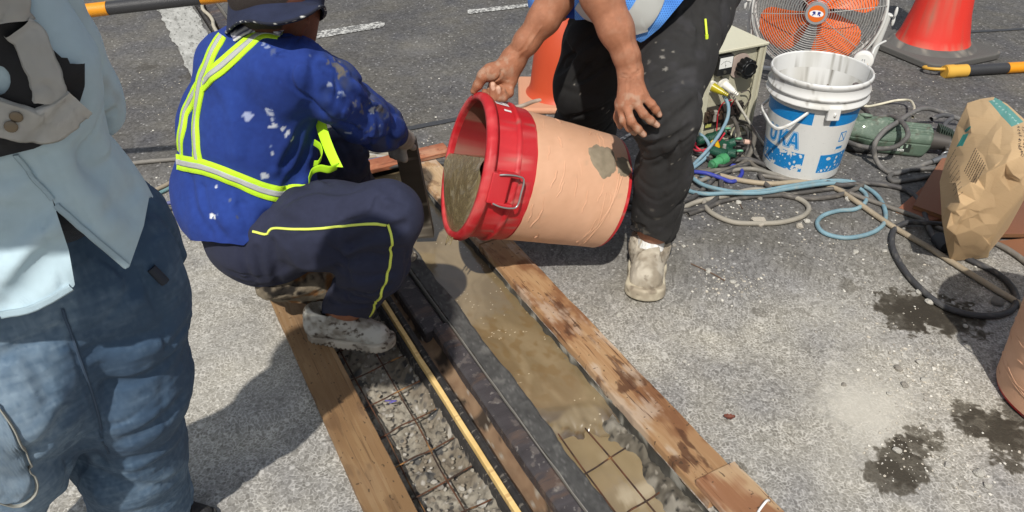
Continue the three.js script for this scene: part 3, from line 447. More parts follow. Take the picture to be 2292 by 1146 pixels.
function shoe(root, heel, toe, roll, W2, upC, soleC, stains, o = {}) {
  const x = toe.clone().sub(heel), len = x.length(); x.normalize(); const up = V(0, 1, 0).addScaledVector(V().crossVectors(V(0, 1, 0), x), roll).normalize(), z = V().crossVectors(x, up).normalize(), y = V().crossVectors(z, x).normalize(), s = len / 0.27, M = basisM(x, y, z, heel.clone()).scale(V(s, s * (o.tall ?? 1), s * W2));
  const up0 = bones([[V(.042, .05, 0), V(.11, .062, 0), .04, .044], [V(.11, .062, 0), V(.215, .035, 0), .042, .04], [V(.04, .05, 0), V(.03, .085, 0), .04, .034], [V(.045, .095, .022), V(.115, .075, .026), .012, .014], [V(.045, .095, -.022), V(.115, .075, -.026), .012, .014]], 0.03), hole = bones([[V(.055, .125, 0), V(.085, .095, 0), .036, .028]], .01);
  const uf = (a, b, c) => { let d = smax(smax(up0(a, b, c), 0.02 - b, 0.006), -hole(a, b, c), 0.008); d += (fbm3(a * 120, b * 120, c * 120, 2) - 0.5) * 0.003; if (o.laces) for (let i = 0; i < 6; i++) { const cx = 0.105 + i * 0.014; d -= 0.0048 * Math.exp(-(((a - cx - c * (i % 2 ? .3 : -.3)) / 0.0032) ** 2)) * (Math.abs(c) < 0.026 && b > 0.05 ? 1 : 0); } else { d += 0.002 * Math.exp(-(((a - .115 - b * .5) / .003) ** 2)); d += 0.0018 * Math.exp(-(((a - .16 - Math.abs(c) * .3) / .003) ** 2)); } return d; };
  const ol = bones([[V(.045, 0, 0), V(.12, 0, 0), .043, .042], [V(.12, 0, 0), V(.222, 0, 0), .042, .050]], .03);
  const sf = (a, b, c) => { const k = smax(ol(a, 0, c), Math.abs(b - 0.014 - sstep(.2, .3, a) * .01) - 0.0145, 0.008); return smax(k, -(Math.max(b - 0.007, Math.abs(((a * 70) % 1 + 1) % 1 - 0.5) / 70 - 0.0022)), 0.002); };
  const bx = [V(-.03, -.01, -.085), V(.31, .16, .085)], S = (g) => g.applyMatrix4(M);
  const dirt = (c0) => (a, b, c) => { const k = fbm3(a * 34, b * 34, c * 34, 5), k2 = fbm3(a * 60 + 3, b * 90, c * 60, 5); let q = mixc(c0, stains[0], sstep(0.36, 0.66, k) * 0.85); q = mixc(q, stains[1], sstep(0.60, 0.70, k2) * 0.75 * (o.dirty ?? 1)); return q; };
  partW('sole', S(mesher(sf, ...bx, 0.0032, dirt(soleC))), vmat(0.85), root);
  return partW('upper', S(mesher(uf, ...bx, 0.0034, dirt(upC))), vmat(0.8, rough(0.02, 0.001)), root);
}

// ================= the worker who squats with the tool
{
  const S = thing('person', 'person squatting on a muddy block in blue shirt, navy trousers, hat and lime harness', 'person', PH(690, 660, 0));
  const torsoL = [...chain([[566, 100, 40, 1.55], [528, 152, 72, 1.62], [514, 280, 99, 1.72], [520, 430, 107, 1.80], [545, 492, 100, 1.75]], .06), ...chain([[578, 102, 40, 1.53], [640, 158, 72, 1.53], [606, 290, 93, 1.66], [598, 420, 92, 1.74], [566, 496, 92, 1.73]], .06), B(505, 455, 92, 1.78, 545, 500, 88, 1.74, .06), B(560, 160, 80, 1.58, 560, 400, 106, 1.73, .06)];
  const slvL = chain([[676, 150, 62, 1.49], [742, 202, 59, 1.56], [806, 255, 54, 1.68], [850, 284, 45, 1.78], [880, 299, 34, 1.86]], .05);
  const legR = [...chain([[596, 528, 104, 1.76], [730, 504, 91, 1.66], [866, 480, 73, 1.575]], .05), ...chain([[868, 484, 72, 1.575], [843, 585, 69, 1.64], [775, 690, 54, 1.85]], .035), B(552, 532, 78, 1.82, 530, 490, 66, 1.88, .06), B(596, 528, 100, 1.77, 540, 510, 78, 1.86, .06)];
  const legL = [...chain([[545, 470, 80, 1.9], [760, 348, 58, 1.96]], .05), ...chain([[760, 352, 58, 1.96], [790, 440, 52, 2.1], [850, 540, 40, 2.3]], .04)];
  const torsoF = bones(torsoL, .06), slvF = bones(slvL, .07), shirt0 = (x, y, z) => smin(torsoF(x, y, z), slvF(x, y, z), 0.022);
  const shirtN = (x, y, z) => shirt0(x, y, z) + (slvF(x, y, z) < torsoF(x, y, z) ? pleat(x, y, z, .5, -.6, -.62, 15) * .006 + pleat(x, y, z, .2, .9, .2, 20) * .004 : pleat(x, y, z, .25, .9, .3, 11) * .004) + (fbm3(x * 9, y * 9, z * 9, 2) - 0.5) * 0.012 + (fbm3(x * 34, y * 22, z * 34, 2) - 0.5) * 0.004;
  const shirtF = folded(shirtN, [[[[712, 105], [700, 170], [690, 240]], .008, .012], [[[696, 245], [670, 310], [640, 370]], .012, .018], [[[700, 300], [672, 380], [650, 430]], .012, .014], [[[690, 350], [664, 420]], .010, .011], [[[676, 270], [640, 330], [620, 380]], -.006, .014], [[[655, 400], [636, 450], [628, 490]], .012, .014], [[[690, 400], [650, 450]], -.008, .012],
    [[[425, 400], [436, 470], [470, 520]], .008, .011], [[[452, 420], [466, 480], [500, 530]], .007, .010], [[[485, 430], [505, 500]], -.005, .012], [[[540, 460], [560, 520]], .007, .012], [[[430, 250], [425, 330]], .006, .014], [[[600, 480], [570, 520]], .009, .01],
    [[[725, 150], [770, 190], [800, 225]], .008, .010], [[[745, 140], [800, 190], [850, 240]], -.006, .010], [[[730, 205], [790, 250], [820, 290]], .007, .010], [[[820, 235], [845, 262], [850, 300]], .007, .008], [[[845, 245], [868, 275], [870, 310]], .007, .008], [[[795, 215], [826, 250], [826, 300]], .006, .009], [[[790, 170], [830, 215]], .005, .008], [[[640, 130], [690, 120]], .004, .01], [[[480, 180], [520, 250], [530, 340]], -.004, .02], [[[560, 200], [580, 300]], .004, .03]]);
  const white = [206, 208, 214], mud = [112, 104, 92];
  const SP1 = splats(shirt0, [[594, 101, 9, white, .6], [608, 118, 7, [120, 118, 130], .5], [556, 261, 9, [170, 178, 205]], [603, 250, 8, [186, 192, 212]], [612, 262, 9, [186, 192, 212]], [626, 252, 5, [170, 178, 200]], [612, 280, 7, white], [632, 285, 8, white], [642, 300, 7, white], [655, 310, 5, white], [606, 328, 5, [150, 160, 190]], [608, 345, 4, white], [592, 395, 7, white], [640, 390, 5, white], [458, 455, 5, [240, 240, 238]], [466, 488, 9, [242, 242, 240]], [474, 486, 7, [242, 242, 240]], [489, 480, 5, [240, 240, 236]], [450, 424, 3, white], [484, 417, 3, white], [512, 445, 4, [120, 120, 120], .7], [530, 484, 5, [80, 74, 60], .6], [696, 118, 6, [150, 150, 160], .5], [705, 121, 4, white, .6],
    [755, 150, 17, mud, .8], [765, 160, 12, mud, .7], [770, 205, 9, white, .6], [764, 226, 7, white, .8], [795, 230, 10, mud, .7], [800, 240, 13, [140, 130, 118], .6], [815, 245, 12, mud, .75], [838, 250, 10, [200, 202, 200], .8], [790, 250, 8, [130, 132, 150], .6], [833, 228, 9, mud, .8], [852, 245, 11, mud, .7], [868, 262, 10, [120, 120, 126], .6], [852, 290, 7, white, .7], [830, 290, 9, mud, .6], [800, 290, 9, [90, 96, 120], .6], [780, 298, 6, white, .7], [870, 290, 9, mud, .6], [760, 270, 7, [140, 146, 170], .6], [820, 310, 7, [120, 120, 130], .6], [735, 190, 5, white, .7], [720, 170, 5, [150, 150, 160], .6]]);
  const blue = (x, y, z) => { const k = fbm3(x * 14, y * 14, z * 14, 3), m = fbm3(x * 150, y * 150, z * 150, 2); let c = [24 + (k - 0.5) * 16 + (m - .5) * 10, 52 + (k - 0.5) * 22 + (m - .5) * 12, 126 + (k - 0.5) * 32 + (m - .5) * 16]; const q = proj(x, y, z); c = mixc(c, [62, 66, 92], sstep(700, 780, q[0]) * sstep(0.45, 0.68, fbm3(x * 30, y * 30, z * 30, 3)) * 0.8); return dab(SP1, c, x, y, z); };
  const hem = [side(455, 541, 545, 549), side(545, 549, 590, 505), side(585, 508, 640, 450), side(625, 455, 705, 440)];
  const hemS = (x, y, z) => { const q = proj(x, y, z), w = (n2(x * 50, z * 50) - .5) * 6; return (q[0] < 545 ? hem[0](q) : q[0] < 590 ? hem[1](q) : q[0] < 632 ? hem[2](q) : hem[3](q)) + w; };
  partW('shirt', clip(meshOf([...torsoL, ...slvL], shirtF, 0.0048, blue), hemS), cloth(), S);
  // trousers
  const tr0 = bones([...legR, ...legL], .05), trN = (x, y, z) => tr0(x, y, z) + pleat(x, y, z, .6, .55, .4, 12, .16) * .0065 + pleat(x, y, z, .9, -.3, .1, 16, .16) * .005 + (fbm3(x * 10, y * 10, z * 10, 2) - 0.5) * 0.009;
  const trF = folded(trN, [[[[785, 548], [840, 522], [905, 505]], .012, .010], [[[775, 565], [830, 545], [880, 540]], -.007, .010], [[[775, 585], [820, 570], [860, 575]], .006, .009], [[[610, 545], [614, 600], [625, 635]], .007, .010], [[[540, 540], [545, 590], [570, 630]], .007, .009], [[[575, 560], [590, 620]], .006, .010], [[[645, 560], [680, 600], [740, 590]], -.005, .013], [[[760, 600], [800, 620], [880, 610]], .006, .010], [[[748, 640], [790, 655], [870, 640]], .008, .009], [[[735, 668], [780, 684], [850, 675]], .008, .008], [[[745, 625], [790, 640], [850, 625]], -.005, .008], [[[860, 420], [900, 450]], .005, .012], [[[690, 450], [760, 440], [840, 430]], -.003, .02], [[[600, 470], [660, 500]], .005, .012], [[[770, 320], [790, 370]], .007, .01], [[[740, 330], [755, 390]], .007, .01]]);
  const navy = (x, y, z) => { const k = fbm3(x * 20, y * 20, z * 20, 3), m = fbm3(x * 160, y * 160, z * 160, 2); return [35 + (k - .5) * 11 + (m - .5) * 8, 39 + (k - .5) * 11 + (m - .5) * 8, 61 + (k - .5) * 14 + (m - .5) * 10]; };
  const cuff = side(700, 699, 845, 716), trousers = partW('trousers', clip(meshOf([...legR, ...legL], trF, 0.005, navy), (x, y, z) => { const q = proj(x, y, z); return q[0] > 690 && q[1] > 640 ? cuff(q) + (n2(x * 60, z * 60) - .5) * 4 : 20; }), cloth(), S);
  const limeY = mat([214, 226, 96], 0.7);
  for (const p of [[[566, 518], [598, 524], [606, 513], [660, 513], [720, 511], [790, 504], [840, 501], [864, 504]], [[867, 501], [877, 535], [873, 590], [856, 645], [840, 680], [828, 708]]]) partW('piping', strap(trF, p, 0.0052, 0.0022), limeY, trousers);
  // strap harness
  const lime = mat([196, 240, 40], 0.62, rough(0.01, 0.0004)), grey = mat([176, 178, 176], 0.4, rough(0.01, 0.0003));
  const belts = [[[[630, 82], [592, 76], [552, 100], [516, 131], [481, 160], [452, 189], [430, 219], [416, 248], [409, 285], [407, 345]], .031], [[[499, 80], [488, 96], [474, 122], [464, 150], [452, 178], [445, 216], [440, 262], [438, 307], [443, 356]], .031], [[[400, 362], [425, 367], [460, 374], [500, 388], [545, 406], [590, 425], [635, 433], [680, 428]], .034]];
  belts.forEach(([p, w], i) => { const b = partW('strap', strap(shirtF, p, w, 0.0022, 0.001 + i * 0.0012), lime, S); partW('reflective_band', strap(shirtF, p, w * 0.36, 0.0034, 0.001 + i * 0.0012), grey, b); });
  const ribbon = (pts, w, dir) => { const cv = new THREE.CatmullRomCurve3(pts); return slab(3, 40, (s, t) => cv.getPoint(t).addScaledVector(dir(t), (s - 0.5) * w), 0.0016); };
  const E1 = V(.8, .15, .35).normalize();
  partW('strap', [ribbon([PD(712, 240, 1.62), PD(722, 290, 1.62), PD(738, 335, 1.61), PD(756, 374, 1.60)], .028, () => E1), ribbon([PD(756, 373, 1.602), PD(738, 380, 1.60), PD(716, 377, 1.60), PD(700, 384, 1.61), PD(692, 404, 1.62)], .022, (t) => V(.35 - t * .2, .8, .3).normalize()), ribbon([PD(704, 318, 1.64), PD(718, 330, 1.62), PD(721, 350, 1.62), PD(712, 364, 1.63), PD(702, 366, 1.65)], .020, () => V(.3, .85, .35).normalize())], mat([190, 244, 40], 0.62), S, 'loose lime strap end hanging under the arm');
  // hat
  const hc = PD(622, -8, 1.52), hu = V(.16, .96, -.12).normalize(), hx = V().crossVectors(V(0, 0, 1), hu).normalize(), hz = V().crossVectors(hx, hu).normalize();
  const rim = new THREE.CatmullRomCurve3([[506, 74, 1.50], [528, 54, 1.44], [560, 47, 1.40], [605, 53, 1.37], [650, 46, 1.37], [690, 32, 1.38], [720, 14, 1.42], [729, 26, 1.48], [720, 42, 1.56], [690, 44, 1.66], [640, 10, 1.70], [570, 10, 1.68], [525, 44, 1.60]].map((q) => PD(...q)), true, 'centripetal');
  const crown = (a, r, h) => hc.clone().addScaledVector(hx, Math.cos(a) * r).addScaledVector(hz, Math.sin(a) * r).addScaledVector(hu, h);
  const a0 = (p) => Math.atan2(p.clone().sub(hc).dot(hz), p.clone().sub(hc).dot(hx));
  const hatS = (s, t) => { const e = rim.getPoint(s % 1), a = a0(e), j = fbm2(Math.cos(a) * 3 + 4, t * 4 + Math.sin(a) * 3, 3) - .5; if (t < 0.45) return e.lerp(crown(a, .091, .012), t / 0.45).addScaledVector(hu, j * 0.008 * (1 - t)); const k = (t - 0.45) / 0.55; return k < 0.6 ? crown(a, lerp(.091, .084, k / 0.6), lerp(.012, .085, k / 0.6)) : crown(a, lerp(.084, 0.004, (k - 0.6) / 0.4), .085 + Math.sin((k - 0.6) / 0.4 * 1.5) * 0.012); };
  const hat = partW('hat', paint(slab(72, 24, hatS, 0.003), (x, y, z) => { const k = fbm3(x * 60, y * 60, z * 60); return mixc([22, 29, 54], [38, 46, 74], k); }), cloth(), S);
  partW('brim_edge', paint(tube(Array.from({ length: 60 }, (_, i) => rim.getPoint(i / 60)), 0.0026, 240, 6, true), (x, y, z) => fbm3(x * 240, y * 240, z * 240, 2) > 0.66 ? [210, 210, 206] : [24, 28, 44]), vmat(0.9), hat);
  // collar
  const neckL = chain([[588, 104, 46, 1.55], [626, 40, 46, 1.53]], .03), neckF = bones(neckL);
  partW('collar', paint(strap((x, y, z) => smin(shirtF(x, y, z), neckF(x, y, z), .03), [[526, 86], [548, 70], [580, 62], [610, 64], [636, 76]], 0.020, 0.004, 0.004), (x, y, z) => Math.sin((y * 3 + x) * 330) > -0.1 ? [214, 212, 214] : [60, 62, 92]), vmat(0.9), S);
  // the body itself under the clothes, head and ankle
  const [hl, hf] = headField(PD(616, 6, 1.515), V(.42, -.38, -.82).normalize(), V(.3, .93, -.1).normalize());
  const core = [...torsoL, ...slvL, ...legR, ...legL].map(([a, b, ra, rb]) => [a, b, ra * 0.7, rb * 0.7, .02]), ank = [B(800, 640, 38, 1.74, 745, 710, 26, 1.89, .02), B(745, 708, 26, 1.89, 790, 748, 26, 1.9, .03)], hand = chain([[880, 302, 20, 1.90], [905, 318, 19, 1.97]], .02);
  const headDark = (x, y, z) => { const c = skinC(x, y, z).map((v, i) => v * [.66, .58, .55][i]); const q = proj(x, y, z); return q[0] < 636 - (q[1] - 40) * 0.2 && q[1] < 66 ? mixc([34, 28, 26], c, 0.1) : c; };  // face skin darkened in its colour, for the shade under the hat brim
  partW('body', [meshOf(core, bones([...core, ...ank, ...neckL], .02), 0.011, skinC), meshOf([...hl, ...neckL], (x, y, z) => smin(hf(x, y, z), neckF(x, y, z), 0.02), 0.0045, headDark), meshOf(ank, bones(ank), 0.005, skinC)], skinM, S);
  // gloved hand closed on the tool
  const gp = [B(884, 300, 26, 1.88, 905, 312, 24, 1.95, .02), ...[0, 1, 2, 3].map((i) => B(878 + i * 3, 322 + i * 9, 8, 1.965, 900 + i * 2, 330 + i * 9, 8, 1.945, .006)), ...[0, 1, 2, 3].map((i) => B(872 + i * 2, 320 + i * 9, 8, 1.99, 878 + i * 3, 322 + i * 9, 8, 1.965, .006)), B(895, 310, 10, 1.96, 925, 330, 8, 2.0, .01)];
  partW('glove', meshOf(gp, bones(gp, .012), 0.0034, (x, y, z) => mixc([128, 118, 106], [196, 190, 182], fbm3(x * 50, y * 50, z * 50))), cloth(), S);
  const sh = shoe(S, PH(690, 752, 0.012), PH(884, 778, 0.012), 0.12, 0.98, [196, 194, 186], [178, 170, 156], [[128, 120, 108], [58, 46, 36]]);
  sh.userData.label = 'muddy white rubber slip-on'; partW('sock', paint(strap(bones(ank), [[712, 696], [730, 712], [760, 728], [800, 728]], .02, .003, .002), () => [30, 30, 34]), vmat(0.9), S);
  shoe(S, PH(830, 560, 0.0), PH(930, 585, 0.0), 0, 0.95, [190, 188, 180], [170, 164, 150], [[128, 120, 108], [58, 46, 36]]);
}
// the block he sits on and the steel channel in his hand
{
  const L = [B(610, 628, 42, 1.80, 720, 616, 44, 1.86, .03), B(620, 648, 26, 1.86, 735, 640, 34, 1.9, .03), B(700, 600, 40, 1.9, 745, 630, 34, 1.9, .03)], f = bones(L, .03), ff = (x, y, z) => smax(f(x, y, z) + (fbm3(x * 26, y * 26, z * 26, 4) - 0.5) * 0.03, 0.018 - y, 0.01);
  solo('muddy_block', meshOf(L, ff, 0.006, (x, y, z) => { const k = fbm3(x * 36, y * 36, z * 36, 3), q = fbm3(x * 90, y * 90, z * 90 + 3, 3); let c = mixc([120, 108, 90], [176, 162, 138], q); c = mixc(c, [40, 34, 28], sstep(0.5, 0.62, k)); return mixc(c, [150, 96, 44], sstep(0.62, 0.7, fbm3(x * 30 + 9, y * 30, z * 30, 3)) * 0.8); }), vmat(0.9, rough(0.02, 0.002)), 'low muddy block under the squatting worker, caked in dried mortar', 'seat');
  const a = PD(904, 316, 1.99), b = PD(936, 470, 2.17), d = b.clone().sub(a).normalize(), n = V(0, 0.1, 1), x = V().crossVectors(d, n).normalize(), z = V().crossVectors(x, d).normalize(), len = 0.36, sh = new THREE.Shape();
  for (const [i, [q, w]] of [[-.029, 0], [.029, 0], [.029, -.028], [.0265, -.028], [.0265, -.0025], [-.0265, -.0025], [-.0265, -.028], [-.029, -.028]].entries()) i ? sh.lineTo(q, w) : sh.moveTo(q, w);
  const g = new THREE.ExtrudeGeometry(sh, { depth: len, bevelEnabled: false, steps: 40 }); g.applyMatrix4(basisM(x, z, d, a));
  const pp = g.attributes.position; for (let i = 0; i < pp.count; i++) { const q = V(pp.getX(i), pp.getY(i), pp.getZ(i)), e = q.clone().sub(a); if (e.dot(d) < 0.002) q.addScaledVector(d, -e.dot(x) * -0.28 * -1); pp.setXYZ(i, q.x, q.y, q.z); }
  g.computeVertexNormals();
  solo('steel_channel', paint(g, (q, y, w) => { const k = fbm3(q * 60, y * 30, w * 60, 3); return mixc(mixc([58, 52, 46], [88, 82, 74], k), [150, 142, 130], sstep(0.68, 0.74, fbm3(q * 90, y * 90, w * 90, 2))); }), vmat(0.6, { metalness: 0.2 }), 'dark steel channel held upright by the gloved hand at the mortar', 'steel channel');
}

// ================= the worker who pours
{
  const S = thing('person', 'person bending over to pour the red bucket, in blue mesh vest and dusty black trousers', 'person', PH(1440, 620, 0));
  const tL = [...chain([[1552, -60, 98, 1.90], [1540, 40, 84, 1.84], [1512, 140, 74, 1.79], [1490, 262, 74, 1.74]], .05), ...chain([[1490, 266, 72, 1.74], [1484, 390, 58, 1.88], [1466, 505, 55, 2.03]], .04), B(1552, -60, 98, 1.9, 1440, -50, 96, 2.02, .1)];
  const tR = [...chain([[1440, -50, 95, 2.02], [1355, 90, 86, 2.06], [1320, 190, 75, 2.14]], .05), ...chain([[1320, 190, 75, 2.14], [1308, 280, 65, 2.34], [1306, 400, 55, 2.52]], .04)];
  const t0 = bones([...tL, ...tR], .05), tn = (x, y, z) => t0(x, y, z) + pleat(x, y, z, .62, .7, .35, 14, .16) * .007 + pleat(x, y, z, .1, .97, .2, 13, .16) * .005 + (fbm3(x * 11, y * 11, z * 11, 2) - 0.5) * 0.010;
  const tf = folded(tn, [[[[1446, 222], [1490, 196], [1545, 178]], .009, .009], [[[1455, 190], [1500, 165], [1550, 150]], .007, .009], [[[1462, 250], [1510, 222], [1556, 205]], -.007, .010], [[[1475, 300], [1515, 262], [1552, 230]], .010, .009], [[[1440, 325], [1490, 318], [1545, 285]], .009, .010], [[[1428, 352], [1480, 366], [1540, 295]], .005, .009], [[[1430, 372], [1480, 388], [1535, 335]], -.002, .009], [[[1432, 400], [1470, 424], [1525, 395]], .0022, .009], [[[1435, 430], [1475, 450], [1530, 405]], .002, .009], [[[1430, 470], [1465, 494], [1525, 450]], .003, .010], [[[1440, 500], [1470, 519], [1510, 480]], -.002, .010], [[[1500, 250], [1520, 330], [1525, 420], [1505, 520]], .004, .005], [[[1528, 60], [1560, 80], [1590, 60]], .010, .010], [[[1500, 90], [1540, 110], [1580, 95]], .006, .01], [[[1545, 0], [1560, 50], [1572, 110]], .008, .008], [[[1590, 0], [1575, 60], [1560, 120]], .008, .01], [[[1265, 100], [1330, 150]], .007, .012], [[[1260, 200], [1330, 214]], .004, .012], [[[1255, 250], [1320, 266]], -.003, .012], [[[1270, 280], [1340, 280]], .004, .01]]);
  const PS = splats(t0, [[1480, 128, 6, [150, 146, 138], .7], [1453, 140, 6, [130, 126, 118], .6], [1490, 155, 4, [150, 146, 138], .7], [1535, 155, 4, [150, 146, 138], .6], [1528, 180, 8, [90, 86, 80], .7], [1505, 268, 7, [110, 106, 98], .7], [1484, 202, 4, [120, 116, 110], .6], [1580, 56, 4, [220, 220, 214], .9], [1420, 505, 10, [120, 112, 96], .8], [1440, 520, 9, [110, 104, 92], .6], [1470, 490, 6, [100, 96, 88], .6], [1435, 340, 4, [140, 136, 128], .8], [1433, 355, 3, [140, 136, 128], .8], [1495, 420, 4, [110, 106, 98], .7], [1505, 460, 4, [120, 116, 108], .7], [1460, 470, 5, [110, 106, 98], .6]]);
  const black = (x, y, z) => { const k = fbm3(x * 18, y * 18, z * 18, 3), m = fbm3(x * 150, y * 150, z * 150, 2), d = sstep(0.52, 0.72, fbm3(x * 26, y * 26, z * 26 + 4, 3)); let c = [38 + (k - .5) * 14 + (m - .5) * 8 + d * 9, 37 + (k - .5) * 14 + (m - .5) * 8 + d * 9, 37 + (k - .5) * 13 + (m - .5) * 8 + d * 11]; if (proj(x, y, z)[0] < 1400) c = c.map((v) => v * 0.6); if (h3(x * 260 | 0, y * 260 | 0, z * 260 | 0) > 0.9975) c = [120, 116, 108]; return dab(PS, c, x, y, z); };  // far leg darkened in the cloth colour, standing in for shade on it
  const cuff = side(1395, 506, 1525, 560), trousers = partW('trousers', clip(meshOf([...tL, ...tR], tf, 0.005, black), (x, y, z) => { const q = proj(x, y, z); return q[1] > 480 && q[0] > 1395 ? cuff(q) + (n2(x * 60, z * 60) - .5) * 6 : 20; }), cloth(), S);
  const zip = mat([206, 226, 60], 0.5), za = onto(tf, 1580, 45), zb = onto(tf, 1583, 80), zl = V(-.003, .004, .006);
  partW('zip_pull', [rod(za.clone().add(zl), zb.clone().add(zl), .0028, 8), rod(zb.clone().add(zl), zb.clone().add(V(.001, -.02, .006)), .004, 8)], zip, trousers);
  // arms and hands, one skin with the body
  const armR = chain([[1270, -60, 44, 1.82], [1242, 0, 37, 1.81], [1218, 42, 34, 1.815], [1178, 94, 26.5, 1.84], [1150, 132, 22, 1.865]], .02);
  const armL = chain([[1320, -90, 50, 1.64], [1346, -10, 45, 1.62], [1379, 66, 37, 1.63], [1403, 128, 27, 1.645], [1411, 160, 24, 1.655]], .02);
  const F = (...p) => p;                                            // finger joints [px, py, r, d]
  const handL = [...[[1438, 213, 14, 1.645], [1421, 226, 14, 1.640], [1401, 233, 13, 1.645], [1389, 238, 12, 1.655]].flatMap((m) => chain([[1411, 162, 20, 1.655], m], .016)),
    ...chain([[1438, 212, 10.5, 1.645], [1458, 233, 9.2, 1.640], [1468, 246, 8.4, 1.648], [1476, 257, 7, 1.658]], .006), ...chain([[1421, 226, 10.5, 1.64], [1440, 255, 9.4, 1.632], [1456, 269, 8.6, 1.642], [1471, 280, 7.2, 1.656]], .006), ...chain([[1401, 234, 10, 1.645], [1413, 272, 9.4, 1.635], [1428, 289, 8.6, 1.645], [1441, 301, 7.4, 1.660]], .006), ...chain([[1389, 240, 9, 1.655], [1395, 270, 8.4, 1.655], [1408, 287, 7.6, 1.662], [1421, 298, 6.6, 1.674]], .006), ...chain([[1402, 186, 12, 1.67], [1388, 230, 10, 1.70], [1384, 262, 9, 1.71], [1388, 282, 7.5, 1.71]], .012)];
  const handR = [...[[1133, 172, 16, 1.880], [1144, 180, 14, 1.880], [1112, 168, 16, 1.875]].flatMap((m) => chain([[1149, 134, 21, 1.867], m], .02)), ...chain([[1140, 145, 16, 1.865], [1104, 163, 19, 1.860], [1085, 166, 13, 1.860]], .015), ...chain([[1096, 156, 13, 1.860], [1080, 172, 11, 1.860], [1070, 190, 9.6, 1.870], [1060, 204, 7.6, 1.880]], .01),
    ...chain([[1143, 180, 12, 1.885], [1140, 208, 9.5, 1.875], [1128, 218, 9, 1.860], [1125, 203, 7.6, 1.850]], .005), ...chain([[1134, 184, 12, 1.885], [1128, 212, 9.5, 1.875], [1117, 219, 9, 1.855], [1115, 198, 7.8, 1.840]], .005), ...chain([[1122, 186, 12, 1.890], [1116, 210, 9.5, 1.875], [1104, 220, 9, 1.850], [1103, 190, 8, 1.835]], .005), ...chain([[1106, 182, 12, 1.895], [1100, 200, 9.5, 1.895], [1090, 213, 8.6, 1.885], [1085, 206, 7.6, 1.880]], .005)];
  const nails = [[[1474, 252, 1.648], [1477, 259, 1.652]], [[1467, 276, 1.646], [1473, 282, 1.65]], [[1437, 297, 1.648], [1443, 303, 1.652]], [[1103, 188, 1.8275], [1104, 197, 1.83]], [[1116, 197, 1.833], [1117, 205, 1.835]]].map((q) => q.map((p) => PD(...p)));
  const fL = folded(bones([...armL, ...handL], .03), [[[[1388, 172], [1408, 176], [1432, 162]], .0022, .0022], [[[1392, 166], [1412, 169], [1432, 156]], .0018, .0022], [[[1418, 180], [1420, 215]], .0012, .003], [[[1408, 185], [1404, 222]], .0012, .003], [[[1428, 182], [1434, 205]], .0012, .003], [[[1452, 238], [1464, 228]], .0011, .0013], [[[1433, 262], [1446, 248]], .0011, .0013], [[[1404, 276], [1420, 268]], .0011, .0013], [[[1372, 40], [1392, 100], [1408, 150]], -.0018, .004], [[[1404, 60], [1416, 110], [1424, 150]], -.0015, .0035], [[[1412, 170], [1421, 200], [1424, 224]], -.0018, .0028], [[[1404, 176], [1402, 210], [1402, 232]], -.0016, .0026], [[[1422, 172], [1434, 196], [1440, 212]], -.0018, .0028], [[[1415, 186], [1408, 214]], -.0009, .0016], [[[1452, 226], [1462, 236]], -.001, .002], [[[1436, 250], [1444, 258]], -.001, .002], [[[1410, 268], [1418, 276]], -.001, .002]]);
  const fR = folded(bones([...armR, ...handR], .03), [[[[1123, 158], [1120, 172], [1094, 184]], .0045, .0032], [[[1086, 165], [1090, 185]], .0022, .0025], [[[1118, 176], [1135, 180]], .0015, .0018], [[[1150, 125], [1120, 148]], .001, .003], [[[1212, 60], [1190, 92], [1160, 128]], -.0016, .0035], [[[1190, 66], [1168, 104], [1142, 134]], -.0014, .003], [[[1180, 110], [1158, 122]], -.0012, .0026], [[[1130, 140], [1100, 160]], -.0014, .004], [[[1122, 190], [1142, 200]], .0015, .0016]]);
  const pale = (x, y, z) => { const c = skinC(x, y, z); let q = 9; for (const [a, b] of nails) { const t = clamp(V(x, y, z).sub(a).dot(b.clone().sub(a)) / a.distanceToSquared(b)); q = Math.min(q, V(x, y, z).distanceTo(a.clone().lerp(b, t))); } const w = proj(x, y, z), dust = sstep(.5, .68, fbm3(x * 90, y * 90, z * 90, 4)) * (w[1] > 200 || w[0] < 1150 ? .55 : .15); return mixc(mixc(c, [176, 150, 130], dust), [206, 164, 140], sstep(0.0062, 0.0045, q)); };
  const torso = [B(1300, -36, 66, 1.92, 1430, 0, 80, 1.86, .06), B(1430, 0, 80, 1.86, 1505, -10, 86, 1.86, .06), ...chain([[1552, -60, 90, 1.92], [1470, -90, 120, 1.92], [1390, -150, 125, 1.84], [1350, -260, 105, 1.74]], .1), ...chain([[1440, -50, 85, 2.02], [1400, -120, 120, 1.98], [1330, -190, 110, 1.92]], .1)];
  const upR = [...chain([[1330, -230, 72, 1.86], [1280, -110, 60, 1.85], [1240, 4, 60, 1.86]], .06)], upL = [...chain([[1380, -270, 75, 1.66], [1330, -150, 62, 1.63]], .08)];
  const core = [...torso, ...upR, ...upL, ...tL, ...tR].map(([a, b, ra, rb, k]) => [a, b, ra * 0.8, rb * 0.8, k]), cf = bones([...core, ...armL, ...armR], .05), hd = PD(1300, -420, 1.62), [hl, hf] = headField(hd, V(-.5, -.6, .3).normalize(), V(-.3, .6, .6).normalize()), nk = [[PD(1350, -290, 1.72), hd.clone().add(V(.02, -.02, -.01)), .055, .05, .03]], nf = bones(nk);
  partW('body', [meshOf(core, cf, 0.011, skinC), meshOf([...armL, ...handL], fL, 0.0032, pale), meshOf([...armR, ...handR], fR, 0.0032, pale), meshOf([...hl, ...nk], (x, y, z) => smin(hf(x, y, z), nf(x, y, z), .02), 0.006, skinC)], skinM, S);
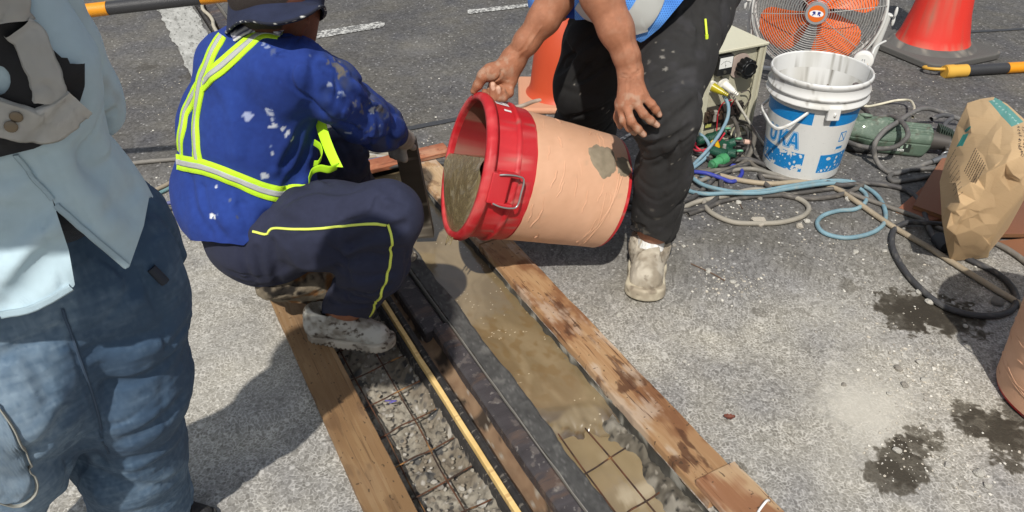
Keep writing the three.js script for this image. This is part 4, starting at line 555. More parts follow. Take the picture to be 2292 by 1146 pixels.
  // shirt, vest, hair
  const shL = [...torso, ...upR, ...upL], s0 = bones(shL, .1), sf = folded((x, y, z) => s0(x, y, z) + (fbm3(x * 14, y * 14, z * 14, 3) - .5) * 0.016, [[[[1195, -20], [1230, 10], [1290, 20]], .008, .01]]);
  const deep = (x, y, z) => { const k = fbm3(x * 18, y * 18, z * 18, 3), q = proj(x, y, z); return q[0] < 1212 ? [58 + k * 30, 104 + k * 30, 176 + k * 26] : [20 + k * 14, 52 + k * 24, 138 + k * 34]; };
  const e1 = side(1180, 14, 1216, 34), e2 = side(1216, 34, 1300, 44), e3 = side(1290, 30, 1560, 20);
  partW('shirt', clip(meshOf(shL, sf, 0.007, deep), (x, y, z) => { const q = proj(x, y, z); return q[0] < 1216 ? e1(q) : q[0] < 1300 ? e2(q) : e3(q); }), cloth(), S);
  const vL = [B(1306, -28, 70, 1.88, 1430, 8, 90, 1.80, .06), B(1430, 8, 90, 1.80, 1500, -10, 100, 1.79, .06), ...chain([[1560, -20, 104, 1.88], [1500, -10, 104, 1.86], [1400, -60, 112, 1.83], [1352, -240, 118, 1.74]], .12), ...chain([[1440, -40, 96, 2.02], [1360, -80, 118, 1.97], [1320, -190, 114, 1.9]], .12)], v0 = bones(vL, .12), vf = (x, y, z) => v0(x, y, z) + (fbm3(x * 12, y * 12, z * 12, 3) - .5) * 0.022;
  const dotT = tex(256, 256, (u, v) => { const a = (u * 24 + (Math.floor(v * 24) % 2) * 0.5) % 1 - 0.5, b = (v * 24) % 1 - 0.5; return a * a + b * b < 0.07 ? [150, 170, 205] : [255, 255, 255]; });
  const vestC = (x, y, z) => { const k = fbm3(x * 20, y * 20, z * 20, 3); return mixc([62, 122, 206], [104, 164, 232], k); };
  const w1 = side(1280, 46, 1330, 42), w2 = side(1330, 42, 1436, 96), w3 = side(1436, 96, 1478, 62), w4 = side(1478, 62, 1545, -18);
  const vs = (x, y, z) => { const q = proj(x, y, z); return q[0] < 1330 ? Math.min(w1(q), q[0] - 1286) : q[0] < 1436 ? w2(q) : q[0] < 1478 ? w3(q) : w4(q); };
  const vest = partW('vest', clip(meshOf(vL, vf, 0.007, vestC), vs), cloth({ map: tile(dotT, 0.11) }), S);
  for (const [p, w] of [[[[1462, -30], [1456, 0], [1440, 30], [1424, 50]], .058], [[[1424, 44], [1432, 62], [1436, 72]], .03], [[[1294, 12], [1312, 32], [1330, 40]], .02]]) partW('reflective_band', strap(vf, p, w, 0.003, 0.002), mat([196, 198, 194], 0.4, rough(0.02, 0.001)), vest);
  const hr = [[hd.clone().add(V(.01, .035, -.01)), hd.clone().add(V(.0, .03, .0)), .092, .092, .02]]; partW('hair', meshOf(hr, bones(hr), 0.009, () => [26, 22, 20]), vmat(0.8), S);
  // foot
  shoe(S, PH(1452, 560, 0.0), PH(1440, 682, 0.0), 0.0, 1.13, [196, 187, 170], [196, 187, 164], [[150, 138, 120], [104, 92, 78]], { laces: true, dirty: 0.7, tall: 1.32 }).userData.label = 'dusty pale running shoe';
  const ak = chain([[1462, 500, 32, 2.05], [1452, 585, 31, 2.06]], .02), af = bones(ak), sockT = (x, y, z) => Math.sin(x * 900) > 0.55 ? [196, 196, 192] : [226, 226, 222];
  partW('sock', meshOf(ak, af, 0.005, sockT), cloth(), S);
  shoe(S, PH(1310, 420, 0.0), PH(1290, 500, 0.0), 0, 1, [206, 200, 188], [200, 192, 172], [[164, 154, 138], [112, 102, 90]], { laces: true });
}

// ================= the man close on the left
{
  const S = thing('person', 'person standing close on the left in pale blue shirt, black vest and faded jeans', 'person', PH(330, 1180, 0));
  const jr = [...chain([[235, 540, 112, 0.965], [268, 690, 127, 1.02], [288, 850, 119, 1.12], [292, 1000, 110, 1.28], [322, 1135, 104, 1.44]], .05)], jl = [...chain([[90, 560, 125, 0.92], [45, 720, 135, 0.94], [20, 870, 138, 0.97], [-20, 1010, 140, 1.05], [-40, 1180, 120, 1.18]], .05), B(90, 545, 125, .92, 235, 540, 112, .965, .1), B(110, 440, 100, .87, 170, 560, 130, .94, .06)];
  const j0 = bones([...jr, ...jl], .04), jn = (x, y, z) => j0(x, y, z) + pleat(x, y, z, .85, .35, .35, 12) * .006 + pleat(x, y, z, .3, .9, .2, 16) * .003 + (fbm3(x * 9, y * 9, z * 9, 2) - .5) * 0.016 + (fbm3(x * 30, y * 44, z * 30, 3) - .5) * 0.005;
  const jf = folded(jn, [[[[135, 690], [165, 780], [200, 880], [238, 1010]], .004, .003], [[[250, 860], [320, 850], [400, 790]], .009, .012], [[[280, 990], [340, 960], [405, 900]], .010, .013], [[[200, 790], [270, 770], [370, 740]], .006, .012], [[[300, 1040], [360, 1010], [405, 960]], -.008, .014], [[[220, 1060], [290, 1090], [400, 1070]], .008, .012], [[[60, 1020], [110, 990], [150, 930]], .010, .014], [[[50, 780], [90, 850], [110, 900]], .005, .008], [[[90, 1040], [160, 1030], [220, 1030]], .010, .012], [[[60, 1080], [140, 1090], [230, 1120]], -.008, .014], [[[0, 800], [60, 770], [130, 740]], .006, .01], [[[330, 640], [370, 720]], .005, .008], [[[310, 600], [350, 690], [372, 780]], .004, .003]]);
  const jeans = (x, y, z) => { const q = proj(x, y, z), k = fbm3(x * 16, y * 16, z * 16, 3), th = fbm3(x * 40, y * 420, z * 40, 2), m = fbm3(x * 260, y * 90, z * 260, 2), f = clamp(sstep(210, 60, q[0]) * 0.7 + sstep(0.45, 0.7, k) * 0.4 + sstep(900, 1120, q[1]) * 0.25); let c = mixc([60, 85, 111], [134, 154, 172], clamp(f * 0.8 + (th - .5) * 0.5 + (m - .5) * 0.6)); if (q[0] > 142 && q[1] < 1030 && f < 0.5) c = mixc(c, [44, 64, 90], 0.25); return c; };  // left leg paler, right leg darker: sun and shirt shade put into the colour
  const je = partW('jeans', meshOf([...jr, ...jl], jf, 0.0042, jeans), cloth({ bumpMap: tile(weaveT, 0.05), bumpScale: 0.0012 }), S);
  const thread = mat([150, 150, 142], 0.8);
  partW('seam', [strap(jf, [[140, 690], [170, 780], [205, 880], [243, 1015]], 0.003, 0.0016)], mat([58, 76, 98], 0.9), je);
  const pkR = new THREE.CatmullRomCurve3([[2, 905], [30, 962], [56, 1020], [73, 1078], [66, 1104], [44, 1122], [10, 1124]].map(([x, y]) => V(x, y, 0)));
  partW('patch_pocket', paint(sheet(14, 40, (s, t) => { const e = pkR.getPoint(t), p = onto(jf, lerp(-14, e.x, s), lerp(lerp(900, 1126, t), e.y, s)), n = grad(jf, p); return p.addScaledVector(n, s > .99 ? -.001 : .0035 + (fbm3(p.x * 90, p.y * 90, p.z * 90, 3) - .5) * .004); }), (x, y, z) => { const q = jeans(x, y, z), k = fbm3(x * 130, y * 130, z * 130, 3); return mixc(q, [132, 148, 162], .25 + sstep(.5, .7, k) * .5); }), cloth(), je);
  partW('pocket_seam', strap(jf, [[-4, 902], [34, 962], [62, 1020], [80, 1080], [70, 1112], [38, 1130], [-6, 1120]], 0.0016, 0.0036, 0.001), thread, je);
  const kx = PD(38, 700, 0.87); partW('key_strap', [slab(2, 10, (s, t) => kx.clone().add(V(lerp(-.004, .004, s) + t * .008, -t * .034, .004 + t * .004)), .002), rod(kx.clone().add(V(.008, -.034, .008)), kx.clone().add(V(.0105, -.052, .010)), .0024, 6)], mat([140, 118, 96], 0.6), je);
  partW('hanging_tool', rod(onto(jf, 338, 600), onto(jf, 362, 628).add(V(.006, 0, .004)), .006, 8), mat([34, 40, 52], 0.7), je);  // dark tool hanging at his hip, sticking out from the jeans
  // shirt: body and skirts
  const tb = [...chain([[-120, -260, 130, .60], [-66, -60, 116, .65], [52, 150, 118, .71], [76, 270, 114, .755]], .05), ...chain([[70, 290, 116, .765], [110, 430, 160, .82], [150, 560, 190, .87], [150, 700, 205, .92]], .05), B(-60, 430, 160, .80, -60, 720, 190, .88, .06)];
  const t0 = bones(tb, .1), tnn = (x, y, z) => t0(x, y, z) + pleat(x, y, z, .55, -.75, .35, 13) * .007 + pleat(x, y, z, -.6, -.7, .3, 17) * .004 + (fbm3(x * 8, y * 8, z * 8, 2) - .5) * 0.016 + (fbm3(x * 26, y * 26, z * 26, 3) - .5) * 0.004;
  const tf = folded(tnn, [[[[180, 330], [230, 400], [300, 480]], .006, .012], [[[140, 320], [170, 400], [240, 500]], -.006, .016], [[[220, 330], [290, 420]], .006, .010], [[[40, 480], [90, 430], [120, 420]], .008, .012], [[[10, 560], [60, 500], [100, 470]], .010, .012], [[[20, 620], [70, 540], [115, 510]], -.008, .013], [[[60, 650], [110, 590], [130, 560]], .007, .010], [[[20, 680], [50, 620], [90, 580]], .007, .01], [[[78, 430], [100, 510], [125, 580], [140, 640]], .004, .004], [[[20, 400], [60, 380]], .007, .01], [[[240, 470], [280, 450], [310, 420]], .005, .01], [[[100, 350], [130, 420], [190, 500]], .004, .006]]);
  const sky0 = (x, y, z) => { const k = fbm3(x * 12, y * 12, z * 12, 3), m = fbm3(x * 200, y * 200, z * 200, 2); return [176 + (k - .5) * 14 + (m - .5) * 7, 197 + (k - .5) * 12 + (m - .5) * 7, 207 + (k - .5) * 10 + (m - .5) * 7]; };
  const r1 = side(112, 440, 200, 528), r2 = side(200, 528, 288, 602), r3 = side(288, 602, 322, 505), r4 = side(322, 505, 334, 440), l1 = side(-40, 716, 75, 694), l2 = side(75, 694, 168, 640), l3 = side(168, 640, 154, 560), l4 = side(154, 560, 112, 432);
  const sS = (x, y, z) => { const q = proj(x, y, z); const R = Math.min(q[0] < 200 ? r1(q) : r2(q), q[1] > 505 ? r3(q) : q[1] > 440 ? r4(q) : 9), Lf = Math.min(q[0] < 75 ? l1(q) : l2(q), q[1] > 560 ? l3(q) : l4(q)); return q[1] < 430 ? Math.max(R, Lf, q[0] < 320 ? 5 : r4(q)) : Math.max(R, Lf); };
  const slv = chain([[60, -180, 80, .66], [88, -20, 56, .71], [148, 98, 50, .77], [198, 198, 44, .82], [222, 256, 33, .85], [226, 280, 18, .88]], .04), s1 = folded(((f0) => (x, y, z) => f0(x, y, z) + (fbm3(x * 16, y * 16, z * 16, 3) - .5) * 0.010)(bones(slv, .05)), [[[[205, 262], [228, 262], [250, 250]], .005, .006], [[[200, 245], [228, 246], [250, 236]], -.004, .006], [[[180, 190], [210, 170]], .006, .01], [[[150, 140], [190, 150]], .005, .01], [[[208, 275], [235, 276]], .004, .005]]);
  const shirt = partW('shirt', [clip(meshOf(tb, tf, 0.0042, sky0), sS), (meshOf(slv, s1, 0.005, (x, y, z) => mixc(sky0(x, y, z), [150, 146, 140], sstep(0.5, 0.75, fbm3(x * 30, y * 30, z * 30, 3)) * 0.5)))], cloth(), S);
  const hemM = cloth({ vertexColors: false, color: col([172, 194, 205]) });
  for (const [p, w] of [[[[126, 458], [200, 524], [284, 596]], .007], [[[2, 704], [74, 690], [160, 642]], .008], [[[36, 345], [70, 390], [118, 446]], .005]]) partW('hem', strap(tf, p, w, 0.002, 0.0), hemM, shirt);
  // black vest with silver bands
  const v0 = (x, y, z) => tnn(x, y, z) - 0.006 + (fbm3(x * 40, y * 40, z * 40, 3) - .5) * 0.006;
  const a1 = side(30, -60, 98, 92), a2 = side(98, 92, 150, 140), bb = side(-60, 366, 80, 332), bc = side(80, 332, 158, 292), bd = side(158, 292, 188, 200);
  const vest = partW('vest', clip(meshOf(tb.slice(0, 4), v0, 0.006, (x, y, z) => { const k = fbm3(x * 60, y * 60, z * 60, 2); return [22 + k * 16, 22 + k * 16, 24 + k * 17]; }), (x, y, z) => { const q = proj(x, y, z); const rt = q[1] < 92 ? lerp(44, 98, (q[1] + 20) / 112) - q[0] : q[1] < 140 ? lerp(98, 150, (q[1] - 92) / 48) - q[0] : 190 - q[0]; const lo = q[0] < 80 ? bb(q) : q[0] < 158 ? bc(q) : bd(q); return Math.min(rt, lo, (Math.hypot((q[0] + 6) / 30, (q[1] - 180) / 34) - 1) * 20); }), cloth(), S);
  const silver = (x, y, z) => { const k = fbm3(x * 50, y * 50, z * 50, 3); return [214 + k * 36, 213 + k * 35, 208 + k * 34]; }, silverM = vmat(0.38, { bumpMap: tile(grainT, 0.05), bumpScale: 0.0012 });
  const crump = (x, y, z) => v0(x, y, z) + (fbm3(x * 60, y * 60, z * 60, 2) - .5) * 0.006 + pleat(x, y, z, .5, .8, .3, 60, .25) * .003;
  partW('silver_band', strap(crump, [[18, -40], [24, 0], [30, 44]], .031, .003, .002, 30, silver, 14), silverM, vest); partW('silver_band', strap(crump, [[38, 58], [70, 92], [88, 140], [104, 186], [108, 226]], .027, .003, .003, 50, silver, 14), silverM, vest);
  const belt = partW('silver_band', strap(crump, [[-50, 240], [0, 258], [50, 268], [100, 270], [140, 256], [176, 226]], .037, .004, .004, 60, silver, 14), silverM, vest);
  for (const [x, y] of [[39, 250], [27, 276]]) { const p = onto(v0, x, y), n = grad(v0, p), g = new THREE.SphereGeometry(1, 16, 8); g.scale(.0055, .0055, .0018); g.applyQuaternion(new THREE.Quaternion().setFromUnitVectors(V(0, 0, 1), n)); p.addScaledVector(n, .009); partW('snap_button', mv(g, p.x, p.y, p.z), mat([120, 108, 92], 0.35, { metalness: 0.7 }), belt); }
  const pk = [B(140, 170, 26, .72, 160, 195, 24, .73, .02)]; partW('pouch', meshOf(pk, bones(pk), .005, () => [18, 18, 20]), cloth(), vest);
  // body, head, cap, shoe
  const c0 = V(-.43, 1.44, -.34), [hl, hf] = headField(c0, V(.55, -.15, .6).normalize(), V(0, 1, 0)), nk = [[V(-.46, 1.30, -.36), V(-.44, 1.39, -.36), .06, .055, .04], [V(-.66, 1.30, -.35), V(-.38, 1.30, -.36), .07, .07, .06] ], nf = bones(nk, .05), core = [...tb.slice(0, 4), ...slv, ...jr, ...jl].map(([a, b, ra, rb, k]) => [a, b, ra * .76, rb * .76, k]), fore = [[PD(226, 276, .88), PD(150, 330, .98), .017, .022, .02]];
  partW('body', [meshOf([...core, ...nk, ...fore], bones([...core, ...nk, ...fore].map(([a, b, ra, rb]) => [a, b, ra, rb, .015]), .015), .012, (x, y, z) => y < .86 ? [30, 40, 56] : skinC(x, y, z)), meshOf(hl, hf, .006, skinC)], skinM, S);
  const sh = [[V(-.66, 1.30, -.35), V(-.38, 1.30, -.36), .085, .085, .06]]; partW('shirt_yoke', meshOf(sh, bones(sh, .05), .012, sky0), cloth(), S);
  const cp = [[c0.clone().add(V(-.01, .05, 0)), c0.clone().add(V(.0, .05, .0)), .098, .098, .02]]; partW('cap', meshOf(cp, bones(cp), .01, () => [40, 44, 60]), vmat(0.8), S);
  shoe(S, PH(360, 1150, 0), PH(486, 1165, 0), 0, 1, [40, 40, 44], [52, 50, 48], [[60, 58, 56], [30, 30, 30]], { laces: true });
  shoe(S, PH(-60, 1400, 0), PH(60, 1440, 0), 0, 1, [40, 40, 44], [52, 50, 48], [[60, 58, 56], [30, 30, 30]], { laces: true });
}

// ---------------------------------------------------------------- the red mortar buckets, wrapped in tape
const redM = phys([196, 20, 32], 0.42, { clearcoat: 0.25, clearcoatRoughness: 0.4, ...rough(0.03, 0.0006) });
const redDirt = (x, y, z) => { const k = fbm3(x * 30, y * 30, z * 30, 4), k2 = fbm3(x * 90, y * 40, z * 90, 3); let c = mixc([182, 14, 28], [206, 34, 42], k2); c = mixc(c, [206, 128, 116], sstep(0.58, 0.72, k) * 0.5 + sstep(0.66, 0.74, k2) * 0.4); return mixc(c, [150, 118, 100], sstep(0.7, 0.76, fbm3(x * 60 + 5, y * 60, z * 60, 3)) * 0.7); };
const redV = phys([255, 255, 255], 0.45, { vertexColors: true, clearcoat: 0.2, clearcoatRoughness: 0.4, ...rough(0.03, 0.0006) });
const lathe = (prof, seg = 96, a0 = 0) => new THREE.LatheGeometry(prof.map(([r, y]) => new THREE.Vector2(r, y)), seg, a0);
const BR = (y) => lerp(0.157, 0.181, y / 0.385), onB = (phi, y, o = 0) => V(Math.sin(phi) * (BR(y) + o), y, Math.cos(phi) * (BR(y) + o));
function makeBucket(label, fill) {
  const t = thing('mortar_bucket', label, 'bucket');
  part('bucket_wall', paint(lathe([[.001, 0], [BR(0) - .006, 0], [BR(0), .005], [BR(.262), .262], [BR(.27) + .004, .267], [BR(.3) + .004, .300], [BR(.302) + .010, .303], [BR(.312) + .010, .312], [BR(.315) + .003, .316], [BR(.36) + .004, .362], [BR(.372) + .004, .372], [BR(.37) - .004, .372], [BR(.2) - .005, .2], [BR(0) - .006, .008], [.001, .008]], 120), (x, y, z) => Math.hypot(x, z) < BR(y) - .0032 ? mixc(mixc([120, 18, 26], [150, 40, 40], fbm3(x * 30, y * 30, z * 30)), [140, 116, 96], sstep(.44, .66, fbm3(x * 20 + 3, y * 14, z * 20, 4) + (y - .2) * .25) * .75) : redDirt(x, y, z)), redV, t);
  part('rim', paint(lathe([[BR(.37) - .002, .366], [BR(.37) + .012, .362], [BR(.37) + .0165, .370], [BR(.37) + .016, .381], [BR(.37) + .009, .389], [BR(.37) - .001, .389], [BR(.37) - .006, .382], [BR(.37) - .002, .366]], 140), (x, y, z) => mixc(redDirt(x, y, z), [214, 92, 88], sstep(0.42, 0.62, fbm3(x * 22, y * 22, z * 22, 3)) * 0.75)), redV, t);
  const peach = (x, y, z) => { const k = fbm3(x * 14, y * 30, z * 14, 3), m = fbm3(x * 90, y * 160, z * 90, 2); let c = [211 + (k - .5) * 18 + (m - .5) * 8, 164 + (k - .5) * 18 + (m - .5) * 8, 132 + (k - .5) * 18 + (m - .5) * 8]; return mixc(c, [184, 150, 122], sstep(0.66, 0.8, fbm3(x * 34 + 7, y * 60, z * 34, 4)) * 0.4); };
  const wr = lathe(Array.from({ length: 26 }, (_, i) => { const y = lerp(0.014, 0.262, i / 25); return [BR(y) + 0.0022 + (i % 6 === 0 ? 0.0004 : 0), y]; }), 150), wp = wr.attributes.position;
  for (let i = 0; i < wp.count; i++) { const x = wp.getX(i), y = wp.getY(i), z = wp.getZ(i), a = Math.atan2(x, z), q = 1 + (fbm3(Math.sin(a) * 2.2 + 3, y * 16, Math.cos(a) * 2.2, 3) - .5) * 0.012 + (i % 26 === 25 || i % 26 === 0 ? -.0 : 0), dy = i % 26 === 25 ? (fbm2(Math.sin(a) * 3 + 5, Math.cos(a) * 3 + 5, 3) - .5) * 0.006 : 0; wp.setXYZ(i, x * q, y + dy, z * q); }
  wr.computeVertexNormals();
  const creases = [], cr = (phi, y, dphi, dy, r) => creases.push(tube(Array.from({ length: 6 }, (_, i) => onB(phi + dphi * i / 5, y + dy * i / 5 + Math.sin(i * 1.7) * .0015, 0.0022)), r, 20, 6));
  for (let i = 0; i < 24; i++) cr(rr(-1.5, 1.5), rr(.03, .25), rr(.12, .5) * (rnd() > .3 ? 1 : -1), rr(-.012, .012), rr(.0010, .0021));
  cr(-1.2, .07, 1.9, -.035, .0022); cr(-1.1, .085, 1.6, -.06, .002); cr(-1.3, .06, 1.3, .012, .002);
  part('tape_wrap', paint(merge([wr, ...creases]), peach), phys([255, 255, 255], 0.5, { vertexColors: true, clearcoat: 0.12, clearcoatRoughness: 0.45, ...rough(0.03, 0.0005) }), t);
  const patch = (phi, y, w, h, c, sd, th = .0016) => { const o = []; for (let i = 0; i < 60; i++) { const a = i / 60 * Math.PI * 2, r = 0.6 + 0.75 * fbm2(Math.cos(a) * 1.6 + sd, Math.sin(a) * 1.6 + sd, 4); o.push([Math.cos(a) * w * r, Math.sin(a) * h * r]); } return sheet(60, 10, (s, q) => { const i = Math.round(s * 60) % 60, k = 1 - q; const px = o[i][0] * k, py = o[i][1] * k; return onB(phi + px / .16, y + py, .0022 + th * sstep(0, .15, q) + (fbm2(px * 150, py * 150, 3)) * .0016 * sstep(0, .2, q)); }); };
  const ms = vmat(0.95, rough(0.02, 0.001)), grey = (x, y, z) => { const k = fbm3(x * 80, y * 80, z * 80); return [128 + k * 44, 116 + k * 42, 96 + k * 40]; };
  if (fill) { part('mortar_stain', paint(patch(.52, .086, .05, .038, 0, 3), grey), ms, t); part('mortar_stain', paint(patch(.48, .030, .03, .022, 0, 8), grey), ms, t); }
  // bracket with its wire bail, on the side that faces out
  const bp = -0.20, bm = basisM(V(Math.cos(bp), 0, -Math.sin(bp)), V(0, 1, 0), V(Math.sin(bp), 0, Math.cos(bp)), onB(bp, .345, 0.012));
  const bracket = part('handle_bracket', paint(merge([mv(rbox(.078, .044, .030, .004), 0, .004, -.003), mv(rbox(.010, .05, .034, .003), .038, -.012, -.004), mv(rbox(.010, .05, .034, .003), -.038, -.012, -.004)]).applyMatrix4(bm), redDirt), redV, t);
  const wl = [V(.036, .012, .016), V(.040, -.004, .018), V(.041, -.030, .015), V(.036, -.046, .012), V(0, -.049, .012), V(-.036, -.046, .012), V(-.041, -.030, .015), V(-.040, -.004, .018), V(-.036, .012, .016)].map((p) => p.applyMatrix4(bm));
  part('wire_handle', tube(wl, .0023, 60, 8), mat([176, 176, 174], 0.35, { metalness: 0.8 }), bracket);
  if (fill) {
    const st = canvasTex(128, 96, (g, w, h) => { g.fillStyle = '#e6e6e4'; g.fillRect(0, 0, w, h); g.fillStyle = '#50586a'; for (let i = 0; i < 26; i++) g.fillRect(52 + i * 2.7, 36, 1 + (i * 7 % 3) * .7, 44); g.fillRect(10, 30, 30, 6); g.fillRect(10, 44, 24, 6); g.fillRect(10, 58, 32, 6); g.fillRect(10, 72, 20, 5); });
    part('sticker', sheet(8, 6, (s, q) => onB(lerp(1.42, 1.20, q), lerp(.352, .318, s), .0046 + .006 * 0), (s, q) => [1 - s, 1 - q]), mat([255, 255, 255], 0.5, { map: st }), t);
    part('sticker', sheet(4, 3, (s, q) => onB(lerp(1.06, 1.01, q), lerp(.338, .320, s), .0046)), mat([226, 222, 220], 0.5), t);
    // thick mortar inside, banked up to the lower lip
    const R = (y) => BR(y) - .0055, fillS = (s, q) => { const y = lerp(.02, .384, q), lvl = lerp(.075, .028, q), r = R(Math.min(y, .37)), w = 1.03 * Math.sqrt(Math.max(0, r * r - lvl * lvl)), z = lerp(-w, w, s), e = 1 - Math.abs(s - .5) * 2; return V(lvl + (fbm2(z * 40, y * 40, 2) - .5) * .005 * sstep(0, .2, e), y, z); };
    const face = (s, q) => { const r = R(.37); const lvl = .028, w = Math.sqrt(r * r - lvl * lvl), z = lerp(-w, w, s), bot = -Math.sqrt(Math.max(0, r * r - z * z)); const x = lerp(lvl, Math.min(lvl, bot), q); return V(x + (fbm2(z * 60, q * 3 + 4, 3) - .5) * .003 * Math.sin(q * Math.PI), .384 + Math.sin(q * Math.PI) * .010 + (fbm2(z * 40 + 3, x * 40, 2) - .5) * .005 * Math.sin(q * Math.PI), z); };
    const mc = (x, y, z) => { const k = fbm3(x * 70, y * 70, z * 70, 3), m = fbm3(x * 260, y * 260, z * 260, 2); return mixc(mixc([116, 100, 66], [148, 130, 92], k), [190, 176, 140], sstep(.58, .72, m) * .55); };
    const drip = [.00, .022, -.018].map((z, i) => rod(V(-R(.37) - .014, .388, z), V(-R(.37) - .030 - i * .006, .392, z + .002), .0026, 7, .0012));
    part('mortar', paint(merge([toSmooth(sheet(40, 60, fillS)), toSmooth(sheet(40, 24, face)), ...drip]), mc), phys([255, 255, 255], 0.25, { vertexColors: true, clearcoat: .7, clearcoatRoughness: .12, bumpMap: tile(grainT, .06), bumpScale: .0012 }), t);
  }
  return t;
}
{
  const Cr = PD(1036, 371, 1.89), Cb = PD(1354, 430, 2.03), a = Cr.clone().sub(Cb).normalize(), toCam = V(0, EYE, 0).sub(Cb).normalize(), z = toCam.addScaledVector(a, -toCam.dot(a)).normalize(), x = V().crossVectors(a, z).normalize();
  const b1 = makeBucket('red bucket in peach tape, tipped over the trough with wet mortar in its mouth', true); b1.position.copy(Cb); b1.scale.set(.935, 1.02, .935); b1.quaternion.setFromRotationMatrix(basisM(x, a, z, V(0, 0, 0)));
  const b2 = makeBucket('upright red bucket in peach tape, cut off by the right edge of the photograph', false); b2.position.copy(V(1.262, 0.001, -1.232)); b2.rotation.y = -0.9;
}

// ---------------------------------------------------------------- white paint pail
{
  const c = PH(1788, 372, 0), t = thing('plastic_pail', 'white plastic pail with blue print and a hanging white handle', 'pail', c), ca = Math.atan2(-c.x, -c.z), A0 = ca - Math.PI, PRr = (y) => lerp(.122, .143, y / .27);
  const whiteP = (x, y, z) => { const k = fbm3(x * 26, y * 26, z * 26, 4), m = fbm3(x * 120, y * 60, z * 120, 3); let q = mixc([214, 214, 212], [196, 195, 190], sstep(.5, .72, k)); return mixc(q, [120, 116, 108], sstep(.68, .76, m) * .6 + sstep(.72, .78, fbm3(x * 70 + 4, y * 70, z * 70, 3)) * .5); }, wm = phys([255, 255, 255], .42, { vertexColors: true, clearcoat: .15 });
  const prT = canvasTex(2048, 512, (g, w, h) => {
    g.fillStyle = '#d6d6d3'; g.fillRect(0, 0, w, h); const blue = '#0f7fc4';
    const U = (deg) => w / 2 + deg / 360 * w, Y = (y) => h - y / .265 * h;               // degrees from the side that faces the road's near end
    const block = (d0, d1, big) => {
      g.fillStyle = blue; g.fillRect(U(d0), Y(.248), U(d1) - U(d0), Y(.205) - Y(.248)); g.fillRect(U(d0), Y(.098), U(d1) - U(d0), Y(.030) - Y(.098));
      g.save(); g.font = 'bold 150px sans-serif'; g.textAlign = 'right'; g.lineJoin = 'round'; g.translate(U(d1) - (big ? 60 : 0), Y(.112)); g.transform(1, 0, -.06, 1, 0, 0); g.strokeStyle = blue; g.lineWidth = 15; g.strokeText('UKA', 0, 0); g.strokeStyle = '#dededc'; g.lineWidth = 7; g.strokeText('UKA', 0, 0); g.fillStyle = blue; g.fillText('UKA', 0, 0); g.restore();
      g.fillStyle = 'rgba(205,225,240,.75)'; g.font = 'bold 24px sans-serif'; for (let r = 0; r < 3; r++) for (let i = 0; i < 7; i++) { const x = U(d0) + (U(d1) - U(d0)) * .36 + i * 27, y = Y(.085) + r * 32; for (let k = 0; k < 4; k++) g.fillRect(x + h2(i * 9 + k, r) * 14, y + h2(k, i + r * 5) * 16, 4 + h2(k + 3, i) * 12, 3); g.fillRect(x + 8, y, 3, 20); }
    };
    block(-150, 4, true); block(26, 168, false);
    g.strokeStyle = blue; g.lineWidth = 7; g.strokeRect(U(48), Y(.176), 56, 62); g.beginPath(); g.moveTo(U(48), Y(.176)); g.lineTo(U(48) + 56, Y(.176) + 62); g.stroke(); g.fillStyle = blue; g.fillRect(U(47), Y(.124), 66, 18);
    for (let i = 0; i < 900; i++) { const x = rnd() * w, y = Y(.004 + rnd() * .10), r = rnd() ** 6 * 14 + 1; g.fillStyle = '#d4d4d1'; g.beginPath(); g.ellipse(x, y, r, r * rr(.5, 1.6), rnd() * 3, 0, 7); g.fill(); }
    g.fillStyle = '#d4d4d1'; for (const [d, y] of [[-22, .092], [-30, .094], [-6, .036], [-2, .05], [-14, .09], [-44, .034]]) for (let k = 0; k < 9; k++) { g.beginPath(); g.ellipse(U(d) + rr(-26, 26), Y(y) + rr(-9, 9), rr(4, 20), rr(3, 9), rnd() * 3, 0, 7); g.fill(); }
    for (let i = 0; i < 700; i++) { const x = rnd() * w, y = rnd() * h; g.fillStyle = `rgba(110,106,98,${.1 + rnd() * .3})`; g.fillRect(x, y, 1 + rnd() * 6, 1 + rnd() * 2); }
  });
  const shell = lathe([[.001, .002], [PRr(0) - .012, .002], [PRr(0), .012]], 90, A0), body = lathe(Array.from({ length: 12 }, (_, i) => { const y = lerp(.012, .272, i / 11); return [PRr(y), y]; }), 120, A0);
  const bp = part('pail_wall', body, phys([255, 255, 255], .42, { map: prT, clearcoat: .15, ...rough(.06, .0004) }), t); bp.name = 'pail_wall';
  part('pail_base', paint(shell, whiteP), wm, t);
  part('pail_rim', paint(lathe([[PRr(.27), .270], [.1585, .272], [.160, .279], [.1525, .287], [.151, .296], [.1575, .300], [.158, .307], [.151, .314], [.150, .334], [.156, .338], [.1575, .346], [.155, .352], [.1515, .353], [.149, .348], [.144, .28]], 120), whiteP), wm, t);
  part('pail_lining', paint(lathe([[.143, .30], [.131, .2], [.113, .05], [.001, .05]], 90), (x, y, z) => mixc(whiteP(x, y, z), [176, 172, 162], sstep(.42, .6, fbm3(x * 16, y * 10, z * 16, 3)) * .5)), wm, t);
  const trow = part('filling_knife', [mv(rbox(.05, .09, .003, .001), 0, .04, 0), mv(rbox(.022, .06, .014, .005), 0, .105, 0)], mat([108, 98, 96], .6, { metalness: .4 }), t); trow.position.set(.104, .17, .012); trow.rotation.set(.05, .7, -.12);
  const scr = part('scraper', mv(rbox(.034, .05, .003, .001), 0, .02, 0), mat([120, 104, 92], .6, { metalness: .4 }), t); scr.position.set(.035, .262, .03); scr.rotation.set(-.3, .4, .7);
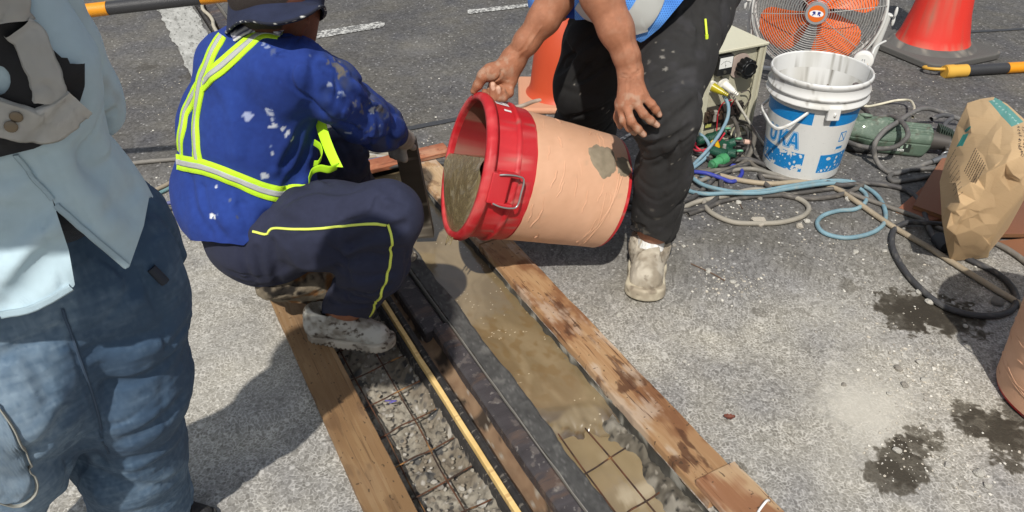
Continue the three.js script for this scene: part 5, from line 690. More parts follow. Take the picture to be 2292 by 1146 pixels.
  // handle: two lugs and a flat strap hanging on the near left side
  const lug = (a) => { const d = V(Math.sin(a), 0, Math.cos(a)), r = V(Math.cos(a), 0, -Math.sin(a)), o = mv(rbox(.040, .042, .016, .004), 0, 0, 0).applyMatrix4(basisM(r, V(0, 1, 0), d, d.clone().multiplyScalar(.153).setY(.262))); part('handle_lug', paint(o, whiteP), wm, t); return d.multiplyScalar(.164).setY(.262); };
  const l1 = lug(ca + .42), l2 = lug(ca + .42 - Math.PI), W0 = c.clone().negate(), hp = [l1, ...[[1838, 232, 2.40], [1806, 256, 2.385], [1770, 279, 2.385], [1742, 288, 2.40], [1726, 280, 2.43], [1712, 258, 2.48], [1705, 243, 2.53], [1712, 230, 2.60]].map((q) => PD(...q).add(W0)), l2];
  const hcv = new THREE.CatmullRomCurve3(hp, false, 'centripetal'); part('handle', paint(slab(3, 70, (s, q) => { const p = hcv.getPointAt(q), w = .011; return p.clone().add(V(0, (s - .5) * w, 0)).addScaledVector(V(p.x, 0, p.z).normalize(), .002); }, .005), (x, y, z) => mixc([222, 222, 218], [176, 172, 162], sstep(.55, .7, fbm3(x * 90, y * 90, z * 90)) * .6)), wm, t);
}

// ---------------------------------------------------------------- voltage regulator box
{
  const B0 = V(.657, 0, -2.486), w = V(.225, 0, -.108).normalize(), n = V().crossVectors(w, V(0, 1, 0)).normalize(), t = thing('voltage_regulator', 'cream metal power box with meter, black knob and plugs in its front', 'power box', B0), M = basisM(w, V(0, 1, 0), n, V(0, 0, 0));
  t.quaternion.setFromRotationMatrix(M); t.position.copy(B0); const inv = new THREE.Matrix4().copy(basisM(w, V(0, 1, 0), n, B0)).invert();
  const at = (px, py, o = 0) => { const o0 = V(0, EYE, 0), d = PD(px, py, 1).sub(o0), k = B0.clone().addScaledVector(n, -.012).sub(o0).dot(n) / d.dot(n); return o0.addScaledVector(d, k).applyMatrix4(inv).setZ(-.012 + o); };
  const WD = .25, HT = .344, DP = .235, cream = (x, y, z) => { const k = fbm3(x * 24, y * 24, z * 24, 4); return mixc(mixc([196, 192, 168], [206, 203, 182], k), [140, 130, 108], sstep(.66, .76, fbm3(x * 70, y * 70, z * 70, 3)) * .5); }, cm = vmat(.5, rough(.05, .0005));
  part('cabinet', paint(merge([mv(rbox(.010, HT - .006, DP, .002), .005, HT / 2, -DP / 2), mv(rbox(.010, HT - .006, DP, .002), WD - .005, HT / 2, -DP / 2), mv(rbox(WD - .02, HT - .01, .006, .001), WD / 2, HT / 2, -DP + .003), mv(rbox(.018, HT - .012, .008, .002), .019, HT / 2, -.006), mv(rbox(.018, HT - .012, .008, .002), WD - .019, HT / 2, -.006), mv(rbox(WD, .014, .02, .003), WD / 2, .008, -.010)]), cream), cm, t);
  part('lid', paint(mv(rbox(WD + .004, .010, DP + .006, .003), WD / 2, HT - .001, -DP / 2 + .002), cream), cm, t);
  part('front_panel', paint(mv(rbox(WD - .050, HT - .03, .004, .001), WD / 2, HT / 2, -.016), (x, y, z) => mixc(cream(x, y, z), [168, 164, 142], .5)), cm, t);
  const screwM = mat([110, 108, 100], .4, { metalness: .7 }); for (const [px, py] of [[1697, 110], [1681, 196], [1598, 181], [1614, 173]]) { const p = at(px, py, .002); const g = cyl(.004, .004, .004, 12).rotateX(Math.PI / 2); part('screw', mv(g, p.x, p.y, p.z), screwM, t); }
  const me = at(1616, 143, .010), met = part('meter', mv(rbox(.062, .070, .020, .003), me.x, me.y, me.z), mat([34, 34, 34], .35), t);
  const mt = canvasTex(256, 180, (g, W0, h) => { g.fillStyle = '#e9e9e4'; g.fillRect(0, 0, W0, h); g.strokeStyle = '#303030'; g.lineWidth = 3; g.beginPath(); g.arc(128, 190, 120, Math.PI * 1.22, Math.PI * 1.78); g.stroke(); for (let i = 0; i <= 20; i++) { const a = Math.PI * (1.22 + .56 * i / 20), l = i % 5 ? 10 : 20; g.beginPath(); g.moveTo(128 + Math.cos(a) * 120, 190 + Math.sin(a) * 120); g.lineTo(128 + Math.cos(a) * (120 + l), 190 + Math.sin(a) * (120 + l)); g.stroke(); } g.font = 'bold 34px sans-serif'; g.fillStyle = '#202020'; g.textAlign = 'center'; g.fillText('V', 128, 150); g.lineWidth = 4; g.strokeStyle = '#111'; g.beginPath(); g.moveTo(128, 176); g.lineTo(100, 62); g.stroke(); });
  part('dial', sheet(1, 1, (s, q) => V(me.x + lerp(-.027, .027, s), me.y + lerp(-.008, .030, q), me.z + .0104)), mat([255, 255, 255], .4, { map: mt }), met);
  part('meter_screw', mv(cyl(.006, .006, .003, 16).rotateX(Math.PI / 2), me.x, me.y - .022, me.z + .0112), screwM, met);
  const kn = at(1655, 146, 0), pl = part('knob_plate', mv(cyl(.044, .044, .004, 40).rotateX(Math.PI / 2), kn.x, kn.y, kn.z + .002), mat([178, 160, 150], .3), t), kg = new THREE.ExtrudeGeometry((() => { const s = new THREE.Shape(); for (let i = 0; i <= 96; i++) { const a = i / 96 * Math.PI * 2, r = .030 + .0022 * Math.sin(a * 10); i ? s.lineTo(Math.cos(a) * r, Math.sin(a) * r) : s.moveTo(r, 0); } return s; })(), { depth: .028, bevelSize: .003, bevelThickness: .003, bevelSegments: 3, curveSegments: 4 });
  part('knob', [mv(kg, kn.x + .004, kn.y, kn.z + .018), mv(cyl(.012, .014, .02, 20).rotateX(Math.PI / 2), kn.x + .004, kn.y, kn.z + .01), mv(new THREE.TorusGeometry(.022, .003, 8, 40), kn.x + .004, kn.y, kn.z + .049)], mat([20, 20, 21], .38), pl);
  // sockets with plugs
  const plug = (px, py, c, nm, o) => { const p = at(px, py, 0); part('socket', mv(cyl(.020, .021, .008, 28).rotateX(Math.PI / 2), p.x, p.y, p.z + .004), mat([226, 224, 216], .5), t); const g = merge([mv(cyl(.013, .016, .022, 20), 0, .012, 0), mv(cyl(.010, .013, .020, 20), 0, .033, 0), ...[0, 1, 2].map((i) => mv(cyl(.0075 - i * .001, .0085 - i * .001, .005, 16), 0, .046 + i * .007, 0))]); g.applyQuaternion(new THREE.Quaternion().setFromUnitVectors(V(0, 1, 0), V(...o).normalize())); part('plug', mv(g, p.x, p.y, p.z + .006), c, t, nm); };
  plug(1592, 193, phys([190, 176, 40], .3, { transmission: .25, thickness: 0 }), 'yellow plug', [.45, -.25, .9]); plug(1618, 187, mat([222, 220, 212], .5), 'white plug', [.4, -.42, .9]);
  const hole = at(1590, 262, .001), pan = part('terminal_panel', mv(rbox(.175, .085, .004, .001), hole.x + .045, hole.y - .002, hole.z), mat([58, 54, 48], .7), t);
  for (const [dx, dy, c] of [[-.03, .01, [64, 50, 40]], [-.01, .012, [52, 42, 36]], [.012, .006, [150, 146, 138]], [.034, .01, [70, 54, 42]], [.085, .018, [46, 38, 36]], [.105, .016, [60, 50, 46]], [.12, .02, [40, 36, 34]]]) part('terminal', [mv(rbox(.016, .040, .016, .002), hole.x + dx, hole.y + dy, hole.z + .009), mv(cyl(.004, .004, .01, 10).rotateX(Math.PI / 2), hole.x + dx, hole.y + dy + .01, hole.z + .02)], mat(c, .5), pan);
  part('terminal_label', mv(rbox(.026, .014, .002, .001), hole.x - .008, hole.y - .030, hole.z + .004), mat([176, 178, 96], .6), pan);
  const wireR = mat([176, 30, 46], .5), L = (px, py, o) => at(px, py, o); part('terminal_wire', tube([L(1618, 212, .05), L(1603, 218, .045), L(1597, 240, .03), L(1594, 270, .028), L(1588, 305, .04)], .0022, 40, 6), wireR, t); part('terminal_wire', tube([L(1622, 214, .05), L(1621, 235, .03), L(1617, 262, .02), L(1615, 280, .012)], .0022, 30, 6), wireR, t);
  part('terminal_wire', tube([L(1655, 205, .01), L(1666, 198, .02), L(1672, 212, .02), L(1660, 232, .02), L(1650, 250, .012)], .002, 40, 6), mat([70, 62, 60], .5), t);
}

// ---------------------------------------------------------------- floor fan
{
  const C = PD(1832, 16, 3.0), n = V(-.38, .07, .92).normalize(), x = V().crossVectors(V(0, 1, 0), n).normalize(), y = V().crossVectors(n, x), t = thing('floor_fan', 'large round floor fan with orange blades behind a wire guard', 'fan', V(C.x, 0, C.z)), R = .243;
  t.quaternion.setFromRotationMatrix(basisM(x, y, n, V(0, 0, 0))); t.position.set(C.x, C.y, C.z);
  const wireM = mat([180, 180, 176], .45, { metalness: .35 }), frameM = mat([206, 206, 202], .5);
  const zf = (r) => .035 + .075 * Math.cos(Math.min(1, r / R) * 1.45), zb = (r) => -.075 - .02 * Math.cos(Math.min(1, r / R) * 1.5);
  for (let i = 0; i < 22; i++) { const r = lerp(.045, R - .006, i / 21); part('guard_ring', mv(new THREE.TorusGeometry(r, .00115, 5, 72), 0, 0, zf(r)), wireM, t); }
  for (let i = 0; i < 11; i++) { const r = lerp(.06, R - .008, i / 10); part('rear_guard_ring', mv(new THREE.TorusGeometry(r, .0013, 5, 60), 0, 0, zb(r)), wireM, t); }
  for (let i = 0; i < 8; i++) { const a = i / 8 * Math.PI * 2 + .17; part('guard_spoke', tube(Array.from({ length: 8 }, (_, k) => { const r = lerp(.03, R, k / 7); return V(Math.cos(a) * r, Math.sin(a) * r, zf(r) - .003); }), .0016, 20, 5), wireM, t); if (i % 2) part('rear_guard_spoke', tube(Array.from({ length: 6 }, (_, k) => { const r = lerp(.05, R, k / 5); return V(Math.cos(a) * r, Math.sin(a) * r, zb(r)); }), .002, 16, 5), wireM, t); }
  part('guard_hoop', [mv(new THREE.TorusGeometry(R, .006, 8, 90), 0, 0, .032), mv(new THREE.TorusGeometry(R + .002, .005, 8, 90), 0, 0, -.07), new THREE.CylinderGeometry(R + .003, R + .003, .012, 90, 1, true).rotateX(Math.PI / 2)], frameM, t);
  const orange = phys([222, 84, 18], .45, { clearcoat: .2, side: THREE.DoubleSide }), orangeT = vmat(.45);
  const hub = part('fan_hub', mv(lathe([[.001, .05], [.030, .048], [.044, .03], [.048, -.03], [.001, -.03]], 40).rotateX(Math.PI / 2), 0, 0, -.005), mat([206, 76, 18], .45), t);
  const lp = [[.04, -.35], [.10, -.62], [.17, -.66], [.215, -.52], [.225, -.2], [.212, .12], [.17, .30], [.10, .38], [.045, .42]];
  for (let i = 0; i < 4; i++) { const a0 = i * Math.PI / 2 + 2.35; part('fan_blade', paint(slab(16, 14, (s, q) => { const r = lerp(.035, .226, q), e = Math.sqrt(Math.max(0, 1 - (Math.max(0, q - .55) / .46) ** 2.4)), wd = lerp(.55, .66, q) * e, a = a0 + lerp(-wd, wd * .95, s) - q * .18; return V(Math.cos(a) * r, Math.sin(a) * r, .02 - (s - .5) * lerp(.07, .045, q)); }, .0018), (px, py, pz) => { const k = fbm3(px * 20, py * 20, pz * 20, 3), m = fbm3(px * 90, py * 90, pz * 90, 2); return mixc(mixc([240, 110, 26], [226, 92, 18], k), [158, 112, 78], sstep(.62, .75, m) * .5); }), orangeT, t); }
  part('motor', mv(cyl(.062, .055, .10, 28).rotateX(Math.PI / 2), 0, 0, -.09), mat([60, 62, 66], .6), t);
  const bt = canvasTex(256, 256, (g) => { g.fillStyle = '#d8671a'; g.fillRect(0, 0, 256, 256); g.fillStyle = '#e8e8ea'; g.beginPath(); g.ellipse(128, 128, 104, 52, 0, 0, 7); g.fill(); g.fillStyle = '#27307a'; for (const sx of [-1, 1]) { g.save(); g.translate(128 + sx * 42, 128); g.scale(sx, 1); g.beginPath(); g.moveTo(-24, -30); g.lineTo(8, -34); g.lineTo(24, -12); g.lineTo(4, 0); g.lineTo(26, 34); g.lineTo(2, 34); g.lineTo(-10, 8); g.lineTo(-28, 28); g.closePath(); g.fill(); g.restore(); } });
  const badge = part('hub_badge', mv(cyl(.040, .042, .014, 40).rotateX(Math.PI / 2), 0, 0, zf(0) + .002), mat([140, 144, 146], .5), t); part('badge_print', mv(new THREE.CircleGeometry(.031, 40), 0, 0, zf(0) + .0097), mat([255, 255, 255], .5, { map: bt }), badge);
  // stand: two posts, wing nuts, floor tubes
  const yl = -C.y; for (const s of [-1, 1]) { part('stand_post', rod(V(s * (R + .012), .0, -.02), V(s * (R - .02), yl + .02, -.06), .013, 14), frameM, t); const wn = V(s * (R + .022), -.005, -.01); part('wing_nut', [rod(V(s * R, -.005, -.015), wn.clone().add(V(s * .012, 0, 0)), .005, 10), mv(new THREE.SphereGeometry(1, 12, 8).scale(.006, .020, .005), wn.x + s * .012, wn.y + .018, wn.z + .01), mv(new THREE.SphereGeometry(1, 12, 8).scale(.006, .020, .005), wn.x + s * .012, wn.y - .018, wn.z - .004)], frameM, t); part('floor_tube', [tube([V(s * (R - .02), yl + .014, -.20), V(s * (R - .02), yl + .014, -.02), V(s * (R - .015), yl + .014, .11), V(s * (R - .06), yl + .014, .13)], .013, 30, 12)], frameM, t); }
  part('floor_tube', rod(V(-R + .02, yl + .014, -.2), V(R - .02, yl + .014, -.2), .013, 12), frameM, t);
  const inv = new THREE.Matrix4().copy(basisM(x, y, n, C)).invert(), sc = PD(1932, 135, 2.66).applyMatrix4(inv), sw = part('switch_box', paint(mv(lathe([[.001, .016], [.030, .014], [.034, .006], [.034, -.012], [.001, -.014]], 36).rotateX(Math.PI / 2), sc.x, sc.y, sc.z), () => [216, 214, 210]), vmat(.5), t);
  part('switch_print', mv(new THREE.CircleGeometry(.024, 30), sc.x, sc.y, sc.z + .0158), mat([255, 255, 255], .5, { map: canvasTex(128, 128, (g) => { g.fillStyle = '#dcdcd8'; g.fillRect(0, 0, 128, 128); g.fillStyle = '#8f9498'; g.fillRect(50, 44, 10, 30); g.fillRect(68, 44, 10, 30); g.strokeStyle = '#d89a50'; g.lineWidth = 4; g.beginPath(); g.arc(64, 64, 46, .3, 2.8); g.stroke(); }) }), sw);
  part('switch_cord', tube([[1950, 128, 2.66], [1958, 108, 2.68], [1972, 97, 2.72], [1982, 92, 2.74]].map((q) => PD(...q).applyMatrix4(inv)), .004, 24, 8), frameM, sw);
}

// ---------------------------------------------------------------- cones and barrier poles
{
  const c = PH(2080, 112, 0), t = thing('traffic_cone', 'red traffic cone with a black rubber base behind the fan and pail', 'cone', c); t.rotation.y = .42;
  const coneC = (x, y, z) => { const k = fbm3(x * 16, y * 16, z * 16, 4), m = fbm3(x * 60, y * 60, z * 60, 3); let q = mixc([222, 52, 36], [206, 46, 34], k); q = mixc(q, [186, 130, 108], sstep(.60, .78, k) * .5 + sstep(.085, .05, y) * .55 * sstep(.3, .6, m)); q = mixc(q, [150, 112, 92], sstep(.66, .74, m) * .6); return q; };
  part('cone_body', paint(lathe([[.166, .044], [.160, .050], [.146, .085], [.124, .18], [.10, .34], [.064, .60], [.036, .80], [.030, .82], [.001, .82]], 64), coneC), vmat(.55, rough(.04, .0005)), t);
  const sh = new THREE.Shape(), a = .215, r = .07; sh.moveTo(-a + r, -a); sh.lineTo(a - r, -a); sh.quadraticCurveTo(a, -a, a, -a + r); sh.lineTo(a, a - r); sh.quadraticCurveTo(a, a, a - r, a); sh.lineTo(-a + r, a); sh.quadraticCurveTo(-a, a, -a, a - r); sh.lineTo(-a, -a + r); sh.quadraticCurveTo(-a, -a, -a + r, -a);
  const bs = new THREE.ExtrudeGeometry(sh, { depth: .018, bevelSize: .008, bevelThickness: .006, bevelSegments: 3, curveSegments: 8 }); bs.rotateX(-Math.PI / 2); mv(bs, 0, .008, 0);
  part('cone_base', paint(merge([bs, lathe([[.205, .026], [.185, .034], [.170, .050], [.158, .052]], 60)]), (x, y, z) => { const k = fbm3(x * 20, y * 20, z * 20, 4); return mixc(mixc([74, 73, 71], [112, 110, 106], k), [160, 150, 138], sstep(.62, .74, fbm3(x * 60, y * 60, z * 60)) * .6); }), vmat(.8, rough(.03, .001)), t);
}
{
  const c = V(.195, 0, -2.93), t = thing('traffic_cone', 'bright orange cone with a white collar, half hidden behind the black trouser leg', 'cone', c);
  part('cone_body', paint(lathe([[.150, .02], [.132, .03], [.122, .06], [.112, .16], [.098, .25], [.066, .335], [.052, .36]], 60), (x, y, z) => { const k = fbm3(x * 20, y * 20, z * 20, 3); return mixc([196, 78, 42], [184, 68, 36], k); }), vmat(.5), t);
  part('white_collar', lathe([[.052, .36], [.047, .37], [.040, .40], [.034, .42]], 40), mat([228, 226, 224], .5), t); part('cone_tip', lathe([[.034, .42], [.026, .47], [.020, .56], [.001, .565]], 40), mat([212, 60, 40], .5), t);
  part('cone_base', mv(rbox(.34, .026, .34, .012, 3), 0, .013, 0), mat([206, 150, 118], .75, rough(.03, .001)), t);
}
function pole(label, a, b, r, bands, ring) {
  const t = thing('barrier_pole', label, 'barrier pole', a), d = b.clone().sub(a), L = d.length(), at = (s) => a.clone().addScaledVector(d, s); bands.forEach(([s0, s1, c]) => partW('pole_band', paint(rod(at(s0), at(s1), c === 'b' ? r : r * 1.02, 28), (x, y, z) => { const k = fbm3(x * 40, y * 40, z * 40, 3); return mixc(c === 'b' ? [44, 44, 46] : [226, 150, 22], c === 'b' ? [70, 70, 72] : [206, 128, 18], k * .7); }), vmat(.38, rough(.05, .0003)), t, c === 'b' ? 'black band' : 'yellow band'));
  return [t, at];
}
pole('black and yellow barrier pole crossing at the top left over the road', PD(-200, 68, 1.98), PD(640, -26, 2.02), .0172, [[0, .30, 'b'], [.301, .521, 'y'], [.522, .768, 'b'], [.769, .99, 'y']]);
{
  const [t, at] = pole('black and yellow barrier pole with an end ring lying beside the red cone', PH(2092, 162, .024), PH(2560, 134, .024), .023, [[.145, .335, 'b'], [.336, .62, 'y'], [.621, .99, 'b']]), ym = mat([206, 160, 64], .5), d = at(1).sub(at(0)).normalize();
  partW('end_cap', [rod(at(.045), at(.146), .027, 24), rod(at(.05), at(.085), .029, 24)], ym, t); const rg = new THREE.TorusGeometry(.045, .0065, 10, 40); rg.rotateX(Math.PI / 2 - .25); const p = PH(2093, 152, .024); partW('end_ring', mv(rg, p.x, p.y, p.z), ym, t);
}

// ---------------------------------------------------------------- green demolition hammer
{
  const c = V(1.325, 0, -2.475), ax = V(.27, 0, .07).normalize(), sd = V(-ax.z, 0, ax.x), t = thing('demolition_hammer', 'worn green electric demolition hammer lying between the white pail and the paper sack', 'power tool', c); t.quaternion.setFromRotationMatrix(basisM(ax, V(0, 1, 0), V().crossVectors(ax, V(0, 1, 0)), V(0, 0, 0)));
  const boxF = (x, y, z, a, b, d, r) => { const p = Math.abs(x) - a + r, q = Math.abs(y) - b + r, w = Math.abs(z) - d + r; return Math.hypot(Math.max(p, 0), Math.max(q, 0), Math.max(w, 0)) + Math.min(Math.max(p, q, w), 0) - r; };
  const rear = bones([[V(-.115, .062, 0), V(-.02, .066, 0), .044, .052]], .03), hf = (x, y, z) => { let d = smin(boxF(x - .035, y - .052, z, .105, .052, .050, .016), rear(x, y, z), .03); d = smax(d, (y * .62 + Math.abs(z) * .8) - .083, .008); d = smax(d, (x - .06) * .7 - (y - .05) * .45 - .062, .008); d += .0022 * (Math.abs(y - .052) < .0016 ? 1 : 0) + (y > .085 && Math.abs(((z + .05) / .013) % 1 - .5) < .2 && x > -.01 ? .0032 : 0); return d + (fbm3(x * 50, y * 50, z * 50, 2) - .5) * .001; };
  const green = (x, y, z) => { const k = fbm3(x * 26, y * 26, z * 26, 4), m = fbm3(x * 110, y * 110, z * 110, 3); let q = mixc([70, 88, 74], [100, 118, 102], k); q = mixc(q, [156, 162, 148], sstep(.6, .74, m) * .5 * sstep(.05, .09, y)); q = mixc(q, [66, 58, 46], sstep(.62, .76, fbm3(x * 60 + 4, y * 60, z * 60, 3)) * .5); return q; };
  part('housing', mesher(hf, V(-.19, -.01, -.08), V(.17, .13, .08), .0042, green), phys([255, 255, 255], .42, { vertexColors: true, clearcoat: .15, ...rough(.03, .0006) }), t);
  part('grip', [tube([V(-.145, .07, .0), V(-.175, .062, .0), V(-.172, .02, .03), V(-.13, .014, .052), V(-.06, .014, .056)], .012, 40, 10), mv(rbox(.05, .030, .035, .006), -.05, .016, .045)], mat([34, 33, 32], .6, rough(.02, .001)), t);
  part('top_cap', [mv(cyl(.012, .016, .02, 16), -.10, .108, 0), mv(new THREE.TorusGeometry(.018, .004, 8, 24).rotateX(1.3), -.085, .118, -.004)], mat([110, 128, 112], .5), t);
  part('nose', [rod(V(.135, .052, 0), V(.20, .048, 0), .034, 24, .026), rod(V(.20, .048, 0), V(.235, .046, 0), .020, 20), mv(rbox(.04, .036, .036, .006), .205, .03, .03)], mat([84, 80, 76], .5, { metalness: .4 }), t);
  const bl = []; for (let i = 0; i < 7; i++) bl.push(mv(rbox(.004, .028, .05, .001), .165 + i * .008, .085 - i * .003, -.02)); part('cooling_fins', bl, mat([52, 66, 56], .6), t);
  part('name_plate', sheet(1, 1, (s, q) => V(lerp(-.005, .075, s), lerp(.020, .050, q), .0508)), mat([255, 255, 255], .45, { map: canvasTex(256, 96, (g) => { g.fillStyle = '#2b322d'; g.fillRect(0, 0, 256, 96); g.fillStyle = '#8fa392'; g.fillRect(150, 6, 26, 56); g.fillRect(206, 6, 18, 40); g.fillStyle = '#d5d8d2'; g.fillRect(4, 66, 190, 26); g.fillStyle = '#333'; for (let i = 0; i < 18; i++) g.fillRect(12 + i * 10, 72 + (i * 7 % 3) * 3, 6, 12); }) }), t);
  part('bolt', mv(cyl(.008, .008, .008, 12).rotateX(Math.PI / 2), -.04, .062, .052), mat([90, 88, 84], .4, { metalness: .7 }), t);
}

// ---------------------------------------------------------------- paper sack on its boards
function board(label, pts, h, th, c, nm = 'plywood_board', group) {
  const P = pts.map((q) => PH(q[0], q[1], h)), sh = new THREE.Shape(P.map((p) => new THREE.Vector2(p.x, -p.z))), g = new THREE.ExtrudeGeometry(sh, { depth: th - .002, bevelSize: .001, bevelThickness: .001, bevelSegments: 1 }); g.rotateX(-Math.PI / 2); mv(g, 0, h - th, 0); const p = g.attributes.position, nn = g.attributes.normal;
  paint(g, (x, y, z, a, b) => { const k = fbm2(x * 9 + z * 3, z * 40 - x * 8, 4), m = fbm3(x * 40, y * 40, z * 40, 3); return Math.abs(b) > .5 ? mixc(mixc(c, c.map((v) => v * .8), k), [112, 84, 66], sstep(.6, .72, m) * .5) : [170, 118, 76].map((v) => v * (Math.sin(y * 2600) > 0 ? 1 : .72)); });
  return solo(nm, g, vmat(.75, rough(.02, .001)), label, 'board', group);
}
board('reddish plywood board lying lowest, its corner out left of the paper sack', [[2008, 468], [2068, 416], [2116, 388], [2150, 480], [2086, 492]], .012, .012, [168, 108, 80]);
board('reddish plywood board laid on the lowest one beside the paper sack', [[2046, 458], [2074, 406], [2124, 330], [2190, 360], [2170, 500], [2112, 482]], .026, .013, [172, 112, 82]);
board('dark reddish plywood board lying to the right behind the paper sack', [[2226, 522], [2256, 430], [2400, 400], [2420, 522]], .030, .014, [150, 96, 70]);
board('plywood offcut lying under the dark board at the right edge', [[2236, 538], [2300, 532], [2400, 600], [2340, 604]], .014, .013, [156, 104, 72]);
{
  const q = (px, py, d) => PD(px, py, d), pts = [PH(2125, 587, .002), PH(2216, 577, .002), PH(2262, 520, .002), PH(2160, 520, .002), q(2108, 505, 2.09), q(2098, 420, 2.13), q(2104, 470, 2.10), q(2132, 300, 2.14), q(2163, 229, 2.13), q(2226, 215, 2.12), q(2262, 228, 2.10), q(2310, 275, 2.06), q(2345, 310, 1.98), q(2330, 400, 1.90), q(2292, 322, 1.87), q(2225, 372, 1.885), q(2145, 455, 1.96), q(2116, 510, 2.0), q(2262, 480, 1.97), q(2300, 420, 1.93), q(2228, 545, 2.06), q(2118, 540, 2.06), q(2345, 330, 2.2), q(2250, 300, 2.3)];
  // flat faces between the creased edges, by half spaces of the hull, rounded a little and crumpled
  const hull = new ConvexGeometry(pts), hp = hull.attributes.position, planes = [];
  for (let i = 0; i < hp.count; i += 3) { const a = V().fromBufferAttribute(hp, i), b = V().fromBufferAttribute(hp, i + 1), c = V().fromBufferAttribute(hp, i + 2), n = V().crossVectors(b.clone().sub(a), c.clone().sub(a)); if (n.length() < 1e-6) continue; n.normalize(); planes.push([n.x, n.y, n.z, n.dot(a)]); }
  const O = q(2163, 229, 2.13), ex = q(2310, 275, 2.06).sub(O), ey0 = q(2110, 430, 2.12).sub(O), nf = V().crossVectors(ey0, ex).normalize(); if (nf.z < 0) nf.negate(); const exu = ex.clone().normalize(), ey = ey0.clone().addScaledVector(exu, -ey0.dot(exu)).normalize();
  const lo = V(9, 9, 9), hi = V(-9, -9, -9); pts.forEach((p) => { lo.min(p); hi.max(p); }); lo.subScalar(.03); hi.addScalar(.03);
  const fc = (x, y, z) => { let d = -9; for (const [a, b, c, e] of planes) { const k = a * x + b * y + c * z - e; d = d > -8 ? smax(d, k, .004) : k; } return d; };
  // the creased front: corners and folds read off the sack, joined into flat facets (x, y on the photograph, how far the paper stands out there in millimetres)
  const cr = [[2158, 225, 0], [2195, 222, 2], [2224, 215, 0], [2254, 233, 1], [2292, 266, 0], [2330, 300, 0], [2136, 279, 0], [2116, 346, 0], [2100, 376, 0], [2096, 405, 0], [2111, 464, -3], [2104, 497, 0], [2111, 552, 0], [2124, 588, 0], [2164, 590, 0], [2213, 584, 0], [2224, 526, -4], [2243, 493, -8], [2272, 456, -4], [2292, 420, 0], [2330, 400, 0],
    [2172, 262, 6], [2196, 268, -6], [2212, 246, 5], [2232, 268, -5], [2256, 262, 4], [2270, 300, 0], [2160, 290, -5], [2178, 300, 5], [2206, 300, -4], [2222, 320, 6], [2240, 305, -4], [2150, 330, 4], [2182, 330, -3], [2200, 352, -12], [2232, 346, -16], [2262, 322, 2], [2130, 352, -2], [2152, 376, 5], [2180, 382, -8], [2206, 380, -10], [2128, 388, 6], [2146, 412, 8], [2168, 408, -10], [2112, 420, -2], [2132, 440, -6], [2152, 432, 12], [2126, 466, 8], [2180, 412, 14], [2212, 386, 14], [2244, 364, 16], [2276, 348, 14], [2310, 340, 8],
    [2262, 386, 10], [2256, 396, -14], [2280, 398, 8], [2300, 392, -8], [2236, 400, 6], [2204, 424, 3], [2160, 458, 6], [2226, 440, -4], [2262, 430, -2], [2148, 482, 10], [2190, 470, 7], [2232, 466, -6], [2120, 508, 6], [2150, 505, -10], [2184, 490, -8], [2214, 482, -12], [2138, 522, 9], [2172, 512, 8], [2202, 500, 4], [2196, 524, 10], [2210, 540, -8], [2180, 546, 5], [2150, 552, 3], [2140, 572, 0], [2190, 570, 5], [2204, 560, 3], [2216, 548, 5]];
  for (let i = 0; i < 46; i++) { const y = rr(240, 575), x0 = y < 400 ? lerp(2160, 2104, (y - 225) / 175) : lerp(2104, 2126, (y - 400) / 185), x1 = y < 420 ? 2310 : lerp(2280, 2214, (y - 420) / 160); cr.push([lerp(x0 + 8, x1 - 8, rnd()), y, rr(-3, 3)]); }
  const P3 = cr.map(([x, y, o]) => { const q0 = onto(fc, x, y); return q0.addScaledVector(grad(fc, q0, .012), o * (y > 470 ? .0006 : .0009)); });
  const tris = (() => {                       // Delaunay joining of the corners
    const N = cr.length, A = [...cr.map((c) => [c[0], c[1]]), [-9e3, -9e3], [3e4, -9e3], [2200, 4e4]]; let T = [[N, N + 1, N + 2]];
    const inC = (t, p) => { const [a, b, c] = t.map((k) => A[k]), ax = a[0] - p[0], ay = a[1] - p[1], bx = b[0] - p[0], by = b[1] - p[1], cx = c[0] - p[0], cy = c[1] - p[1], d = (ax * ax + ay * ay) * (bx * cy - cx * by) - (bx * bx + by * by) * (ax * cy - cx * ay) + (cx * cx + cy * cy) * (ax * by - bx * ay), o = (b[0] - a[0]) * (c[1] - a[1]) - (b[1] - a[1]) * (c[0] - a[0]); return o > 0 ? d > 0 : d < 0; };
    for (let i = 0; i < N; i++) { const bad = T.filter((t) => inC(t, A[i])), ed = new Map(); for (const t of bad) for (let k = 0; k < 3; k++) { const a = t[k], b = t[(k + 1) % 3], key = Math.min(a, b) * 1e4 + Math.max(a, b); ed.has(key) ? ed.set(key, null) : ed.set(key, [a, b]); } T = T.filter((t) => !bad.includes(t)); for (const e of ed.values()) if (e) T.push([e[0], e[1], i]); }
    return T.filter((t) => t.every((k) => k < N));
  })();
  const ring = [[2158, 225], [2224, 215], [2254, 233], [2330, 300], [2332, 400], [2272, 458], [2243, 495], [2225, 528], [2214, 586], [2124, 590], [2108, 552], [2102, 497], [2094, 405], [2114, 346]], inside = (x, y) => { let c = false; for (let i = 0, j = ring.length - 1; i < ring.length; j = i++) { const [a, b] = ring[i], [d, e] = ring[j]; if ((b > y) !== (e > y) && x < (d - a) * (y - b) / (e - b) + a) c = !c; } return c; };
  const vv = []; for (const t of tris) { const mx = (cr[t[0]][0] + cr[t[1]][0] + cr[t[2]][0]) / 3, my = (cr[t[0]][1] + cr[t[1]][1] + cr[t[2]][1]) / 3; if (inside(mx, my)) for (const k of t) vv.push(P3[k].x, P3[k].y, P3[k].z); }
  const fg = new THREE.BufferGeometry(); fg.setAttribute('position', new THREE.BufferAttribute(new Float32Array(vv), 3)); fg.computeVertexNormals();
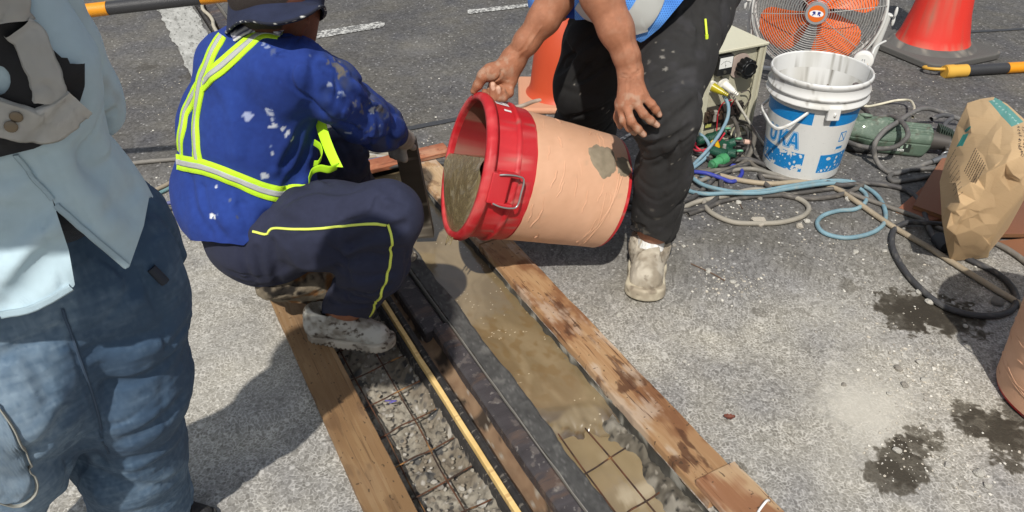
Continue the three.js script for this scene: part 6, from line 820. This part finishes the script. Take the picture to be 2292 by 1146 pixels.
  { const m = new Map(), n = fg.attributes.normal, key = (i) => [0, 1, 2].map((c) => Math.round(vv[i * 3 + c] * 1e5)).join(); for (let i = 0; i < n.count; i++) { const k = key(i), a = m.get(k) ?? V(0, 0, 0); a.add(V().fromBufferAttribute(n, i)); m.set(k, a); } for (let i = 0; i < n.count; i++) { const a = m.get(key(i)).clone().normalize().multiplyScalar(.9).add(V().fromBufferAttribute(n, i)).normalize(); n.setXYZ(i, a.x, a.y, a.z); } }
  const bk = mesher((x, y, z) => fc(x, y, z) + .009, lo, hi, .008), g = merge([fg, bk]);
  const uv = g.attributes.uv, p = g.attributes.position; for (let i = 0; i < p.count; i++) { const d = V().fromBufferAttribute(p, i).sub(O); uv.setXY(i, d.dot(exu) / .30 + .1, 1 - (d.dot(ey) / .34 + .08)); }
  const T = canvasTex(1024, 1024, (c, w, h) => {
    c.fillStyle = '#c8a980'; c.fillRect(0, 0, w, h); for (let i = 0; i < 5000; i++) { c.fillStyle = `rgba(${rnd() > .5 ? '216,184,140' : '160,124,84'},.10)`; c.fillRect(rnd() * w, rnd() * h, rr(4, 60), rr(1, 3)); }
    const inv = (px, py) => { const pl = onto(fc, px, py).sub(O); return [(pl.dot(exu) / .30 + .1) * w, (pl.dot(ey) / .34 + .08) * h]; };
    const quad = (a) => { c.beginPath(); a.forEach((e, i) => { const k = inv(...e); i ? c.lineTo(...k) : c.moveTo(...k); }); c.closePath(); };
    c.fillStyle = '#5f9a92'; quad([[2212, 226], [2236, 222], [2291, 272], [2264, 284]]); c.fill(); c.fillStyle = '#2f8d84'; quad([[2140, 330], [2154, 328], [2168, 298], [2156, 300]]); c.fill(); const lg = inv(2166, 289); c.beginPath(); c.arc(lg[0], lg[1], 17, 0, 7); c.fill();
    const glyph = (x, y, s) => { for (let k = 0; k < 6; k++) rnd() > .5 ? c.fillRect(x + rnd() * s * .3, y + rnd() * s, s * rr(.4, .7), s * .13) : c.fillRect(x + rnd() * s * .8, y + rnd() * s * .3, s * .13, s * rr(.4, .7)); };
    c.fillStyle = '#bfd6cf'; for (let i = 0; i < 9; i++) { const k = inv(lerp(2224, 2280, i / 8), lerp(226, 275, i / 8)); glyph(k[0] - 12, k[1] - 12, 26); }
    c.fillStyle = '#3a2a20'; for (let i = 0; i < 10; i++) { const k = inv(2280 + i * .8, 282 + i * 7.2), e = inv(2290 + i * .8, 284 + i * 7); glyph(k[0] - 10, k[1] - 14, 30); glyph(e[0] - 10, e[1] - 14, 26); }
    c.strokeStyle = 'rgba(48,34,24,.85)'; c.lineWidth = 6; for (let i = 0; i < 8; i++) { c.setLineDash([14, 4, 22, 5, 9, 3]); const a = inv(2184 + i * 3.4, 330 + i * 5), b = inv(2158 + i * 3.4, 384 + i * 4); c.beginPath(); c.moveTo(...a); c.lineTo(...b); c.stroke(); }
    c.lineWidth = 4; for (let i = 0; i < 9; i++) { const a = inv(2138 + i * 2, 335 + i * 12), b = inv(2116 + i * 3, 372 + i * 9); c.beginPath(); c.moveTo(...a); c.lineTo(...b); c.stroke(); } c.setLineDash([]);
  }, { clamp: true });
  solo('paper_sack', g, mat([255, 255, 255], .72, { map: T, ...rough(.03, .0008) }), 'crumpled brown paper sack of cement with teal print leaning at the right', 'sack');
}

// ---------------------------------------------------------------- cables and hoses on the road
const cableC = (c) => (x, y, z) => { const k = fbm3(x * 30, y * 30, z * 30, 3), m = fbm3(x * 160, y * 160, z * 160, 2); return mixc(c.map((v) => v * (.86 + k * .28)), [168, 160, 146], sstep(.56, .75, m) * .4); };
const cableM = vmat(.6, rough(.01, .0004));
// points [px, py, height over the road?]
function cable(label, pts, r, c, cat = 'cable', name = 'cable', group) { const P = pts.map((q, i) => PH(q[0], q[1], Math.max(q[2] ?? 0, r) + .0006)); const len = new THREE.CatmullRomCurve3(P).getLength(); return solo(name, paint(tube(P, r, Math.min(400, Math.max(24, Math.round(len / .012))), 9), cableC(c)), cableM, label, cat, group); }
const GREY = [120, 116, 110], DK = [62, 61, 61], TAN = [150, 138, 120], BLUE = [118, 150, 162], TEAL = [104, 140, 144], ROYAL = [44, 56, 150], PURP = [92, 96, 140], CREAM = [206, 200, 178];
cable('grey cable running from behind the left man past the squatter to the bucket', [[180, 380], [290, 366], [360, 359], [420, 355], [560, 350], [720, 346], [820, 338], [880, 343], [940, 344], [1000, 332], [1080, 322], [1180, 330]], .0078, GREY);
cable('tan cable emerging at the squatter\'s left hip above the teal hose', [[250, 462], [332, 432], [370, 415], [410, 396], [560, 374], [720, 362], [830, 352], [930, 335], [1000, 340], [1100, 352], [1300, 380], [1420, 396], [1560, 400]], .0072, TAN);
cable('teal hose lying against the tan cable at the squatter\'s left hip', [[240, 482], [334, 442], [372, 425], [412, 404], [560, 384], [700, 376], [815, 374], [870, 366], [960, 352]], .0062, TEAL, 'hose', 'hose');
cable('purplish cable on the road left of the squatter, above the black one', [[240, 480], [330, 463], [370, 456], [420, 446], [560, 410], [700, 380], [815, 362], [880, 350], [950, 352]], .0062, PURP);
cable('black cable lowest on the road left of the squatter', [[240, 496], [328, 474], [370, 468], [418, 460], [560, 430], [700, 396], [815, 384], [900, 370], [1000, 366], [1080, 380]], .0078, DK);
cable('pale grey cable in the bundle behind the tool', [[700, 352], [815, 346], [860, 352], [905, 354], [960, 346], [1005, 344]], .0075, [160, 156, 148]);
cable('dark cable coming out under the bucket base to the black trousers', [[1200, 440], [1330, 440], [1392, 443], [1425, 456], [1480, 462], [1545, 445], [1580, 418], [1604, 396], [1640, 380], [1676, 366]], .0085, DK);
cable('second dark cable under the bucket base, nearest the shoe', [[1250, 470], [1340, 458], [1392, 461], [1430, 468], [1490, 470], [1545, 470], [1590, 455], [1612, 432], [1614, 405]], .0085, [70, 68, 66]);
cable('light blue hose crossing behind the black trousers', [[1330, 372], [1395, 380], [1430, 381], [1490, 383], [1543, 382], [1566, 392], [1586, 402]], .0062, [88, 118, 142], 'hose', 'hose');
cable('deep blue cable crossing behind the black trousers', [[1330, 384], [1395, 388], [1430, 389], [1490, 392], [1540, 386], [1572, 384]], .006, ROYAL);
cable('light blue hose doubled back in a wide loop on the open road', [[1500, 372], [1541, 392, .012], [1570, 412, .02], [1602, 422, .024], [1650, 430, .024], [1700, 428, .02], [1770, 416, .02], [1850, 405, .014], [1910, 408], [1955, 430], [1981, 470], [1976, 504], [1940, 525], [1885, 532], [1842, 520], [1829, 500], [1840, 484], [1875, 472], [1915, 468], [1938, 450], [1934, 430], [1906, 413, .014], [1862, 410, .022], [1780, 420, .022], [1700, 432, .022], [1630, 432, .024], [1580, 434, .02], [1545, 428], [1520, 410]], .0068, BLUE, 'hose', 'hose');
cable('light blue hose hanging from the yellow plug of the power box', [[1620, 214, .190], [1630, 235, .170], [1629, 262, .135], [1612, 298, .085], [1580, 340, .035], [1550, 372, .012], [1544, 386], [1530, 400]], .0062, [118, 148, 164], 'hose', 'hose');
cable('short light blue hose curling beside the black trouser leg', [[1530, 292, .05], [1560, 297, .05], [1580, 312, .04], [1588, 332, .03], [1580, 352, .016], [1560, 370, .01], [1540, 384]], .0062, [118, 148, 164], 'hose', 'hose');
cable('white flex from the white plug of the power box', [[1630, 203, .205], [1645, 222, .17], [1662, 250, .12], [1682, 282, .06], [1704, 315, .012], [1720, 335]], .0048, [206, 202, 190]);
cable('thick dusty cable looping up beside the green connectors', [[1545, 386], [1600, 382], [1640, 376], [1668, 360], [1684, 330, .03], [1688, 300, .05], [1676, 280, .06], [1655, 272, .06], [1638, 280, .045], [1630, 300, .02]], .0085, [98, 94, 88]);
cable('thin black cable loop inside the thick dusty one', [[1668, 352], [1676, 318, .03], [1672, 292, .045], [1656, 280, .045], [1644, 296, .02], [1640, 320]], .0062, DK);
cable('royal blue cord crumpled in front of the green connectors', [[1540, 383, .02], [1583, 388, .024], [1612, 398, .018], [1638, 407], [1654, 398], [1661, 384], [1650, 372], [1630, 370]], .0068, ROYAL);
cable('black cable sweeping from the connectors to the big loop by the sack', [[1606, 372], [1670, 356, .012], [1720, 372, .010], [1780, 394], [1840, 406], [1880, 414, .02], [1950, 410, .012], [2025, 424], [2060, 455], [2075, 500], [2092, 535], [2110, 560]], .0085, [72, 70, 70]);
cable('black rubber cable of the big loop between sack and second bucket', [[2130, 505], [2080, 500, .016], [2032, 498, .014], [2006, 510], [1996, 540], [2010, 582], [2050, 636], [2110, 684], [2170, 704], [2230, 706], [2266, 692], [2274, 662], [2254, 630], [2218, 604], [2180, 586], [2150, 570]], .0085, [60, 60, 62]);
cable('tan cable lying straight across the right foreground under the sack', [[1610, 392], [1660, 404], [1720, 411], [1800, 408], [1866, 420], [1904, 443], [1990, 502], [2085, 558], [2180, 618], [2240, 655], [2290, 685], [2340, 720]], .0085, [158, 144, 122]);
cable('grey cable beside the straight tan cable', [[1700, 392], [1780, 404], [1850, 414], [1900, 432], [1980, 460], [2050, 485], [2105, 512], [2180, 540]], .0072, [112, 107, 100]);
cable('grey cable leaving the connectors to the right in front of the pail', [[1560, 408], [1620, 386], [1680, 378], [1740, 392], [1800, 408], [1866, 418]], .0078, [124, 120, 112]);
cable('tan grey hose curled on the road, weighed down by a stone', [[1520, 470], [1560, 452], [1620, 440], [1690, 424], [1740, 432], [1790, 446], [1810, 464], [1800, 482], [1752, 497], [1690, 500], [1640, 497], [1598, 480], [1578, 462], [1576, 448]], .008, [150, 144, 132], 'hose', 'hose');
cable('dark cable curving low under the blue hose', [[1700, 390], [1712, 410], [1740, 432], [1790, 443], [1850, 442], [1900, 430], [1930, 414, .014]], .0085, [84, 80, 76]);
cable('grey hammer cable making the wide loop over the green hammer', [[2150, 268, .03], [2110, 252, .06], [2070, 243, .10], [2035, 256, .115], [2008, 274, .118], [1976, 296, .112], [1958, 322, .085], [1958, 350, .04], [1974, 376], [1996, 388], [2034, 380], [2085, 362], [2120, 356]], .0085, [104, 102, 100]);
cable('dark hammer cable laid round the green housing in a small loop', [[1880, 310, .03], [1925, 327, .05], [1975, 333, .06], [2008, 327, .08], [2030, 308, .112], [2030, 290, .122], [2014, 270, .124], [1984, 260, .10], [1955, 266, .09]], .0085, [92, 90, 88]);
cable('black cable tucked behind the sack\'s left shoulder', [[2084, 267, .09], [2110, 258, .09], [2132, 262, .08], [2116, 276, .08], [2110, 298, .06], [2122, 322, .05], [2140, 340, .03]], .0085, [76, 76, 78]);
cable('dark cable bent double in front of the hammer, ends under the sack', [[2140, 378, .02], [2105, 377, .014], [2060, 378, .010], [2012, 384], [1990, 396], [2000, 406], [2040, 402], [2090, 392, .012], [2140, 386, .02]], .0082, [88, 86, 84]);
cable('thin cream cord arched on the road behind the green hammer', [[1915, 222], [1922, 232], [1938, 238], [1970, 233], [2005, 225, .02], [2032, 224, .03], [2045, 236, .05], [2043, 262, .09]], .0048, CREAM, 'cord');
cable('black flex running into the rear of the hammer', [[1895, 222], [1920, 236, .03], [1938, 248, .09], [1944, 258, .11]], .0075, [44, 44, 46]);
cable('grey cable at the right edge behind the sack', [[2200, 535], [2240, 550], [2292, 584], [2350, 640]], .0085, [112, 108, 102]);
cable('tan grey cable stub on the pale cone base', [[1140, 240], [1165, 238, .03], [1200, 226, .03], [1260, 220, .03]], .008, [150, 138, 124]);
cable('pale cable wandering in the gap of the far joint', [[446, -20], [452, 8], [455, 22], [468, 34], [476, 46], [478, 58], [486, 72], [500, 90], [520, 110]].map((q) => [...q, -.012]), .009, [176, 168, 150]);
cable('black flex twisting low through the middle of the connector cluster', [[1546, 340], [1580, 352, .016], [1616, 372, .02], [1650, 352, .02], [1672, 330, .016], [1690, 352], [1720, 372]], .0055, [48, 47, 47]);
cable('dusty grey cable creeping under the green connectors to the pail', [[1540, 402], [1576, 386], [1606, 364], [1640, 342], [1664, 352], [1700, 378], [1760, 398], [1830, 402]], .0068, [108, 102, 94]);
cable('dark grey cable leaning on the box front behind the connectors', [[1640, 262, .12], [1650, 285, .08], [1652, 310, .04], [1640, 332, .014], [1610, 345], [1570, 356]], .0075, [92, 88, 84]);
cable('thin red lead curling out beside the black trouser leg', [[1548, 332, .02], [1562, 338, .03], [1580, 334, .04], [1596, 326, .045], [1612, 312, .05], [1622, 298, .06]], .0036, [176, 38, 56], 'lead');
cable('worn black cable running along the front of the cable bundle', [[1540, 480], [1580, 466], [1620, 450], [1690, 440], [1760, 436], [1820, 428], [1880, 420]], .0072, [76, 73, 70]);
// plugs and green hose connectors
function connector(label, a, b, c, arm) {
  const A = PH(...a), Bp = PH(...b), t = thing('hose_connector', label, 'hose connector', A), d = Bp.clone().sub(A), P = (s) => A.clone().addScaledVector(d, s), m = phys(c, .35, { clearcoat: .3, ...rough(.02, .0005) });
  partW('connector_body', [rod(P(.12), P(.62), .0165, 18, .0155), rod(P(.55), P(.88), .0195, 18), ...[.6, .68, .76, .84].map((s) => rod(P(s - .018), P(s + .018), .021, 18))], m, t); for (const k of [rod(P(0), P(.16), .0125, 6), rod(P(.88), P(1.02), .011, 14)]) partW('coupling_nut', k, phys(c.map((v) => v * .7 + 20), .4), t);
  if (arm) { const e = PH(...arm), k = P(.4), g = e.clone().sub(k).normalize(); partW('branch', [rod(k, e, .0125, 16), rod(k.clone().lerp(e, .55), e, .0155, 16)], m, t); partW('thumb_screw', [mv(new THREE.TorusGeometry(.008, .004, 8, 18).rotateX(.9), e.x + g.x * .01, e.y + .012, e.z + g.z * .01)], phys([104, 168, 132], .35), t); }
}
connector('dark green hose connector with a branch, farthest in the cluster by the box', [1548, 318, .03], [1612, 306, .035], [26, 70, 54], [1622, 296, .05]);
connector('dark green hose connector with a yellow cap beside it, middle of the cluster', [1590, 334, .03], [1632, 352, .03], [28, 76, 58], [1648, 344, .04]);
connector('bright green hose connector nearest in the cluster by the box', [1590, 371, .02], [1628, 352, .026], [74, 150, 100], null);
connector('dark green hose connector lying across behind the bright one', [1612, 318, .03], [1630, 338, .03], [30, 80, 62], [1646, 318, .045]);
{ const t = thing('valve_cap', 'small yellow cap among the green hose connectors', 'cap', PH(1603, 330, .03)); part('cap', mv(cyl(.013, .014, .026, 20), 0, .013, 0), mat([222, 176, 30], .45), t); part('stem', mv(cyl(.006, .006, .02, 12), 0, -.008, 0), mat([60, 58, 54], .5), t); t.rotation.z = .4; }
{ const t = thing('valve_cap', 'small grey pin standing between the green hose connectors', 'cap', PH(1619, 342, .02)); part('cap', mv(cyl(.006, .007, .032, 16), 0, .016, 0), mat([150, 148, 144], .45), t); part('stem', mv(cyl(.009, .009, .008, 16), 0, 0, 0), mat([60, 58, 54], .5), t); }
{ const t = thing('cable_joint', 'pinkish cable joint on the black loop beside the power box', 'cable joint', PH(1672, 318, .035)); part('sleeve', mv(cyl(.009, .009, .022, 16).rotateZ(1.4), 0, 0, 0), mat([206, 172, 156], .5), t); part('cable_end', mv(cyl(.007, .007, .05, 12).rotateZ(1.4), -.03, -.006, 0), mat([36, 36, 38], .5), t); }
{ const t = thing('alligator_clip', 'red insulated clip lying by the black trouser leg', 'clip', PH(1552, 318, .03)); part('clip', mv(rbox(.016, .012, .036, .004), 0, 0, 0), mat([200, 42, 64], .45), t); part('lead', tube([V(0, 0, .015), V(.008, -.004, .04), V(.03, -.012, .05), V(.06, -.016, .045)], .0036, 24, 8), mat([196, 40, 60], .45), t); }
{ const a = PH(2098, 532, .02), t = thing('cable_plug', 'black rubber plug lying against the left foot of the paper sack', 'plug', a), b = PH(2122, 555, .018), m = mat([52, 54, 58], .6); partW('plug_body', rod(a, a.clone().lerp(b, .6), .020, 18, .022), m, t); partW('plug_collar', rod(a.clone().lerp(b, .6), b, .024, 18), m, t); }
{ const a = PH(2115, 352, .02), t = thing('cable_coupling', 'grey metal cable coupling beside the hammer nose', 'coupling', a), b = PH(2086, 362, .012); partW('coupling_sleeve', rod(a, b, .014, 16, .009), mat([112, 114, 116], .4, { metalness: .5 }), t); partW('coupling_ring', [rod(a.clone().lerp(b, -.35), a, .017, 16), mv(new THREE.TorusGeometry(.014, .004, 8, 20), a.x, a.y + .006, a.z)], mat([132, 134, 136], .35, { metalness: .6 }), t); }
{ const a = PH(405, 408, .02), t = solo('wire_hook', tube([PH(394, 400, .04), PH(393, 410, .025), PH(396, 417, .012), PH(403, 418, .012), PH(409, 412, .014)], .0014, 24, 6), mat([120, 114, 104], .5), 'small bent wire hook standing over the cables left of the squatter', 'wire'); void a; }

// ---------------------------------------------------------------- stones, crumbs, leaf, twig
function stoneGeo(s, sd) { const g = new THREE.IcosahedronGeometry(1, 2), p = g.attributes.position, pl = Array.from({ length: 7 }, (_, i) => [V(h2(i, sd) - .5, h2(i + 20, sd) - .35, h2(i + 40, sd) - .5).normalize(), .55 + h2(i + 60, sd) * .35]); for (let i = 0; i < p.count; i++) { const q = V().fromBufferAttribute(p, i); for (const [n, d] of pl) { const e = q.dot(n) - d; if (e > 0) q.addScaledVector(n, -e); } q.multiplyScalar(1 + (n3(q.x * 2 + sd, q.y * 2, q.z * 2) - .5) * .2); p.setXYZ(i, q.x * s, q.y * s * .62, q.z * s); } g.computeVertexNormals(); return g; }
const stoneM = [[188, 180, 166], [204, 200, 190], [160, 154, 144], [132, 128, 122]].map((c) => mat(c, .95, rough(.02, .0015)));
const ST = [[1695, 500, 17, 'angular grey stone lying on the curled tan hose', 0, 1.3], [1790, 508, 9, 'flat pale stone just right of the curled hose', 0], [1805, 497, 8, 'small pale stone at the hose curl\'s right end', 1], [1652, 455, 7, 'pale stone below the cable bundle by the black trousers', 1], [1702, 446, 7, 'grey stone below the light blue hose', 2], [1900, 447, 9, 'rounded pale stone beside the straight tan cable', 1], [2060, 655, 10, 'pale stone at the upper edge of the dark wet patch', 1], [2080, 677, 9, 'white stone lying on the dark wet patch', 1], [2230, 678, 13, 'flat grey stone in the shade of the second bucket', 3], [2160, 731, 5, 'small stone at the rim of the bucket\'s shade', 1], [1386, 706, 7, 'white stone in front of the pale running shoe', 1], [1409, 710, 3, 'tiny pale stone beside the white one near the shoe', 1], [1533, 810, 5, 'pale pebble on the open road right of the stained plank', 1], [1514, 846, 4, 'small pebble below another, right of the stained plank', 1], [2190, 1060, 11, 'grey stone at the lower right corner', 1], [2210, 1088, 8, 'pale stone below the grey one at the lower right corner', 1], [2120, 1043, 8, 'flat oval pebble near the lower wet patch', 1], [2057, 812, 9, 'pale stone in the scatter above the dust patch', 1], [2010, 826, 9, 'greyish flake left in the scatter above the dust patch', 2], [2070, 852, 8, 'pale stone lowest in the scatter above the dust patch', 1], [2025, 863, 8, 'grey stone beside the dust patch', 2], [1990, 882, 6, 'pebble at the top of the dust patch', 1], [1888, 862, 6, 'pebble left of the dust patch', 2], [2007, 1010, 9, 'pale stone on the upper part of the lower wet patch', 1], [1638, 893 - 330, 4, 'pebble near the thin twig', 1], [1585, 608, 8, 'flat white chip beside the thin twig', 1], [1640, 632, 7, 'white stone in the gravel trail right of the shoe', 1], [1650, 640, 6, 'second white stone in the gravel trail right of the shoe', 1], [1508, 550, 6, 'pale stone in the shade beside the trouser cuff', 2], [1530, 552, 5, 'small pale stone right of the trouser cuff', 1], [1915, 565, 6, 'pale stone on the road below the light blue loop', 1], [1980, 564, 6, 'small stone left of the big black loop', 1], [2116, 578, 7, 'round grey stone at the foot of the paper sack', 3], [483, 502, 7, 'pale stone against the squatter\'s shirt tail', 1], [925, 325, 6, 'white pebble right of the steel channel', 1], [1885, 166, 5, 'white crumb lying behind the pail rim', 1], [1080, 1128, 12, 'white lump at the near end of the mesh trough', 1, 1, -.04], [985, 1090, 10, 'pale bluish pebble lying among the mesh rods', 2, 1, -.045], [1692, 1077, 4, 'pebble close to the near plank end', 1]];
for (const [i, [px, py, r, label, c, tall, h]] of ST.entries()) { const p = PH(px, py, h ?? 0), d = p.distanceTo(V(0, EYE, 0)), s = r * d / FOC, o = shadows(new THREE.Mesh(stoneGeo(s, i + 1), stoneM[c])); o.name = numbered('stone'); o.position.set(p.x, p.y + s * .34, p.z); o.rotation.y = i * 1.9; if (tall) o.scale.y = tall; scene.add(o); tag(o, label, 'stone'); }
{                                             // crumbs nobody could count
  const gs = [11, 12, 13].map((k) => { const g = stoneGeo(1, k); return g; }), list = [];
  const spread = (px, py, rx, ry, n, s0, s1) => { for (let i = 0; i < n; i++) { const a = rnd() * 6.283, k = Math.sqrt(-Math.log(1 - rnd() * .97)) * .7, x = px + Math.cos(a) * k * rx, y = py + Math.sin(a) * k * ry, p = PH(x, y), [u, v] = UV(p); if (u > .18 && u < .88 && v < 2.3) continue; list.push([p, lerp(s0, s1, rnd() ** 2.5)]); } };
  spread(2050, 830, 110, 60, 150, .0012, .005); spread(2080, 900, 130, 80, 130, .001, .004); spread(2010, 1010, 90, 70, 90, .001, .004); spread(1640, 640, 90, 40, 110, .001, .005); spread(1600, 600, 70, 60, 60, .001, .004); spread(1950, 690, 200, 120, 130, .001, .004); spread(1650, 470, 140, 40, 110, .001, .005); spread(1850, 540, 200, 70, 120, .001, .004); spread(1500, 560, 70, 40, 50, .001, .004); spread(1780, 380, 260, 60, 110, .0012, .005); spread(370, 430, 60, 60, 70, .001, .004); spread(900, 300, 150, 60, 70, .0015, .005); spread(2150, 1050, 150, 80, 110, .001, .004); spread(500, 560, 100, 100, 60, .001, .003); spread(2180, 620, 100, 60, 60, .001, .004); spread(1950, 220, 250, 60, 60, .0015, .004); spread(330, 200, 120, 120, 50, .0015, .004); spread(1900, 160, 120, 30, 16, .002, .005); spread(1550, 850, 220, 160, 60, .0008, .003); spread(1010, 220, 160, 100, 50, .0015, .004);
  gs.forEach((g, k) => { const L = list.filter((_, i) => i % 3 === k), m = new THREE.InstancedMesh(g, mat([[186, 178, 164], [206, 202, 192], [150, 144, 134]][k], .95), L.length), q = new THREE.Matrix4(); L.forEach(([p, s], i) => { q.makeRotationY(i * 2.4).scale(V(s, s * rr(.6, 1), s * rr(.6, 1.2))).setPosition(p.x, s * .3, p.z); m.setMatrixAt(i, q); }); m.name = numbered('gravel'); m.castShadow = m.receiveShadow = true; m.userData.kind = 'stuff'; m.userData.label = ['grey concrete crumbs strewn over the road', 'whitish concrete crumbs strewn over the road', 'dark concrete crumbs strewn over the road'][k]; m.userData.category = 'gravel'; scene.add(m); });
  // broken aggregate lying in the mesh trough
  const R = []; for (let i = 0; i < 520; i++) { const u = rr(.285, .438), v = rr(.5, 1.9); R.push([J(u, v, -.060 + rr(0, .016) + sstep(.40, .44, u) * .012), lerp(.0018, .0065, rnd() ** 2.2)]); } const rub = new THREE.InstancedMesh(gs[1], mat([255, 255, 255], .9, rough(.02, .001)), R.length), q = new THREE.Matrix4(), cc = new THREE.Color();
  R.forEach(([p, s], i) => { q.makeRotationY(i * 2.4).scale(V(s * rr(.7, 1.3), s, s)).setPosition(p.x, p.y + s * .3, p.z); rub.setMatrixAt(i, q); const g = [[172, 164, 148], [140, 132, 118], [190, 184, 172], [112, 108, 102], [158, 146, 128]][i % 5]; rub.setColorAt(i, cc.setRGB(s2l(g[0]), s2l(g[1]), s2l(g[2]))); }); rub.name = numbered('rubble'); rub.userData.kind = 'stuff'; rub.userData.label = 'broken aggregate lying in the mesh trough'; rub.userData.category = 'rubble'; rub.castShadow = rub.receiveShadow = true; scene.add(rub);
}
{ const c = PH(1632, 935, .006), x = PH(1645, 936, .006).sub(c).normalize(), z = V(-x.z, 0, x.x); const g = slab(10, 8, (s, t) => { const a = (s - .5) * 2, w = .0075 * Math.pow(Math.max(0, 1 - a * a), .6) * (1 + .3 * Math.sin(s * 22)), b = (t - .5) * 2; return c.clone().addScaledVector(x, a * .0125).addScaledVector(z, b * w).add(V(0, .003 * a * a + .004 * Math.abs(b), 0)); }, .0006); solo('dead_leaf', paint(g, (X, Y, Z) => mixc([120, 62, 42], [84, 44, 32], fbm3(X * 200, Y * 200, Z * 200))), vmat(.7), 'curled red-brown dead leaf on the open road right of the stained plank', 'leaf'); }
solo('twig', tube([[1547, 590], [1575, 603], [1600, 615], [1622, 628]].map(([x, y]) => PH(x, y, .003)), .0016, 30, 6), mat([104, 82, 66], .85), 'thin dark twig on the road right of the running shoe', 'twig');
solo('twig', tube([[1640, 437], [1652, 450], [1662, 467]].map(([x, y]) => PH(x, y, .003)), .0018, 20, 6), mat([92, 76, 62], .85), 'short rusty wire piece below the blue hose near the bundle', 'wire');
{ const a = J(.31, .79, -.026); const t = solo('cable_tie', tube([a, a.clone().add(V(.008, .008, .004)), a.clone().add(V(.016, .004, -.004)), a.clone().add(V(.010, -.002, -.010)), a.clone().add(V(.002, .004, -.004)), a.clone().add(V(-.008, .010, .002))], .0016, 40, 6), mat([104, 96, 170], .5), 'small purple tie on a mesh rod in the left trough', 'tie'); t.position.copy(PH(876, 903, -.026)); }

renderer.render(scene, camera);
